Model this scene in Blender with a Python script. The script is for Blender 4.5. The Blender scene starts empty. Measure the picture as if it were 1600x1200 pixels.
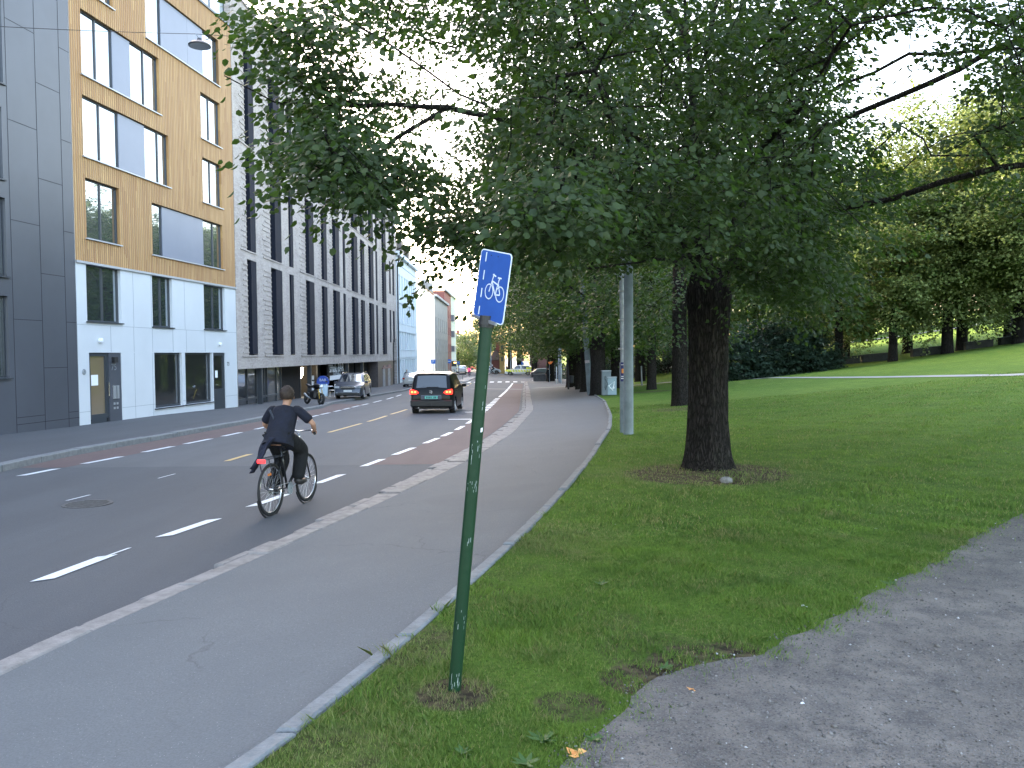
import bpy, math, random
import numpy as np
from mathutils import Vector, Matrix
R = math.radians
sc = bpy.context.scene
col = sc.collection
# ------------------------------------------------------------------ camera
FPX = 1290.0; PITCH = R(2.1); ROLL = .009; CZ = 1.65
cF = Vector((0, math.cos(PITCH), -math.sin(PITCH))); r0 = Vector((1, 0, 0)); u0_ = Vector((0, math.sin(PITCH), math.cos(PITCH)))
cR = r0*math.cos(ROLL) - u0_*math.sin(ROLL); cU = u0_*math.cos(ROLL) + r0*math.sin(ROLL)
cd = bpy.data.cameras.new('camera'); cam = bpy.data.objects.new('camera', cd); col.objects.link(cam)
m = Matrix((cR, cU, -cF)).transposed().to_4x4(); m.translation = Vector((0, 0, CZ)); cam.matrix_world = m
cd.sensor_width = 36; cd.lens = FPX/1600*36; cd.clip_start = .05; cd.clip_end = 4000
sc.camera = cam
# ------------------------------------------------------------------ world, sun, exposure
SUN_AZ, SUN_EL = -42, 14
w = bpy.data.worlds.new('World'); sc.world = w; w.use_nodes = True
nt = w.node_tree; nt.nodes.clear()
sky = nt.nodes.new('ShaderNodeTexSky'); sky.sky_type = 'NISHITA'; sky.sun_disc = False
sky.sun_elevation = R(SUN_EL); sky.sun_rotation = R(SUN_AZ); sky.air_density = .9; sky.dust_density = 3.0; sky.ozone_density = .5
bg = nt.nodes.new('ShaderNodeBackground'); bg.inputs[1].default_value = .15
wo = nt.nodes.new('ShaderNodeOutputWorld')
tint = nt.nodes.new('ShaderNodeMix'); tint.data_type = 'RGBA'; tint.blend_type = 'MULTIPLY'; tint.inputs[0].default_value = 1; tint.inputs[7].default_value = (1.09, .985, .91, 1)
nt.links.new(sky.outputs[0], tint.inputs[6]); nt.links.new(tint.outputs[2], bg.inputs[0]); nt.links.new(bg.outputs[0], wo.inputs[0])
sl = bpy.data.lights.new('sun', 'SUN'); sl.energy = 2.6; sl.angle = R(3); sl.color = (1, .82, .6)
so = bpy.data.objects.new('sun', sl); col.objects.link(so)
sd = Vector((math.sin(R(SUN_AZ))*math.cos(R(SUN_EL)), math.cos(R(SUN_AZ))*math.cos(R(SUN_EL)), math.sin(R(SUN_EL))))
so.rotation_euler = sd.to_track_quat('Z', 'Y').to_euler()
sc.view_settings.view_transform = 'Standard'; sc.view_settings.look = 'None'
sc.view_settings.exposure = 3.72; sc.view_settings.gamma = 1
# ------------------------------------------------------------------ pixel -> world helpers (photo pixels, 1600 x 1200)
def rdir(px, py): return cF + cR*((px-800)/FPX) + cU*((600-py)/FPX)
def at(px, py, y):
    d = rdir(px, py); t = y/d.y
    return Vector((d.x*t, y, CZ + d.z*t))
def proj(P):                                             # world array (n,3) -> photo pixels
    P = np.asarray(P, float); q = P - np.array([0, 0, CZ]); f = q @ np.array(cF)
    f = np.where(f < .01, .01, f)
    return 800 + FPX*(q @ np.array(cR))/f, 600 - FPX*(q @ np.array(cU))/f
# ------------------------------------------------------------------ ground heights
DR = [-50, 0, 10, 28, 33, 40, 45, 55, 90, 140, 200, 320, 700, 2000]
HR = [1.93, 1.93, 2.05, 2.31, 2.38, 2.56, 2.70, 2.93, 3.42, 3.5, 4.4, 6.3, 9, 9]
DK = [-50, 0, 10, 20, 33, 50, 90, 140, 200, 320, 700, 2000]
HK = [1.65, 1.65, 1.72, 1.85, 2.05, 2.40, 3.25, 3.40, 4.2, 6.0, 8.7, 8.7]
def zr(y): return CZ - np.interp(y, DR, HR)
def zk(y): return CZ - np.interp(y, DK, HK)
def hitd(px, py, zf):
    d = rdir(px, py); y = 20.
    for _ in range(60):
        z = float(zf(y)); t = (z-CZ)/d.z; y = .5*y + .5*min(max(t*d.y, .5), 900)
    return d.x*y/d.y, y
def curve(pts, zf, pre=None, post=None):
    q = sorted([hitd(a, b, zf)[::-1] for a, b in pts])
    ys = [p[0] for p in q]; xs = [p[1] for p in q]
    s = (xs[2]-xs[0])/(ys[2]-ys[0])
    if pre is None: pre = [(-40, xs[0]+s*.55*(-12-ys[0]) )]
    a = list(pre) + list(zip(ys, xs)) + list(post or [])
    Y = np.array([p[0] for p in a]); X = np.array([p[1] for p in a])
    yy = np.concatenate([np.arange(Y[0], 40, .5), np.arange(40, 120, 2), [120, 140, 200, 320, 700, 2000]])
    xx = np.interp(yy, Y, X)
    k = np.ones(5)/5; n = len(np.arange(Y[0], 40, .5))
    xs2 = xx.copy(); xs2[2:n-2] = np.convolve(xx[:n], k, 'valid')
    return lambda y: np.interp(y, yy, xs2)
POST = [(108, 7.), (116, 10), (2000, 10)]
A = curve([(0, 1015), (130, 970), (277, 907), (400, 855), (600, 764), (749, 690), (790, 662), (815, 640), (817, 610), (819, 598)], lambda y: zr(y)+.09, post=[(101, 1.6)]+POST)
A2 = curve([(0, 1048), (33, 1035), (220, 952), (353, 895), (600, 783), (749, 711), (803, 675), (834, 640), (828, 610), (824, 596)], lambda y: zr(y)+.1, post=[(102, 2.2), (108, 7.8), (116, 10.8), (2000, 10.8)])
K = curve([(415, 1200), (487, 1135), (605, 1034), (687, 960), (745, 907), (853, 805), (900, 751), (930, 710), (955, 670), (957, 650), (945, 625), (920, 612), (895, 604)], zk, pre=[(-40, -6.2), (0, -2.45)], post=[(92, 6), (104, 8), (110, 13), (2000, 13)])
Fk = curve([(0, 730), (93, 708), (247, 682), (400, 655), (471, 640), (500, 635), (507, 634), (514, 629.5), (581, 618), (631, 610)], lambda y: zr(y)+.1, post=[(95, -9.6), (400, -9), (2000, -9)])
def sm(a, b, x): t = np.clip((x-a)/(b-a), 0, 1); return t*t*(3-2*t)
def rise(t, y):
    t = np.maximum(0, t - np.interp(y, [0, 50, 110, 2000], [0, 0, 16, 16]))
    t = np.minimum(t, 60)
    return (.05*t + .002*t*t)*sm(4, 26, y)*np.interp(y, [0, 60, 140, 2000], [1, 1, .8, .8])
def terrain(x, y):
    x = np.asarray(x, float); y = np.asarray(y, float)
    a = A(y); a2 = A2(y); k = K(y); f = Fk(y)
    lawn = zk(y) + rise(x-k, y) + .075*np.clip(y-57, 0, 45)*sm(6, 24, x)
    side = zr(y)+.1 + (zk(y)-zr(y)-.1)*np.clip((x-a2)/(k-a2+1e-6), 0, 1)
    far = zr(y)+.1 + (f-x).clip(0, 8)*np.interp(y, [28, 40], [-.02, .0])
    return np.where(x >= k, lawn, np.where(x >= a2, side, np.where(x >= f, zr(y), far)))
def gz(x, y): return float(terrain(x, y))
def hit(px, py):
    d = rdir(px, py); t = 1.5
    while t < 700:
        P = Vector((d.x*t, d.y*t, CZ+d.z*t))
        if P.z <= gz(P.x, P.y): return Vector((P.x, P.y, gz(P.x, P.y)))
        t *= 1.004
    return Vector((d.x*200, d.y*200, gz(d.x*200, d.y*200)))
def on(px, y, py=575):
    p = at(px, py, y); p.z = gz(p.x, p.y); return p
# ------------------------------------------------------------------ mesh helpers
class MB:
    def __init__(s): s.v = []; s.f = []
    def add(s, vs, fs):
        b = len(s.v); s.v += [tuple(v) for v in vs]; s.f += [tuple(b+i for i in f) for f in fs]; return s
    def quad(s, a, b, c, d): return s.add([a, b, c, d], [(0, 1, 2, 3)])
    def box(s, c, sz, rot=None, bev=0):
        hx, hy, hz = sz[0]/2, sz[1]/2, sz[2]/2; c = Vector(c)
        if bev:
            b = min(bev, hx*.49, hy*.49, hz*.49)
            P = []
            for (z, i) in ((-hz, b), (-hz+b, 0), (hz-b, 0), (hz, b)):
                x, y = hx-i, hy-i
                P += [(-x+b, -y, z), (x-b, -y, z), (x, -y+b, z), (x, y-b, z), (x-b, y, z), (-x+b, y, z), (-x, y-b, z), (-x, -y+b, z)]
            fs = [tuple(range(7, -1, -1)), tuple(range(24, 32))]
            for k in range(3):
                for i in range(8): j = (i+1) % 8; fs.append((k*8+i, k*8+j, k*8+8+j, k*8+8+i))
        else:
            P = [(x*hx, y*hy, z*hz) for z in (-1, 1) for y in (-1, 1) for x in (-1, 1)]
            fs = [(0, 2, 3, 1), (4, 5, 7, 6), (0, 1, 5, 4), (2, 6, 7, 3), (0, 4, 6, 2), (1, 3, 7, 5)]
        M = rot if rot is not None else Matrix.Identity(3)
        return s.add([c + M @ Vector(p) for p in P], fs)
    def hexa(s, P):      # 8 pts: bottom 0-3 ccw, top 4-7
        return s.add(P, [(3, 2, 1, 0), (4, 5, 6, 7), (0, 1, 5, 4), (1, 2, 6, 5), (2, 3, 7, 6), (3, 0, 4, 7)])
    def tube(s, pts, r, n=8, cap=True):
        pts = [Vector(p) for p in pts]; rs = r if hasattr(r, '__len__') else [r]*len(pts)
        b = len(s.v); up = Vector((.13, .21, .97)) 
        for i, p in enumerate(pts):
            t = (pts[min(i+1, len(pts)-1)] - pts[max(i-1, 0)])
            if t.length < 1e-9: t = Vector((0, 0, 1))
            t.normalize(); a = t.cross(up)
            if a.length < .05: a = t.cross(Vector((1, 0, 0)))
            a.normalize(); c = t.cross(a)
            for k in range(n):
                an = 2*math.pi*k/n; s.v.append(tuple(p + (a*math.cos(an)+c*math.sin(an))*rs[i]))
        for i in range(len(pts)-1):
            for k in range(n): j = (k+1) % n; s.f.append((b+i*n+k, b+i*n+j, b+i*n+n+j, b+i*n+n+k))
        if cap:
            s.f.append(tuple(b+k for k in range(n-1, -1, -1))); e = b+(len(pts)-1)*n; s.f.append(tuple(e+k for k in range(n)))
        return s
    def lathe(s, prof, c=(0, 0, 0), n=16, axis=(0, 0, 1)):    # prof: (r, h)
        q = Vector(axis).to_track_quat('Z', 'Y').to_matrix(); c = Vector(c); b = len(s.v)
        for r, h in prof:
            for k in range(n): an = 2*math.pi*k/n; s.v.append(tuple(c + q @ Vector((r*math.cos(an), r*math.sin(an), h))))
        for i in range(len(prof)-1):
            for k in range(n): j = (k+1) % n; s.f.append((b+i*n+k, b+i*n+j, b+i*n+n+j, b+i*n+n+k))
        s.f.append(tuple(b+k for k in range(n-1, -1, -1))); e = b+(len(prof)-1)*n; s.f.append(tuple(e+k for k in range(n)))
        return s
    def ball(s, c, r, n=10, m=6):
        rx, ry, rz = (r if hasattr(r, '__len__') else (r, r, r)); c = Vector(c); b = len(s.v)
        for i in range(m+1):
            th = math.pi*i/m
            for k in range(n):
                a = 2*math.pi*k/n; s.v.append((c.x+rx*math.sin(th)*math.cos(a), c.y+ry*math.sin(th)*math.sin(a), c.z+rz*math.cos(th)))
        for i in range(m):
            for k in range(n): j = (k+1) % n; s.f.append((b+i*n+k, b+i*n+n+k, b+i*n+n+j, b+i*n+j))
        return s
    def torus(s, c, R0, r, axis, n=32, m=8, a0=0, a1=2*math.pi):
        q = Vector(axis).to_track_quat('Z', 'Y').to_matrix(); c = Vector(c); full = abs(a1-a0) > 6.28; b = len(s.v); N = n if full else n+1
        for i in range(N):
            a = a0+(a1-a0)*i/n
            for k in range(m):
                t = 2*math.pi*k/m; rr = R0+r*math.cos(t)
                s.v.append(tuple(c + q @ Vector((rr*math.cos(a), rr*math.sin(a), r*math.sin(t)))))
        for i in range(n if full else n):
            i2 = (i+1) % N
            if not full and i == n: break
            for k in range(m): k2 = (k+1) % m; s.f.append((b+i*m+k, b+i2*m+k, b+i2*m+k2, b+i*m+k2))
        return s
    def prism(s, poly, ax, d0, d1):   # poly in 2 axes perpendicular to ax, extruded from d0 to d1
        def P(a, b, d): return {0: (d, a, b), 1: (a, d, b), 2: (a, b, d)}[ax]
        n = len(poly); vs = [P(a, b, d0) for a, b in poly] + [P(a, b, d1) for a, b in poly]
        return s.add(vs, [tuple(range(n)), tuple(range(2*n-1, n-1, -1))] + [(i, (i+1) % n, n+(i+1) % n, n+i) for i in range(n)])
    def build(s, name, mat, parent=None, world=False, smooth=False, udir=None):
        off = Vector((0, 0, 0))
        if parent is not None and world:
            q = parent
            while q is not None: off += q.location; q = q.parent
        me = bpy.data.meshes.new(name)
        vv = [(v[0]-off.x, v[1]-off.y, v[2]-off.z) for v in s.v] if world and parent is not None else s.v
        me.from_pydata(vv, [], s.f); me.materials.append(mat)
        if udir is not None:
            uv = me.uv_layers.new(name='UVMap'); co = np.array(s.v)
            li = np.zeros(len(me.loops), int); me.loops.foreach_get('vertex_index', li)
            U = np.stack([co[li] @ np.array([udir[0], udir[1], 0]), co[li, 2]], 1)
            uv.data.foreach_set('uv', U.astype(np.float32).ravel())
        if smooth:
            me.polygons.foreach_set('use_smooth', [True]*len(me.polygons))
        me.update()
        o = bpy.data.objects.new(name, me); col.objects.link(o)
        if parent is not None: o.parent = parent
        if smooth == 'auto': o.data.shade_auto = None
        return o
def sharp(o, ang=35):
    me = o.data; me.polygons.foreach_set('use_smooth', [True]*len(me.polygons))
    try: me.set_sharp_from_angle(angle=R(ang))
    except Exception: pass
    return o
def tag(o, label=None, cat=None, group=None, kind=None):
    if label: o['label'] = label
    if cat: o['category'] = cat
    if group: o['group'] = group
    if kind: o['kind'] = kind
    return o
def thing(name, loc, label, cat, group=None, rz=0):
    o = bpy.data.objects.new(name, None); col.objects.link(o); o.location = loc; o.rotation_euler = (0, 0, rz)
    o.empty_display_size = .2
    return tag(o, label, cat, group)
def copy_tree(o, parent=None):
    c = o.copy(); col.objects.link(c); c.parent = parent
    for ch in list(o.children): copy_tree(ch, c)
    return c
def text(body, size, name, mat, parent, loc, rot, ext=.002, world=True, align='CENTER', sx=1):
    cu = bpy.data.curves.new(name, 'FONT'); cu.body = body; cu.size = size; cu.extrude = ext; cu.align_x = align; cu.align_y = 'CENTER'
    cu.materials.append(mat); o = bpy.data.objects.new(name, cu); col.objects.link(o)
    off = Vector((0, 0, 0))
    if world and parent is not None: off = parent.location
    me = bpy.data.meshes.new_from_object(o); me.name = name; bpy.data.objects.remove(o); o = bpy.data.objects.new(name, me); col.objects.link(o)
    if not me.materials: me.materials.append(mat)
    o.parent = parent; o.matrix_local = Matrix.Translation(Vector(loc)-off) @ rot.to_4x4() @ Matrix.Diagonal((sx, 1, 1, 1))
    return o
# ------------------------------------------------------------------ materials
def nmat(name):
    m = bpy.data.materials.new(name); m.use_nodes = True; t = m.node_tree; b = t.nodes['Principled BSDF']; return m, t, b
def mat(name, c, rough=.6, metal=0, spec=.5, var=0, scale=5, coat=0, emit=None, es=0, bump=0, bscale=None, c2=None, detail=4, alpha=None):
    m, t, b = nmat(name)
    b.inputs['Base Color'].default_value = (*c, 1); b.inputs['Roughness'].default_value = rough; b.inputs['Metallic'].default_value = metal
    b.inputs['Specular IOR Level'].default_value = spec; b.inputs['Coat Weight'].default_value = coat; b.inputs['Coat Roughness'].default_value = .05
    if emit: b.inputs['Emission Color'].default_value = (*emit, 1); b.inputs['Emission Strength'].default_value = es
    if var or c2 or bump:
        tc = t.nodes.new('ShaderNodeTexCoord'); n = t.nodes.new('ShaderNodeTexNoise'); n.inputs['Scale'].default_value = scale; n.inputs['Detail'].default_value = detail; n.inputs['Roughness'].default_value = .65
        t.links.new(tc.outputs['Object'], n.inputs['Vector'])
        if var or c2:
            r = t.nodes.new('ShaderNodeValToRGB'); t.links.new(n.outputs[0], r.inputs[0])
            k2 = c2 if c2 else tuple(min(1, x*(1+var)) for x in c); k1 = c if c2 else tuple(x*(1-var) for x in c)
            r.color_ramp.elements[0].color = (*k1, 1); r.color_ramp.elements[0].position = .32
            r.color_ramp.elements[1].color = (*k2, 1); r.color_ramp.elements[1].position = .68
            t.links.new(r.outputs[0], b.inputs['Base Color'])
        if bump:
            n2 = t.nodes.new('ShaderNodeTexNoise'); n2.inputs['Scale'].default_value = bscale or scale*4; n2.inputs['Detail'].default_value = 5
            t.links.new(tc.outputs['Object'], n2.inputs['Vector'])
            bp = t.nodes.new('ShaderNodeBump'); bp.inputs['Strength'].default_value = min(1, bump); bp.inputs['Distance'].default_value = .02
            t.links.new(n2.outputs[0], bp.inputs['Height']); t.links.new(bp.outputs[0], b.inputs['Normal'])
    return m
class NT:                                                # tiny node-graph helper
    def __init__(s, t): s.t = t
    def n(s, typ, **kw):
        n = s.t.nodes.new(typ)
        for k, v in kw.items():
            if k.startswith('i_'): n.inputs[k[2:].replace('_', ' ')].default_value = v
            elif k[0] == 'I': n.inputs[int(k[1:])].default_value = v
            else: setattr(n, k, v)
        return n
    def l(s, a, b): s.t.links.new(a, b)
    def math(s, op, a, b=0):
        n = s.n('ShaderNodeMath', operation=op)
        for i, x in enumerate((a, b)):
            if isinstance(x, (int, float)): n.inputs[i].default_value = x
            else: s.l(x, n.inputs[i])
        return n.outputs[0]
    def noise(s, vec, scale, detail=4, rough=.6):
        n = s.n('ShaderNodeTexNoise', i_Scale=scale, i_Detail=detail, i_Roughness=rough); s.l(vec, n.inputs['Vector']); return n.outputs[0]
    def ramp(s, f, stops):
        n = s.n('ShaderNodeValToRGB'); e = n.color_ramp.elements
        while len(e) < len(stops): e.new(.5)
        for i, (p, c) in enumerate(stops):
            e[i].position = p; e[i].color = (*c, 1) if hasattr(c, '__len__') else (c, c, c, 1)
        s.l(f, n.inputs[0]); return n.outputs[0]
    def mix(s, f, a, b, mode='MIX'):
        n = s.n('ShaderNodeMix', data_type='RGBA', blend_type=mode)
        for i, x in ((0, f), (6, a), (7, b)):
            if hasattr(x, 'is_linked') or hasattr(x, 'links'): s.l(x, n.inputs[i])
            elif i == 0: n.inputs[0].default_value = x
            else: n.inputs[i].default_value = (*x, 1)
        return n.outputs[2]
def asphalt(name, c, c2, speck=.12, big=.35, stain=.5, crack=.4):
    m, t, b = nmat(name); g = NT(t); tc = g.n('ShaderNodeTexCoord').outputs['Object']
    base = g.mix(g.ramp(g.noise(tc, big, 5, .6), [(.3, 0.), (.7, 1.)]), c, c2)
    fine = g.noise(tc, 90, 3, .7); base = g.mix(g.ramp(fine, [(.35, 0.), (.65, 1.)]), tuple(x*.78 for x in c), base)
    vo = g.n('ShaderNodeTexVoronoi', i_Scale=60.); g.l(tc, vo.inputs['Vector'])
    sp = g.ramp(vo.outputs['Distance'], [(.09, 1.), (.16, 0.)]); wn = g.n('ShaderNodeSeparateColor'); g.l(vo.outputs['Color'], wn.inputs[0])
    sp = g.math('MULTIPLY', sp, g.ramp(wn.outputs[0], [(.78, 0.), (.86, 1.)]))
    base = g.mix(g.math('MULTIPLY', sp, speck*5), base, (.42, .43, .45))
    mp = g.n('ShaderNodeMapping'); mp.inputs['Scale'].default_value = (1.2, .12, 1); g.l(tc, mp.inputs[0])
    st = g.ramp(g.noise(mp.outputs[0], 1.1, 3, .5), [(.45, 0.), (.7, 1.)])
    base = g.mix(g.math('MULTIPLY', st, stain), base, tuple(x*.72 for x in c))
    if crack:
        nz = g.n('ShaderNodeTexNoise', i_Scale=1.6, i_Detail=6.); g.l(tc, nz.inputs['Vector']); va = g.n('ShaderNodeVectorMath', operation='MULTIPLY_ADD'); g.l(nz.outputs['Color'], va.inputs[0]); va.inputs[1].default_value = (.5, .5, .5); g.l(tc, va.inputs[2])
        v2 = g.n('ShaderNodeTexVoronoi', i_Scale=.42, feature='DISTANCE_TO_EDGE'); g.l(va.outputs[0], v2.inputs['Vector'])
        ck = g.math('MULTIPLY', g.ramp(v2.outputs['Distance'], [(.0, 1.), (.0035, 0.)]), g.ramp(g.noise(tc, .5, 2), [(.48, 0.), (.56, 1.)]))
        base = g.mix(g.math('MULTIPLY', ck, crack), base, (.03, .032, .036))
        pt = g.ramp(g.noise(tc, .17, 2), [(.56, 0.), (.575, 1.)]); base = g.mix(g.math('MULTIPLY', pt, .35), base, tuple(x*.8 for x in c))
        ts = g.ramp(g.noise(tc, 11, 2), [(.72, 0.), (.76, 1.)]); base = g.mix(g.math('MULTIPLY', ts, .35), base, tuple(x*.5 for x in c))
    g.l(base, b.inputs['Base Color']); b.inputs['Roughness'].default_value = .82; b.inputs['Specular IOR Level'].default_value = .35
    bp = g.n('ShaderNodeBump', i_Strength=.5, i_Distance=.008); g.l(g.noise(tc, 70, 4, .7), bp.inputs['Height']); g.l(bp.outputs[0], b.inputs['Normal'])
    return m
M = {}
M['road'] = asphalt('road asphalt', (.074, .079, .089), (.094, .099, .110), .05)
M['road2'] = asphalt('older road asphalt', (.098, .101, .109), (.118, .121, .128), .05)
M['red'] = asphalt('red cycle asphalt', (.125, .085, .083), (.145, .10, .098), .03)
M['walk'] = asphalt('pavement asphalt', (.112, .121, .130), (.138, .147, .155), .16, 1.2, .15)
M['walkfar'] = asphalt('far pavement asphalt', (.075, .08, .09), (.095, .1, .11), .08)
M['stone'] = mat('granite kerb', (.185, .172, .166), .75, var=.3, scale=6, bump=.4, bscale=60)
M['stone2'] = mat('grey kerb', (.15, .158, .166), .8, var=.2, scale=9, bump=.5, bscale=50)
M['white'] = mat('road paint', (.62, .64, .66), .6, var=.12, scale=25)
M['yellow'] = mat('yellow road paint', (.5, .34, .12), .6, var=.2, scale=20)
M['black'] = mat('black plastic', (.012, .012, .014), .5)
M['rubber'] = mat('rubber', (.012, .012, .013), .8)
M['darkmetal'] = mat('dark metal', (.03, .034, .045), .4, var=.1)
M['chrome'] = mat('chrome', (.6, .6, .62), .15, 1)
M['alu'] = mat('aluminium', (.45, .46, .48), .35, .9, var=.1, scale=10)
M['steel'] = mat('galvanised steel', (.30, .33, .36), .5, .5, var=.2, scale=12)
M['wood'] = mat('wood', (.25, .15, .08), .6, var=.3, scale=8)
M['skin'] = mat('skin', (.42, .24, .17), .55, spec=.3)
def glass(name, tint=(.02, .03, .035), refl=.35, rough=.02, fk=.8):
    m, t, b = nmat(name); g = NT(t)
    b.inputs['Base Color'].default_value = (*tint, 1); b.inputs['Roughness'].default_value = .3
    gl = g.n('ShaderNodeBsdfGlossy', i_Roughness=rough); gl.inputs[0].default_value = (.9, .95, 1, 1)
    tc = g.n('ShaderNodeTexCoord').outputs['Object']; bp = g.n('ShaderNodeBump', i_Strength=.12, i_Distance=.02); g.l(g.noise(tc, 1.3, 2, .4), bp.inputs['Height']); g.l(bp.outputs[0], gl.inputs['Normal'])
    fr = g.n('ShaderNodeFresnel', i_IOR=1.5); mx = g.n('ShaderNodeMixShader')
    g.l(g.math('ADD', g.math('MULTIPLY', fr.outputs[0], fk), refl), mx.inputs[0]); g.l(b.outputs[0], mx.inputs[1]); g.l(gl.outputs[0], mx.inputs[2])
    g.l(mx.outputs[0], t.nodes['Material Output'].inputs[0]); return m
M['glass'] = glass('window glass'); M['glass2'] = glass('dark glass', (.008, .01, .012), .12); M['carglass'] = glass('car glass', (.01, .012, .015), .12, .02, .5); M['slotglass'] = glass('slot glass', (.006, .008, .012), .05, .03, .25)
# ================================================================== GROUND
def ystations(y0, y1):
    ys = list(np.arange(y0, 14, .5)) + list(np.arange(14, 40, 1.)) + list(np.arange(40, 130, 3.)) + list(np.arange(130, 400, 20.)) + [400, 500, 700, 1000, 2000]
    return [y for y in ys if y0 <= y <= y1]
def grid(name, XY, zoff, m, parent=None, kind='structure', lower=None):
    XY = np.array(XY); ny, nx, _ = XY.shape
    z = terrain(XY[..., 0], XY[..., 1]) + zoff
    if lower is not None: z = z - lower
    V = np.concatenate([XY, z[..., None]], 2).reshape(-1, 3)
    F = [(j*nx+i, j*nx+i+1, (j+1)*nx+i+1, (j+1)*nx+i) for j in range(ny-1) for i in range(nx-1)]
    me = bpy.data.meshes.new(name); me.from_pydata(V.tolist(), [], F); me.materials.append(m); me.polygons.foreach_set('use_smooth', [True]*len(F)); me.update()
    o = bpy.data.objects.new(name, me); col.objects.link(o); o.parent = parent
    if kind: o['kind'] = kind
    return o
def strip(name, xl, xr, y0, y1, zoff, m, nx=5, **kw):
    ys = ystations(y0, y1)
    return grid(name, [[(xl(y)+(xr(y)-xl(y))*i/(nx-1), y) for i in range(nx)] for y in ys], zoff, m, **kw)
# lawn material with dry and bare patches
def patch_list():
    L = []
    for (px, py, r, k) in [(712, 1085, .2, 1.), (640, 1015, .3, .6), (1105, 740, 1.15, .9), (1060, 640, 1.0, .6), (1018, 612, 1.2, .6), (860, 840, .5, .45), (500, 1180, .35, .5), (1150, 900, .3, .4), (1030, 1020, .4, .5), (950, 970, .25, .5), (1100, 1040, .35, .7), (800, 900, .5, .4), (700, 985, .22, .55), (760, 925, .25, .5), (600, 1075, .22, .45), (1000, 1062, .22, .8), (1150, 1020, .2, .7), (890, 1105, .2, .6), (560, 1130, .2, .4)]:
        p = hit(px, py); L.append((p.x, p.y, r, k))
    return L
PATCH = patch_list()
def lawn_mat():
    m, t, b = nmat('lawn'); g = NT(t); tc = g.n('ShaderNodeTexCoord').outputs['Object']
    c = g.mix(g.ramp(g.noise(tc, .22, 5, .6), [(.35, 0.), (.65, 1.)]), (.13, .215, .034), (.205, .30, .05))
    c = g.mix(g.ramp(g.noise(tc, 2.3, 6, .7), [(.35, 0.), (.65, 1.)]), (.095, .165, .026), c)
    c = g.mix(g.ramp(g.noise(tc, 30, 6, .75), [(.3, 0.), (.62, 1.)]), (.04, .08, .012), c)
    vo = g.n('ShaderNodeTexVoronoi', i_Scale=3.2); g.l(tc, vo.inputs['Vector'])      # clover flowers
    fl = g.math('MULTIPLY', g.ramp(vo.outputs['Distance'], [(.035, 1.), (.06, 0.)]), g.ramp(g.noise(tc, .35, 3), [(.5, 0.), (.6, 1.)]))
    c = g.mix(fl, c, (.5, .52, .42))
    sx = g.n('ShaderNodeSeparateXYZ'); g.l(tc, sx.inputs[0]); tot = None
    for (x, y, r, k) in PATCH:
        d = g.math('SQRT', g.math('ADD', g.math('POWER', g.math('SUBTRACT', sx.outputs[0], x), 2), g.math('POWER', g.math('SUBTRACT', sx.outputs[1], y), 2)))
        d = g.math('MULTIPLY', g.math('SUBTRACT', 1.25, g.math('DIVIDE', d, r)), k*2.2); d = g.math('MINIMUM', g.math('MAXIMUM', d, 0), k)
        tot = d if tot is None else g.math('MAXIMUM', tot, d)
    nn = g.noise(tc, 5, 5, .7); f = g.ramp(g.math('MULTIPLY', tot, g.math('ADD', nn, .35)), [(.3, 0.), (.6, 1.)])
    dirt = g.mix(g.ramp(g.noise(tc, 16, 5), [(.4, 0.), (.6, 1.)]), (.045, .035, .024), (.13, .105, .06))
    c = g.mix(f, c, dirt)
    g.l(c, b.inputs['Base Color']); b.inputs['Roughness'].default_value = .9; b.inputs['Specular IOR Level'].default_value = .1
    bp = g.n('ShaderNodeBump', i_Strength=.9, i_Distance=.05); g.l(g.noise(tc, 45, 5, .8), bp.inputs['Height']); g.l(bp.outputs[0], b.inputs['Normal'])
    return m
M['lawn'] = lawn_mat()
us = [-600, -200, -80, -40, -20, -12, -8, -5, -3, -1.5, -.6, -.13, -.05, .0, .2, .5, 1, 1.5, 2.2, 3, 4, 5, 6, 7, 8.5, 10, 12, 14, 16, 18, 20, 23, 26, 30, 35, 40, 50, 60, 80, 110, 150, 250, 500, 900]
ys = [-40, -20, -10, -5, -2] + ystations(0, 2000)
XY = np.array([[(K(y)+u, y) for u in us] for y in ys])
lower = np.where(np.array(us) < -.1, .35, 0.)[None, :]*np.ones((len(ys), 1))
grid('ground', XY, 0, M['lawn'], lower=lower)
road = strip('road', Fk, A, -15, 16, 0, M['road'], nx=8)
road_b = strip('road', Fk, A, 16, 2000, 0, M['road2'], nx=8)
strip('pavement', lambda y: A2(y)+.002, lambda y: K(y)-.002, -15, 2000, 0, M['walk'], nx=6)
strip('far_pavement', lambda y: Fk(y)-16, lambda y: Fk(y)-.2, -15, 2000, 0, M['walkfar'], nx=6)
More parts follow.
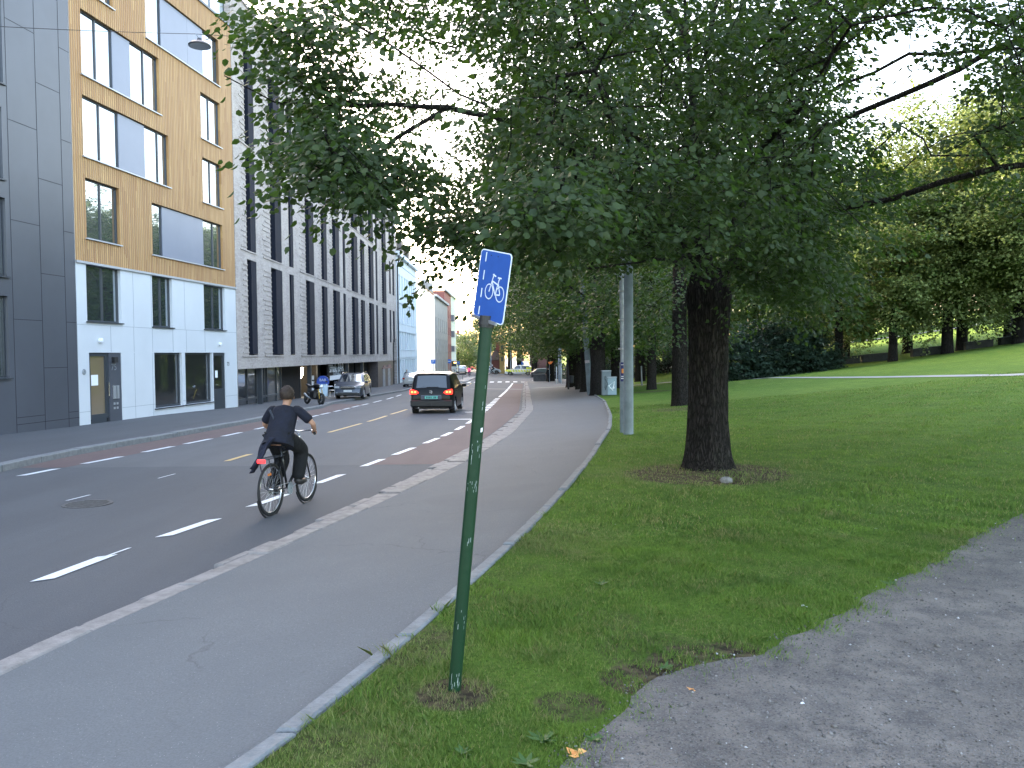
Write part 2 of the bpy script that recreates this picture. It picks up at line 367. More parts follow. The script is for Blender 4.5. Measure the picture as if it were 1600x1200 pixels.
# markings
LW = curve([(108, 888), (296, 826), (419, 783), (519, 748), (581, 724), (633, 705), (672, 690), (699, 679), (719, 669), (740, 656), (760, 639), (777, 623), (790, 612), (802, 597)], zr)
LL = curve([(57, 738.5), (162, 719.5), (244, 703), (310, 690), (363, 679), (492, 650.5), (529, 642), (557, 635), (630, 616)], zr)
LY = curve([(371, 715.5), (541, 668.5), (591, 654.5), (625, 643.5)], zr)
strip('cycle_lane', lambda y: LW(y)+.0, lambda y: A(y)-.12, 16, 95, .004, M['red'], nx=3)
strip('cycle_lane', lambda y: Fk(y)+.05, lambda y: LL(y), 16, 46, .004, M['red'], nx=3)
def yd(px, py): return hitd(px, py, zr)[1]
def dash(mb, cv, y0, y1, wd, sk=.35):
    n = max(1, int((y1-y0)/.6)); P = []
    for i in range(n+1):
        y = y0+(y1-y0)*i/n; x = float(cv(y)); e = sk*wd
        P.append(((x-wd/2, y-e, float(zr(y-e))+.009), (x+wd/2, y+e, float(zr(y+e))+.009)))
    for i in range(n): mb.quad(P[i][0], P[i][1], P[i+1][1], P[i+1][0])
wm = MB()
for a, b in [((33, 908), (180, 869)), ((248, 839), (345, 812)), ((388, 792), (450, 773)), ((498, 756), (538, 742)), ((563, 729), (600, 718)), ((617, 711), (650, 700)), ((660, 693), (685, 685)), ((690, 682), (708, 676)), ((713, 672), (725, 666)), ((731, 662), (742, 655))]:
    dash(wm, LW, yd(*a), yd(*b), .16 if a[0] < 300 else .15)
for k in range(9): dash(wm, LW, 33+k*2.4, 34.5+k*2.4, .3, 0)
dash(wm, LW, 56, 96, .2, 0)
for a, b in [((22, 744), (93, 733)), ((133, 725), (192, 714)), ((220, 707), (268, 698)), ((290, 694), (330, 686)), ((347, 682), (380, 676)), ((400, 671), (425, 666)), ((440, 662), (462, 657)), ((484, 652), (500, 649)), ((504, 648), (519, 645)), ((522, 643.5), (536, 641)), ((539, 640), (550, 637.6)), ((553, 636.6), (563, 634)), ((566, 633.3), (576, 631)), ((580, 629), (592, 626)), ((597, 624), (608, 621)), ((614, 619.5), (625, 617))]:
    dash(wm, LL, yd(*a), yd(*b), .14)
TL1 = curve([(98, 783), (143, 774), (247, 748), (278, 741)], zr)
dash(wm, TL1, yd(98, 783), yd(143, 774), .04); dash(wm, TL1, yd(247, 748), yd(278, 741), .03); dash(wm, LW, yd(180, 869)-.1, yd(180, 869)+.35, .035)
for (a, b, y) in [(726, 738, 644.5), (755, 766, 632), (700, 735, 656)]:
    x0, y0 = hitd(a, y, zr); x1, y1 = hitd(b, y, zr); mb_ = wm.quad((x0, y0, float(zr(y0))+.009), (x1, y0, float(zr(y0))+.009), (x1, y0+.3, float(zr(y0+.3))+.009), (x0, y0+.3, float(zr(y0+.3))+.009))
for k in range(11): x = -6.5+k*.95; wm.quad(*[(x+dx, yy, float(zr(yy))+.009) for dx, yy in ((0, 99), (.5, 99), (.5, 102.5), (0, 102.5))])
for k in range(9): x = 2.5+k*.9; wm.quad(*[(x+dx+(yy-106)*.2, yy, float(zr(yy))+.009) for dx, yy in ((0, 106), (.45, 106), (.45, 109), (0, 109))])
o = wm.build('road_marking', M['white'], road); ym = MB()
for a, b in [((345, 721), (397, 710)), ((517, 676), (565, 662)), ((575, 659), (607, 650)), ((613, 647.5), (636, 640))]: dash(ym, LY, yd(*a), yd(*b), .12)
for k in range(9): dash(ym, LY, 46+k*6, 49+k*6, .12)
ym.build('centre_line', M['yellow'], road)
# kerbs
def stones(name, xl, xr, y0, y1, L, top, m, label=None, gap=.015, jit=.008, bev=.012, seed=1, zoff=0):
    rnd = random.Random(seed); mb = MB(); y = y0
    while y < y1:
        l = L*rnd.uniform(.8, 1.2)*(1 if y < 45 else 2.5); g = gap*(1 if y < 45 else 2); j = rnd.uniform(-jit, jit); jx = rnd.uniform(-jit, jit)
        a, b = y+g, y+l-g; P = []
        for (yy) in (a, b):
            P.append((float(xl(yy))+jx, float(xr(yy))+jx, yy, float(top(yy))+j))
        (xa0, xa1, ya, za), (xb0, xb1, yb, zb) = P; i = bev
        lo = [(xa0, ya, za-.3), (xa1, ya, za-.3), (xb1, yb, zb-.3), (xb0, yb, zb-.3)]
        md = [(xa0, ya, za-i), (xa1, ya, za-i), (xb1, yb, zb-i), (xb0, yb, zb-i)]
        tp = [(xa0+i, ya+i, za), (xa1-i, ya+i, za), (xb1-i, yb-i, zb), (xb0+i, yb-i, zb)]
        mb.add(lo+md+tp, [(0, 1, 5, 4), (1, 2, 6, 5), (2, 3, 7, 6), (3, 0, 4, 7), (4, 5, 9, 8), (5, 6, 10, 9), (6, 7, 11, 10), (7, 4, 8, 11), (8, 9, 10, 11)])
        y += l
    o = mb.build(name, m); o['kind'] = 'structure'; return o
wA = lambda y, f: float(A(y)) + (float(A2(y))-float(A(y)))*f
stones('kerb', lambda y: wA(y, .36), lambda y: wA(y, 1.), -10, 100, 1.15, lambda y: zr(y)+.105, M['stone'], seed=3, gap=.011, jit=.01)
stones('kerb', lambda y: wA(y, 0), lambda y: wA(y, .34), -10, 100, .55, lambda y: zr(y)+.075, M['stone'], seed=5, gap=.02, jit=.018)
stones('kerb', lambda y: Fk(y)-.26, lambda y: Fk(y), -10, 100, 1.4, lambda y: zr(y)+.125, M['stone2'], seed=7, gap=.01)
stones('kerb', lambda y: K(y)-.10, lambda y: K(y), -10, 91, 1.1, lambda y: zk(y)+.03, M['stone2'], seed=9, gap=.018, jit=.012)
# kerb gap joint bed
strip('kerb_bed', lambda y: A(y)+.02, lambda y: A2(y), -15, 100, -.0, mat('kerb joint', (.06, .06, .06), .9), nx=2)
# gravel path
def gravel_mat():
    m, t, b = nmat('gravel'); g = NT(t); tc = g.n('ShaderNodeTexCoord').outputs['Object']
    c = g.mix(g.ramp(g.noise(tc, .9, 5, .6), [(.35, 0.), (.65, 1.)]), (.125, .108, .096), (.205, .178, .155))
    c = g.mix(g.ramp(g.noise(tc, 4.5, 5, .7), [(.35, 0.), (.6, 1.)]), (.09, .08, .075), c)
    vo = g.n('ShaderNodeTexVoronoi', i_Scale=130., i_Randomness=1.); g.l(tc, vo.inputs['Vector']); s = g.n('ShaderNodeSeparateColor'); g.l(vo.outputs['Color'], s.inputs[0])
    c = g.mix(g.ramp(s.outputs[0], [(.0, 0.), (.75, .2), (.98, .6)]), c, (.19, .18, .175))
    c = g.mix(g.ramp(s.outputs[1], [(.85, 0.), (.95, .6)]), c, (.04, .04, .045))
    g.l(c, b.inputs['Base Color']); b.inputs['Roughness'].default_value = .9; b.inputs['Specular IOR Level'].default_value = .2
    h = g.math('ADD', g.math('MULTIPLY', g.math('SUBTRACT', 1, vo.outputs['Distance']), s.outputs[2]), g.noise(tc, 14, 4))
    bp = g.n('ShaderNodeBump', i_Strength=.8, i_Distance=.012); g.l(h, bp.inputs['Height']); g.l(bp.outputs[0], b.inputs['Normal']); return m
M['gravel'] = gravel_mat()
GP = [(-2.5, -1.5), (-.9, 1.2)] + [tuple(hit(a, b))[:2] for a, b in [(760, 1290), (875, 1197), (975, 1120), (1040, 1062), (1125, 1040), (1195, 1025), (1235, 995), (1335, 955), (1425, 900), (1515, 850), (1600, 800)]] + [(7.4, 10.6), (10.5, 14.5), (14, 18)]
GPa = np.array(GP)
def resamp(P, st):
    P = np.array(P); d = np.r_[0, np.cumsum(np.hypot(*np.diff(P, axis=0).T))]; s = np.arange(0, d[-1], st)
    return np.stack([np.interp(s, d, P[:, 0]), np.interp(s, d, P[:, 1])], 1)
GB = resamp(GP, .08); rg = random.Random(4)
for i in range(len(GB)):
    a = .03*math.sin(i*.21)+.012*math.sin(i*.83+2)+.008*math.sin(i*1.9)+rg.uniform(-.008, .008); GB[i] += np.array([.7, -.7])*a
rows = []
for i in range(len(GB)): rows.append([(GB[i, 0]+.78*wd, GB[i, 1]-.62*wd) for wd in (-.02, .1, .4, .9, 1.6, 2.6, 4, 6, 8)])
grid('gravel_path', rows, .006, M['gravel'])
def in_gravel(x, y):          # signed: >0 inside
    q = np.stack([x, y], 1); out = np.empty(len(x))
    for s in range(0, len(x), 20000):
        d = q[s:s+20000, None, :] - GB[None]; D = (d**2).sum(2); j = D.argmin(1)
        dd = q[s:s+20000]-GB[j]; out[s:s+20000] = dd[:, 0]*.707 - dd[:, 1]*.707
    return out
# park path across the lawn, upper path on the slope
pp = [hit(a, b) for a, b in [(1040, 598.5), (1140, 594.6), (1300, 591.5), (1450, 590), (1600, 588)]]
PP = resamp([(pp[0].x-16, pp[0].y+12)] + [(p.x, p.y) for p in pp] + [(pp[-1].x+14, pp[-1].y-9)], 1.)
rows = [[(x+dx, y+dx*1.5) for dx in (0, .2, .4, .6)] for x, y in PP]
grid('park_path', rows, .02, mat('park path gravel', (.24, .24, .23), .9, var=.1, scale=3))
rows = [[(x, y+dy) for dy in (0, 1.2, 2.4)] for x, y in [(14+i*3., 86-i*.55+6*math.sin(i*.2)) for i in range(24)]]
grid('park_path', rows, .03, mat('slope path asphalt', (.16, .165, .17), .9, var=.1, scale=3))
rows = [[(x, yy) for yy in (114, 118, 122)] for x in np.arange(9, 60, 3.)]
grid('side_street', rows, .02, M['road2'])
# manhole
p = hit(137, 788); mh = MB().lathe([(.33, 0), (.33, .008), (.3, .008)], (0, 0, 0), 28)
for a in range(7):
    mh.box((0, -.24+a*.08, .01), (2*math.sqrt(.3**2-(-.24+a*.08)**2)*.9, .03, .006))
mh = mh.build('manhole_cover', mat('cast iron', (.07, .072, .076), .6, .6, var=.3, scale=20)); mh.location = (p.x, p.y, p.z+.003)
tag(mh, 'round cast iron manhole cover in the near traffic lane behind the cyclist', 'manhole cover')
# ================================================================== BUILDINGS
UZ = Vector((0, 0, 1))
class Fac:
    """a vertical facade plane: origin P0 (x,y), unit direction u along it, n towards the street"""
    def __init__(s, P0, u):
        s.P = Vector((P0[0], P0[1], 0)); s.u = Vector((u[0], u[1], 0)).normalized(); s.n = Vector((s.u.y, -s.u.x, 0))
    def p(s, u, z, off=0): return s.P + s.u*u + s.n*off + UZ*z
    def px(s, a, b):                                    # photo pixel -> (u, z) on the plane
        d = rdir(a, b); o = Vector((0, 0, CZ)); t = (s.P-o).dot(s.n)/d.dot(s.n); q = o+d*t-s.P
        return q.dot(s.u), q.z
    def rot(s):                                          # local x = u, y = z-up, z = n : for text and boxes
        return Matrix((s.u, UZ, s.n)).transposed()
    def box(s, mb, u0, u1, z0, z1, o0, o1):
        mb.hexa([s.p(u0, z0, o1), s.p(u1, z0, o1), s.p(u1, z0, o0), s.p(u0, z0, o0), s.p(u0, z1, o1), s.p(u1, z1, o1), s.p(u1, z1, o0), s.p(u0, z1, o0)])
def wall_holes(f, u0, u1, z0, z1, holes, depth=.25, mb=None):
    mb = mb or MB(); us = sorted({u0, u1} | {h[0] for h in holes} | {h[1] for h in holes}); zs = sorted({z0, z1} | {h[2] for h in holes} | {h[3] for h in holes})
    us = [u for u in us if u0 <= u <= u1]; zs = [z for z in zs if z0 <= z <= z1]
    for i in range(len(us)-1):
        for j in range(len(zs)-1):
            cu, cz = (us[i]+us[i+1])/2, (zs[j]+zs[j+1])/2
            if any(h[0] < cu < h[1] and h[2] < cz < h[3] for h in holes): continue
            mb.quad(f.p(us[i], zs[j]), f.p(us[i+1], zs[j]), f.p(us[i+1], zs[j+1]), f.p(us[i], zs[j+1]))
    for a, b, c, d in holes:
        a = max(a, u0); b = min(b, u1); c = max(c, z0); d = min(d, z1)
        for p, q in (((a, c), (b, c)), ((b, c), (b, d)), ((b, d), (a, d)), ((a, d), (a, c))):
            mb.quad(f.p(*p), f.p(*q), f.p(*q, -depth), f.p(*p, -depth))
    return mb
def shell(f, mb, u0, u1, z0, z1, D, roof=True, z1b=None):     # sides, back and flat top behind a facade
    z1b = z1 if z1b is None else z1b
    mb.quad(f.p(u0, z0), f.p(u0, z1), f.p(u0, z1b, -D), f.p(u0, z0, -D)); mb.quad(f.p(u1, z0), f.p(u1, z1), f.p(u1, z1b, -D), f.p(u1, z0, -D))
    mb.quad(f.p(u0, z0, -D), f.p(u1, z0, -D), f.p(u1, z1b, -D), f.p(u0, z1b, -D))
    if roof: mb.quad(f.p(u0, z1), f.p(u1, z1), f.p(u1, z1b, -D), f.p(u0, z1b, -D))
def window(f, root, u0, u1, z0, z1, lay, glassm, framem, panelm=None, sillm=None, fw=.055, depth=.14, sill=True, name='window'):
    """lay: list of (width fraction, 'g' or 'p'); frame is the part, panes, panels and sill its sub-parts"""
    mb = MB(); o0, o1 = -depth-.05, -depth+.03
    f.box(mb, u0+.002, u1-.002, z0+.002, z0+fw, o0, o1); f.box(mb, u0+.002, u1-.002, z1-fw, z1-.002, o0, o1)
    tot = sum(w for w, _ in lay); u = u0; xs = [u0]
    for w_, _ in lay: u += (u1-u0)*w_/tot; xs.append(u)
    for i, x in enumerate(xs):
        a, b = (x+.002, x+fw) if i == 0 else ((x-fw, x-.002) if i == len(lay) else (x-fw*.6, x+fw*.6))
        f.box(mb, a, b, z0+fw, z1-fw, o0+.001, o1-.001)
    fr = mb.build(name, framem, root, world=True)
    for i, (_, k) in enumerate(lay):
        q = MB()
        if k == 'g': q.quad(f.p(xs[i], z0+fw*.5, -depth-.01), f.p(xs[i+1], z0+fw*.5, -depth-.01), f.p(xs[i+1], z1-fw*.5, -depth-.01), f.p(xs[i], z1-fw*.5, -depth-.01)); q.build('pane', glassm, fr, world=True)
        else: f.box(q, xs[i]+.005, xs[i+1]-.005, z0+fw*.6, z1-fw*.6, -depth-.04, -depth+.06); q.build('panel', panelm, fr, world=True)
    if sill and sillm:
        q = MB(); f.box(q, u0-.07, u1+.07, z0-.045, z0-.003, -depth, .07); q.build('sill', sillm, fr, world=True)
    return fr
# ---- materials
def timber():
    m, t, b = nmat('timber cladding'); g = NT(t); uv = g.n('ShaderNodeUVMap').outputs[0]
    mp = g.n('ShaderNodeMapping'); mp.inputs['Scale'].default_value = (1, .05, 1); g.l(uv, mp.inputs[0])
    wv = g.n('ShaderNodeTexWave', i_Scale=2.6, i_Distortion=.0); g.l(uv, wv.inputs[0])
    sx = g.n('ShaderNodeSeparateXYZ'); g.l(uv, sx.inputs[0]); idx = g.math('FLOOR', g.math('MULTIPLY', sx.outputs[0], 8.28)); rowi = g.math('FLOOR', g.math('MULTIPLY', g.math('ADD', sx.outputs[1], g.math('MULTIPLY', g.math('SINE', g.math('MULTIPLY', idx, 12.9)), 3)), .4))
    wn = g.n('ShaderNodeTexWhiteNoise', noise_dimensions='2D'); cb = g.n('ShaderNodeCombineXYZ'); g.l(idx, cb.inputs[0]); g.l(rowi, cb.inputs[1]); g.l(cb.outputs[0], wn.inputs[0])
    c = g.mix(wn.outputs['Value'], (.39, .205, .075), (.55, .335, .135))
    c = g.mix(g.ramp(g.noise(mp.outputs[0], 14, 5, .7), [(.35, 0.), (.65, .7)]), c, (.33, .175, .07))
    c = g.mix(g.ramp(wv.outputs[0], [(.0, .75), (.3, 0.)]), c, (.12, .065, .025))
    g.l(c, b.inputs['Base Color']); b.inputs['Roughness'].default_value = .65
    bp = g.n('ShaderNodeBump', i_Strength=1., i_Distance=.03); g.l(wv.outputs[0], bp.inputs['Height']); g.l(bp.outputs[0], b.inputs['Normal']); return m
def brick(name, c1, c2, mo, bw=.24, bh=.065, rough=.8):
    m, t, b = nmat(name); g = NT(t); uv = g.n('ShaderNodeUVMap').outputs[0]
    br = g.n('ShaderNodeTexBrick', i_Scale=1.); br.inputs['Brick Width'].default_value = bw; br.inputs['Row Height'].default_value = bh; br.inputs['Mortar Size'].default_value = .006; br.inputs['Bias'].default_value = 0
    br.inputs['Color1'].default_value = (*c1, 1); br.inputs['Color2'].default_value = (*c2, 1); br.inputs['Mortar'].default_value = (*mo, 1); g.l(uv, br.inputs[0])
    c = g.mix(g.ramp(g.noise(uv, 1.1, 5, .6), [(.35, 0.), (.68, .5)]), br.outputs[0], tuple(x*1.2 for x in c2))
    c = g.mix(g.ramp(g.noise(uv, 26, 4, .8), [(.4, 0.), (.62, .6)]), c, tuple(x*.6 for x in c1))
    g.l(c, b.inputs['Base Color']); b.inputs['Roughness'].default_value = rough
    bp = g.n('ShaderNodeBump', i_Strength=.6, i_Distance=.01); g.l(br.outputs['Fac'], bp.inputs['Height']); bp.invert = True; g.l(bp.outputs[0], b.inputs['Normal']); return m
M['timber'] = timber()
M['darkpanel'] = mat('dark fibre cement', (.062, .067, .083), .38, var=.13, scale=.3, spec=.6)
M['greypanel'] = mat('blue grey panel', (.17, .19, .25), .35, var=.05, scale=.6)
M['whitepanel'] = mat('white panel', (.54, .565, .60), .45, var=.03, scale=.7)
M['joint'] = mat('joint', (.22, .25, .29), .8); M['djoint'] = mat('dark joint', (.018, .02, .026), .8)
M['frame'] = mat('window frame', (.035, .042, .052), .4); M['sill'] = mat('light sill', (.42, .43, .46), .4, .3)
M['brick'] = brick('pale brick', (.33, .285, .265), (.50, .45, .425), (.24, .22, .21))
M['soldier'] = mat('brick course', (.36, .32, .30), .8, var=.25, scale=8)
M['slot'] = mat('slot lining', (.016, .019, .030), .8, spec=.08, var=.1)
# ---- the wooden building and its dark neighbour share one facade line
d0 = rdir(125, 665); P0 = (d0.x/d0.y*28.2, 28.2); dv = rdir(960, 550)
FW = Fac(P0, (dv.x/dv.y, 1)); U = [FW.u.x, FW.u.y]
uE = FW.px(371, 600)[0]
def rect(f, tl, br): (a, b), (c, d) = f.px(*tl), f.px(*br); return (a, c, d, b)   # u0,u1,z0,z1
zbase = -1.3
zstrip = FW.px(118, 406)[1]; ztop = FW.px(357, 41)[1]
tw = dict(W1=((125, 12), (250, 179)), W2=((128, 147), (265, 293)), W3=((133, 277), (188, 383)), W4=((237, 316), (349, 421)), W5=((313, 143), (345, 231)), W6=((316, 245), (347, 326)), W7=((226, -27), (342, 135)), W8=((124, -140), (176, 14)))
tw = {k: rect(FW, *v) for k, v in tw.items()}
print('timber', {k: [round(float(x), 2) for x in v] for k, v in tw.items()}, 'E', uE, 'strip', zstrip, 'top', ztop)
ww = dict(A=((134, 411), (190, 505)), B=((237, 429), (270, 512)), C=((318, 444), (352, 516)), D=((241, 551), (286, 633)), E=((289, 551), (333, 627)))
ww = {k: rect(FW, *v) for k, v in ww.items()}
dr1 = rect(FW, (139, 551), (192, 657)); dr2 = rect(FW, (333, 551), (353.5, 636))
dr1 = (dr1[0], dr1[1], zbase+.1, dr1[3]); dr2 = (dr2[0], dr2[1], zbase+.1, dr2[3])
tb = thing('apartment_building', (FW.p(0, -1).x, FW.p(0, -1).y, -1), 'apartment block with golden timber cladding above a white panelled ground floor', 'building')
mb = wall_holes(FW, 0, uE, zstrip, ztop, list(tw.values()), .2); mb.build('timber_wall', M['timber'], tb, world=True, udir=U)
mb = MB(); shell(FW, mb, 0, uE, zbase, ztop-.01, 12)
mb.build('side_wall', M['whitepanel'], tb, world=True)
mb = wall_holes(FW, 0, uE, zbase, zstrip-.08, list(ww.values())+[dr1, dr2], .2); mb.build('white_wall', M['whitepanel'], tb, world=True)
q = MB(); FW.box(q, -.02, uE+.03, zstrip-.08, zstrip, -.02, .07); q.build('metal_flashing', M['sill'], tb, world=True)
q = MB(); FW.box(q, -.02, uE+.02, ztop, ztop+.1, -.3, .06); q.build('parapet_cap', M['darkpanel'], tb, world=True)
G, P_ = 'g', 'p'
for k, lay in dict(W1=[(1, G), (1, G), (1.2, P_), (1, G), (1, G)], W2=[(1, G), (1, G), (1.6, P_), (.9, G), (.6, G)], W3=[(1, G), (1, G)], W4=[(.8, G), (3.2, P_), (.9, G), (.7, G)], W5=[(1, G), (1, G)], W6=[(1, G), (1, G)], W7=[(.9, G), (1.6, P_), (1, P_), (1, G)], W8=[(1, G), (1, G)]).items():
    window(FW, tb, *tw[k], lay, M['glass'], M['frame'], M['greypanel'], M['sill'])
for k in 'ABC': window(FW, tb, *ww[k], [(1.1, G), (1, G)], M['glass'], M['frame'], None, M['frame'])
for k in 'DE': window(FW, tb, *ww[k], [(1, G)], M['glass2'], M['frame'], None, M['frame'], fw=.09)
# white panel joints
q = MB(); zj = [FW.px(134, 504.5)[1]]
blk = list(ww.values())+[dr1, dr2]
def jl(u0, u1, z0, z1):
    FW.box(q, u0, u1, z0, z1, 0, .004)
def hj(z, a, b):
    segs = [(a, b)]
    for h in blk:
        if h[2]-.02 < z < h[3]+.02:
            n = []
            for s, e in segs:
                if h[1] <= s or h[0] >= e: n.append((s, e)); continue
                if s < h[0]: n.append((s, h[0]))
                if h[1] < e: n.append((h[1], e))
            segs = n
    for s, e in segs: jl(s, e, z-.006, z+.006)
hj(zj[0]-.06, 0, uE); hj(FW.px(134, 548)[1]+.02, .0, .001); hj(FW.px(192, 637)[1], 0, uE)
for pxx in (173, 209, 238, 270, 291, 320): u = FW.px(pxx, 520)[0]; jl(u-.006, u+.006, dr1[3]+.03, zj[0]-.07)
for pxx in (209, 237): u = FW.px(pxx, 520)[0]; jl(u-.006, u+.006, zbase, dr1[3]); 
for pxx in (208, 236, 288): u = FW.px(pxx, 460)[0]; jl(u-.006, u+.006, zj[0]-.05, zstrip-.1)
q.build('panel_joint', M['joint'], tb, world=True)
# entrance door with side panel
um = FW.px(172, 600)[0]; zt = dr1[3]; zg = FW.px(150, 655)[1]
dk = MB(); FW.box(dk, dr1[0]+.01, dr1[0]+.14, zg, zt-.01, -.2, -.06); FW.box(dk, um-.16, um-.01, zg, zt-.01, -.2, -.06); FW.box(dk, dr1[0]+.14, um-.16, zt-.13, zt-.01, -.2, -.06); FW.box(dk, dr1[0]+.14, um-.16, zg-.4, zg+.16, -.2, -.06)
door = dk.build('door', M['frame'], tb, world=True)
q = MB(); q.quad(FW.p(dr1[0]+.14, zg, -.12), FW.p(um-.16, zg, -.12), FW.p(um-.16, zt-.13, -.12), FW.p(dr1[0]+.14, zt-.13, -.12)); q.build('pane', glass('door glass', (.20, .15, .09), .1), door, world=True)
q = MB(); hz = (zg+zt)/2-.15; q.tube([FW.p(um-.1, hz-.25, -.06), FW.p(um-.1, hz-.25, .03), FW.p(um-.1, hz+.25, .03), FW.p(um-.1, hz+.25, -.06)], .017); q.build('handle', M['chrome'], door, world=True)
a, b = FW.px(147, 586), FW.px(158, 602); q = MB(); FW.box(q, a[0], b[0], b[1], a[1], -.118, -.112); q.build('paper_notice', mat('paper', (.75, .77, .8), .7), door, world=True)
q = MB(); FW.box(q, um, dr1[1]-.01, zbase, zt-.01, -.2, -.02); sp = q.build('door_side_panel', M['darkpanel'], tb, world=True)
cu = (um+dr1[1])/2
q = MB(); a = FW.px(176, 558)[1]; FW.box(q, cu-.2, cu+.02, a-.2, a, -.02, .1); q.build('lamp_box', M['black'], sp, world=True)
text('75', .34, 'house_number', mat('number', (.28, .30, .33), .4, .5), tb, FW.p(cu-.08, FW.px(177, 574)[1], -.015), FW.rot())
q = MB(); zz = FW.px(180, 611)[1]; FW.box(q, cu-.17, cu-.04, zz-.28, zz+.2, -.02, .03); q.build('intercom', mat('intercom steel', (.5, .52, .55), .3, .6), sp, world=True); q = MB(); FW.box(q, cu+.03, cu+.15, zz-.28, zz+.2, -.02, .03); q.build('name_plate', bpy.data.materials['intercom steel'], sp, world=True); q = MB()
for i in range(2):
    for j in range(2): q = MB(); FW.box(q, cu-.15+i*.18, cu-.06+i*.18, zz-.5-j*.16, zz-.42-j*.16, -.02, .0); q.build('bell_button', bpy.data.materials['intercom steel'], sp, world=True)
# second door
zg2 = FW.px(343, 633)[1]; dk = MB()
FW.box(dk, dr2[0]+.01, dr2[0]+.12, zg2+.75, dr2[3]-.01, -.15, -.04); FW.box(dk, dr2[1]-.14, dr2[1]-.01, zg2+.75, dr2[3]-.01, -.15, -.04); FW.box(dk, dr2[0]+.01, dr2[1]-.01, zg2-.6, zg2+.75, -.15, -.04); FW.box(dk, dr2[0]+.12, dr2[1]-.14, dr2[3]-.14, dr2[3]-.01, -.15, -.04)
door2 = dk.build('door', M['frame'], tb, world=True)
q = MB(); q.quad(FW.p(dr2[0]+.12, zg2+.75, -.1), FW.p(dr2[1]-.14, zg2+.75, -.1), FW.p(dr2[1]-.14, dr2[3]-.14, -.1), FW.p(dr2[0]+.12, dr2[3]-.14, -.1)); q.build('pane', M['glass2'], door2, world=True)
a, b = FW.px(339, 579), FW.px(343, 590); q = MB(); FW.box(q, a[0], b[0], b[1], a[1], -.097, -.09); q.build('paper_notice', bpy.data.materials['paper'], door2, world=True)
q = MB(); q.tube([FW.p(dr2[0]+.2, zg2+.95, -.04), FW.p(dr2[0]+.2, zg2+.95, .03), FW.p(dr2[0]+.36, zg2+.95, .03)], .014); q.build('handle', M['chrome'], door2, world=True)
t_ = text('73', .26, 'house_number', M['djoint'], tb, FW.p(FW.px(355.5, 569)[0]+.05, FW.px(355.5, 569)[1], .006), FW.rot())
for (a, b) in ((155.5, 532), (342.5, 538)):
    u, z = FW.px(a, b); q = MB(); q.lathe([(.08, 0), (.09, .02), (.09, .09), (.05, .12)], FW.p(u, z, .0), 14, FW.n); q.build('wall_lamp', mat('lamp white', (.75, .77, .8), .4), tb, world=True)
u, z = FW.px(131, 581); q = MB().lathe([(.1, 0), (.1, .02), (.06, .03)], FW.p(u, z, 0), 14, FW.n); q.build('wall_plaque', M['steel'], tb, world=True)
# roof terrace railing
rl = MB(); zt2 = ztop+.1
for i in range(9): u = uE-.1-i*1.4; FW.box(rl, u-.03, u+.03, zt2, zt2+1.15, -.3, -.24)
FW.box(rl, uE-12, uE, zt2+1.1, zt2+1.15, -.32, -.22); rail = rl.build('railing', M['darkmetal'], tb, world=True)
q = MB(); q.quad(FW.p(uE-12, zt2+.1, -.27), FW.p(uE, zt2+.1, -.27), FW.p(uE, zt2+1.05, -.27), FW.p(uE-12, zt2+1.05, -.27)); q.build('glass_screen', glass('railing glass', (.35, .4, .43), .25), rail, world=True)
# dark grey building to the left
gb = thing('office_building', (FW.p(-8, -1).x, FW.p(-8, -1).y, -1), 'dark grey panelled building at the far left beside the timber cladding', 'building')
gw = [(rect(FW, (-60, a), (5, b))) for a, b in ((-40, 131), (142, 280))] + [rect(FW, (-60, 292), (11.5, 432)), rect(FW, (-60, 456), (15.5, 590))]
ztd = ztop+1.
uL = gw[0][0]; gw = [(uL-.3, g[1], g[2], g[3]) for g in gw]
wall_holes(FW, -30, -.03, zbase, ztd, gw, .2).build('wall', M['darkpanel'], gb, world=True)
mb = MB(); shell(FW, mb, -30, -.03, zbase, ztd-.01, 12); mb.build('side_wall', M['darkpanel'], gb, world=True)
for g_ in gw: window(FW, gb, *g_, [(1, G), (1, G), (1, G)], M['glass'], M['frame'], None, M['frame'])
q = MB(); zh = [(15, [30, 250, 470, 690]), (36, [13, 176, 338, 500, 660]), (70, [128, 280, 430, 577]), (100, [65, 215, 363, 503])]
us_ = [FW.px(x, 400)[0] for x in (13, 38.5, 60, 83, 100, 124)]
us_ = [FW.px(x, 590)[0] for x in (24, 69, 106)]; 
for u in us_ + [us_[0]-1.6]: FW.box(q, u-.009, u+.009, zbase, ztd, 0, .004)
cols = [(us_[0]-1.6, us_[0]), (us_[0], us_[1]), (us_[1], us_[2]), (us_[2], -.03)]
H = 3.02; zb = FW.px(100, 503)[1]
for ci, (a, b) in enumerate(cols):
    for k in range(-1, 9):
        z = zb + k*H + (0 if ci % 2 else H/2)
        if ci == 0: continue
        if z < ztd and z > zbase: FW.box(q, a+.01, b-.01, z-.009, z+.009, 0, .004)
z = FW.px(100, 655)[1]; FW.box(q, us_[0], -.03, z-.009, z+.009, 0, .004)
q.build('panel_joint', M['djoint'], gb, world=True)
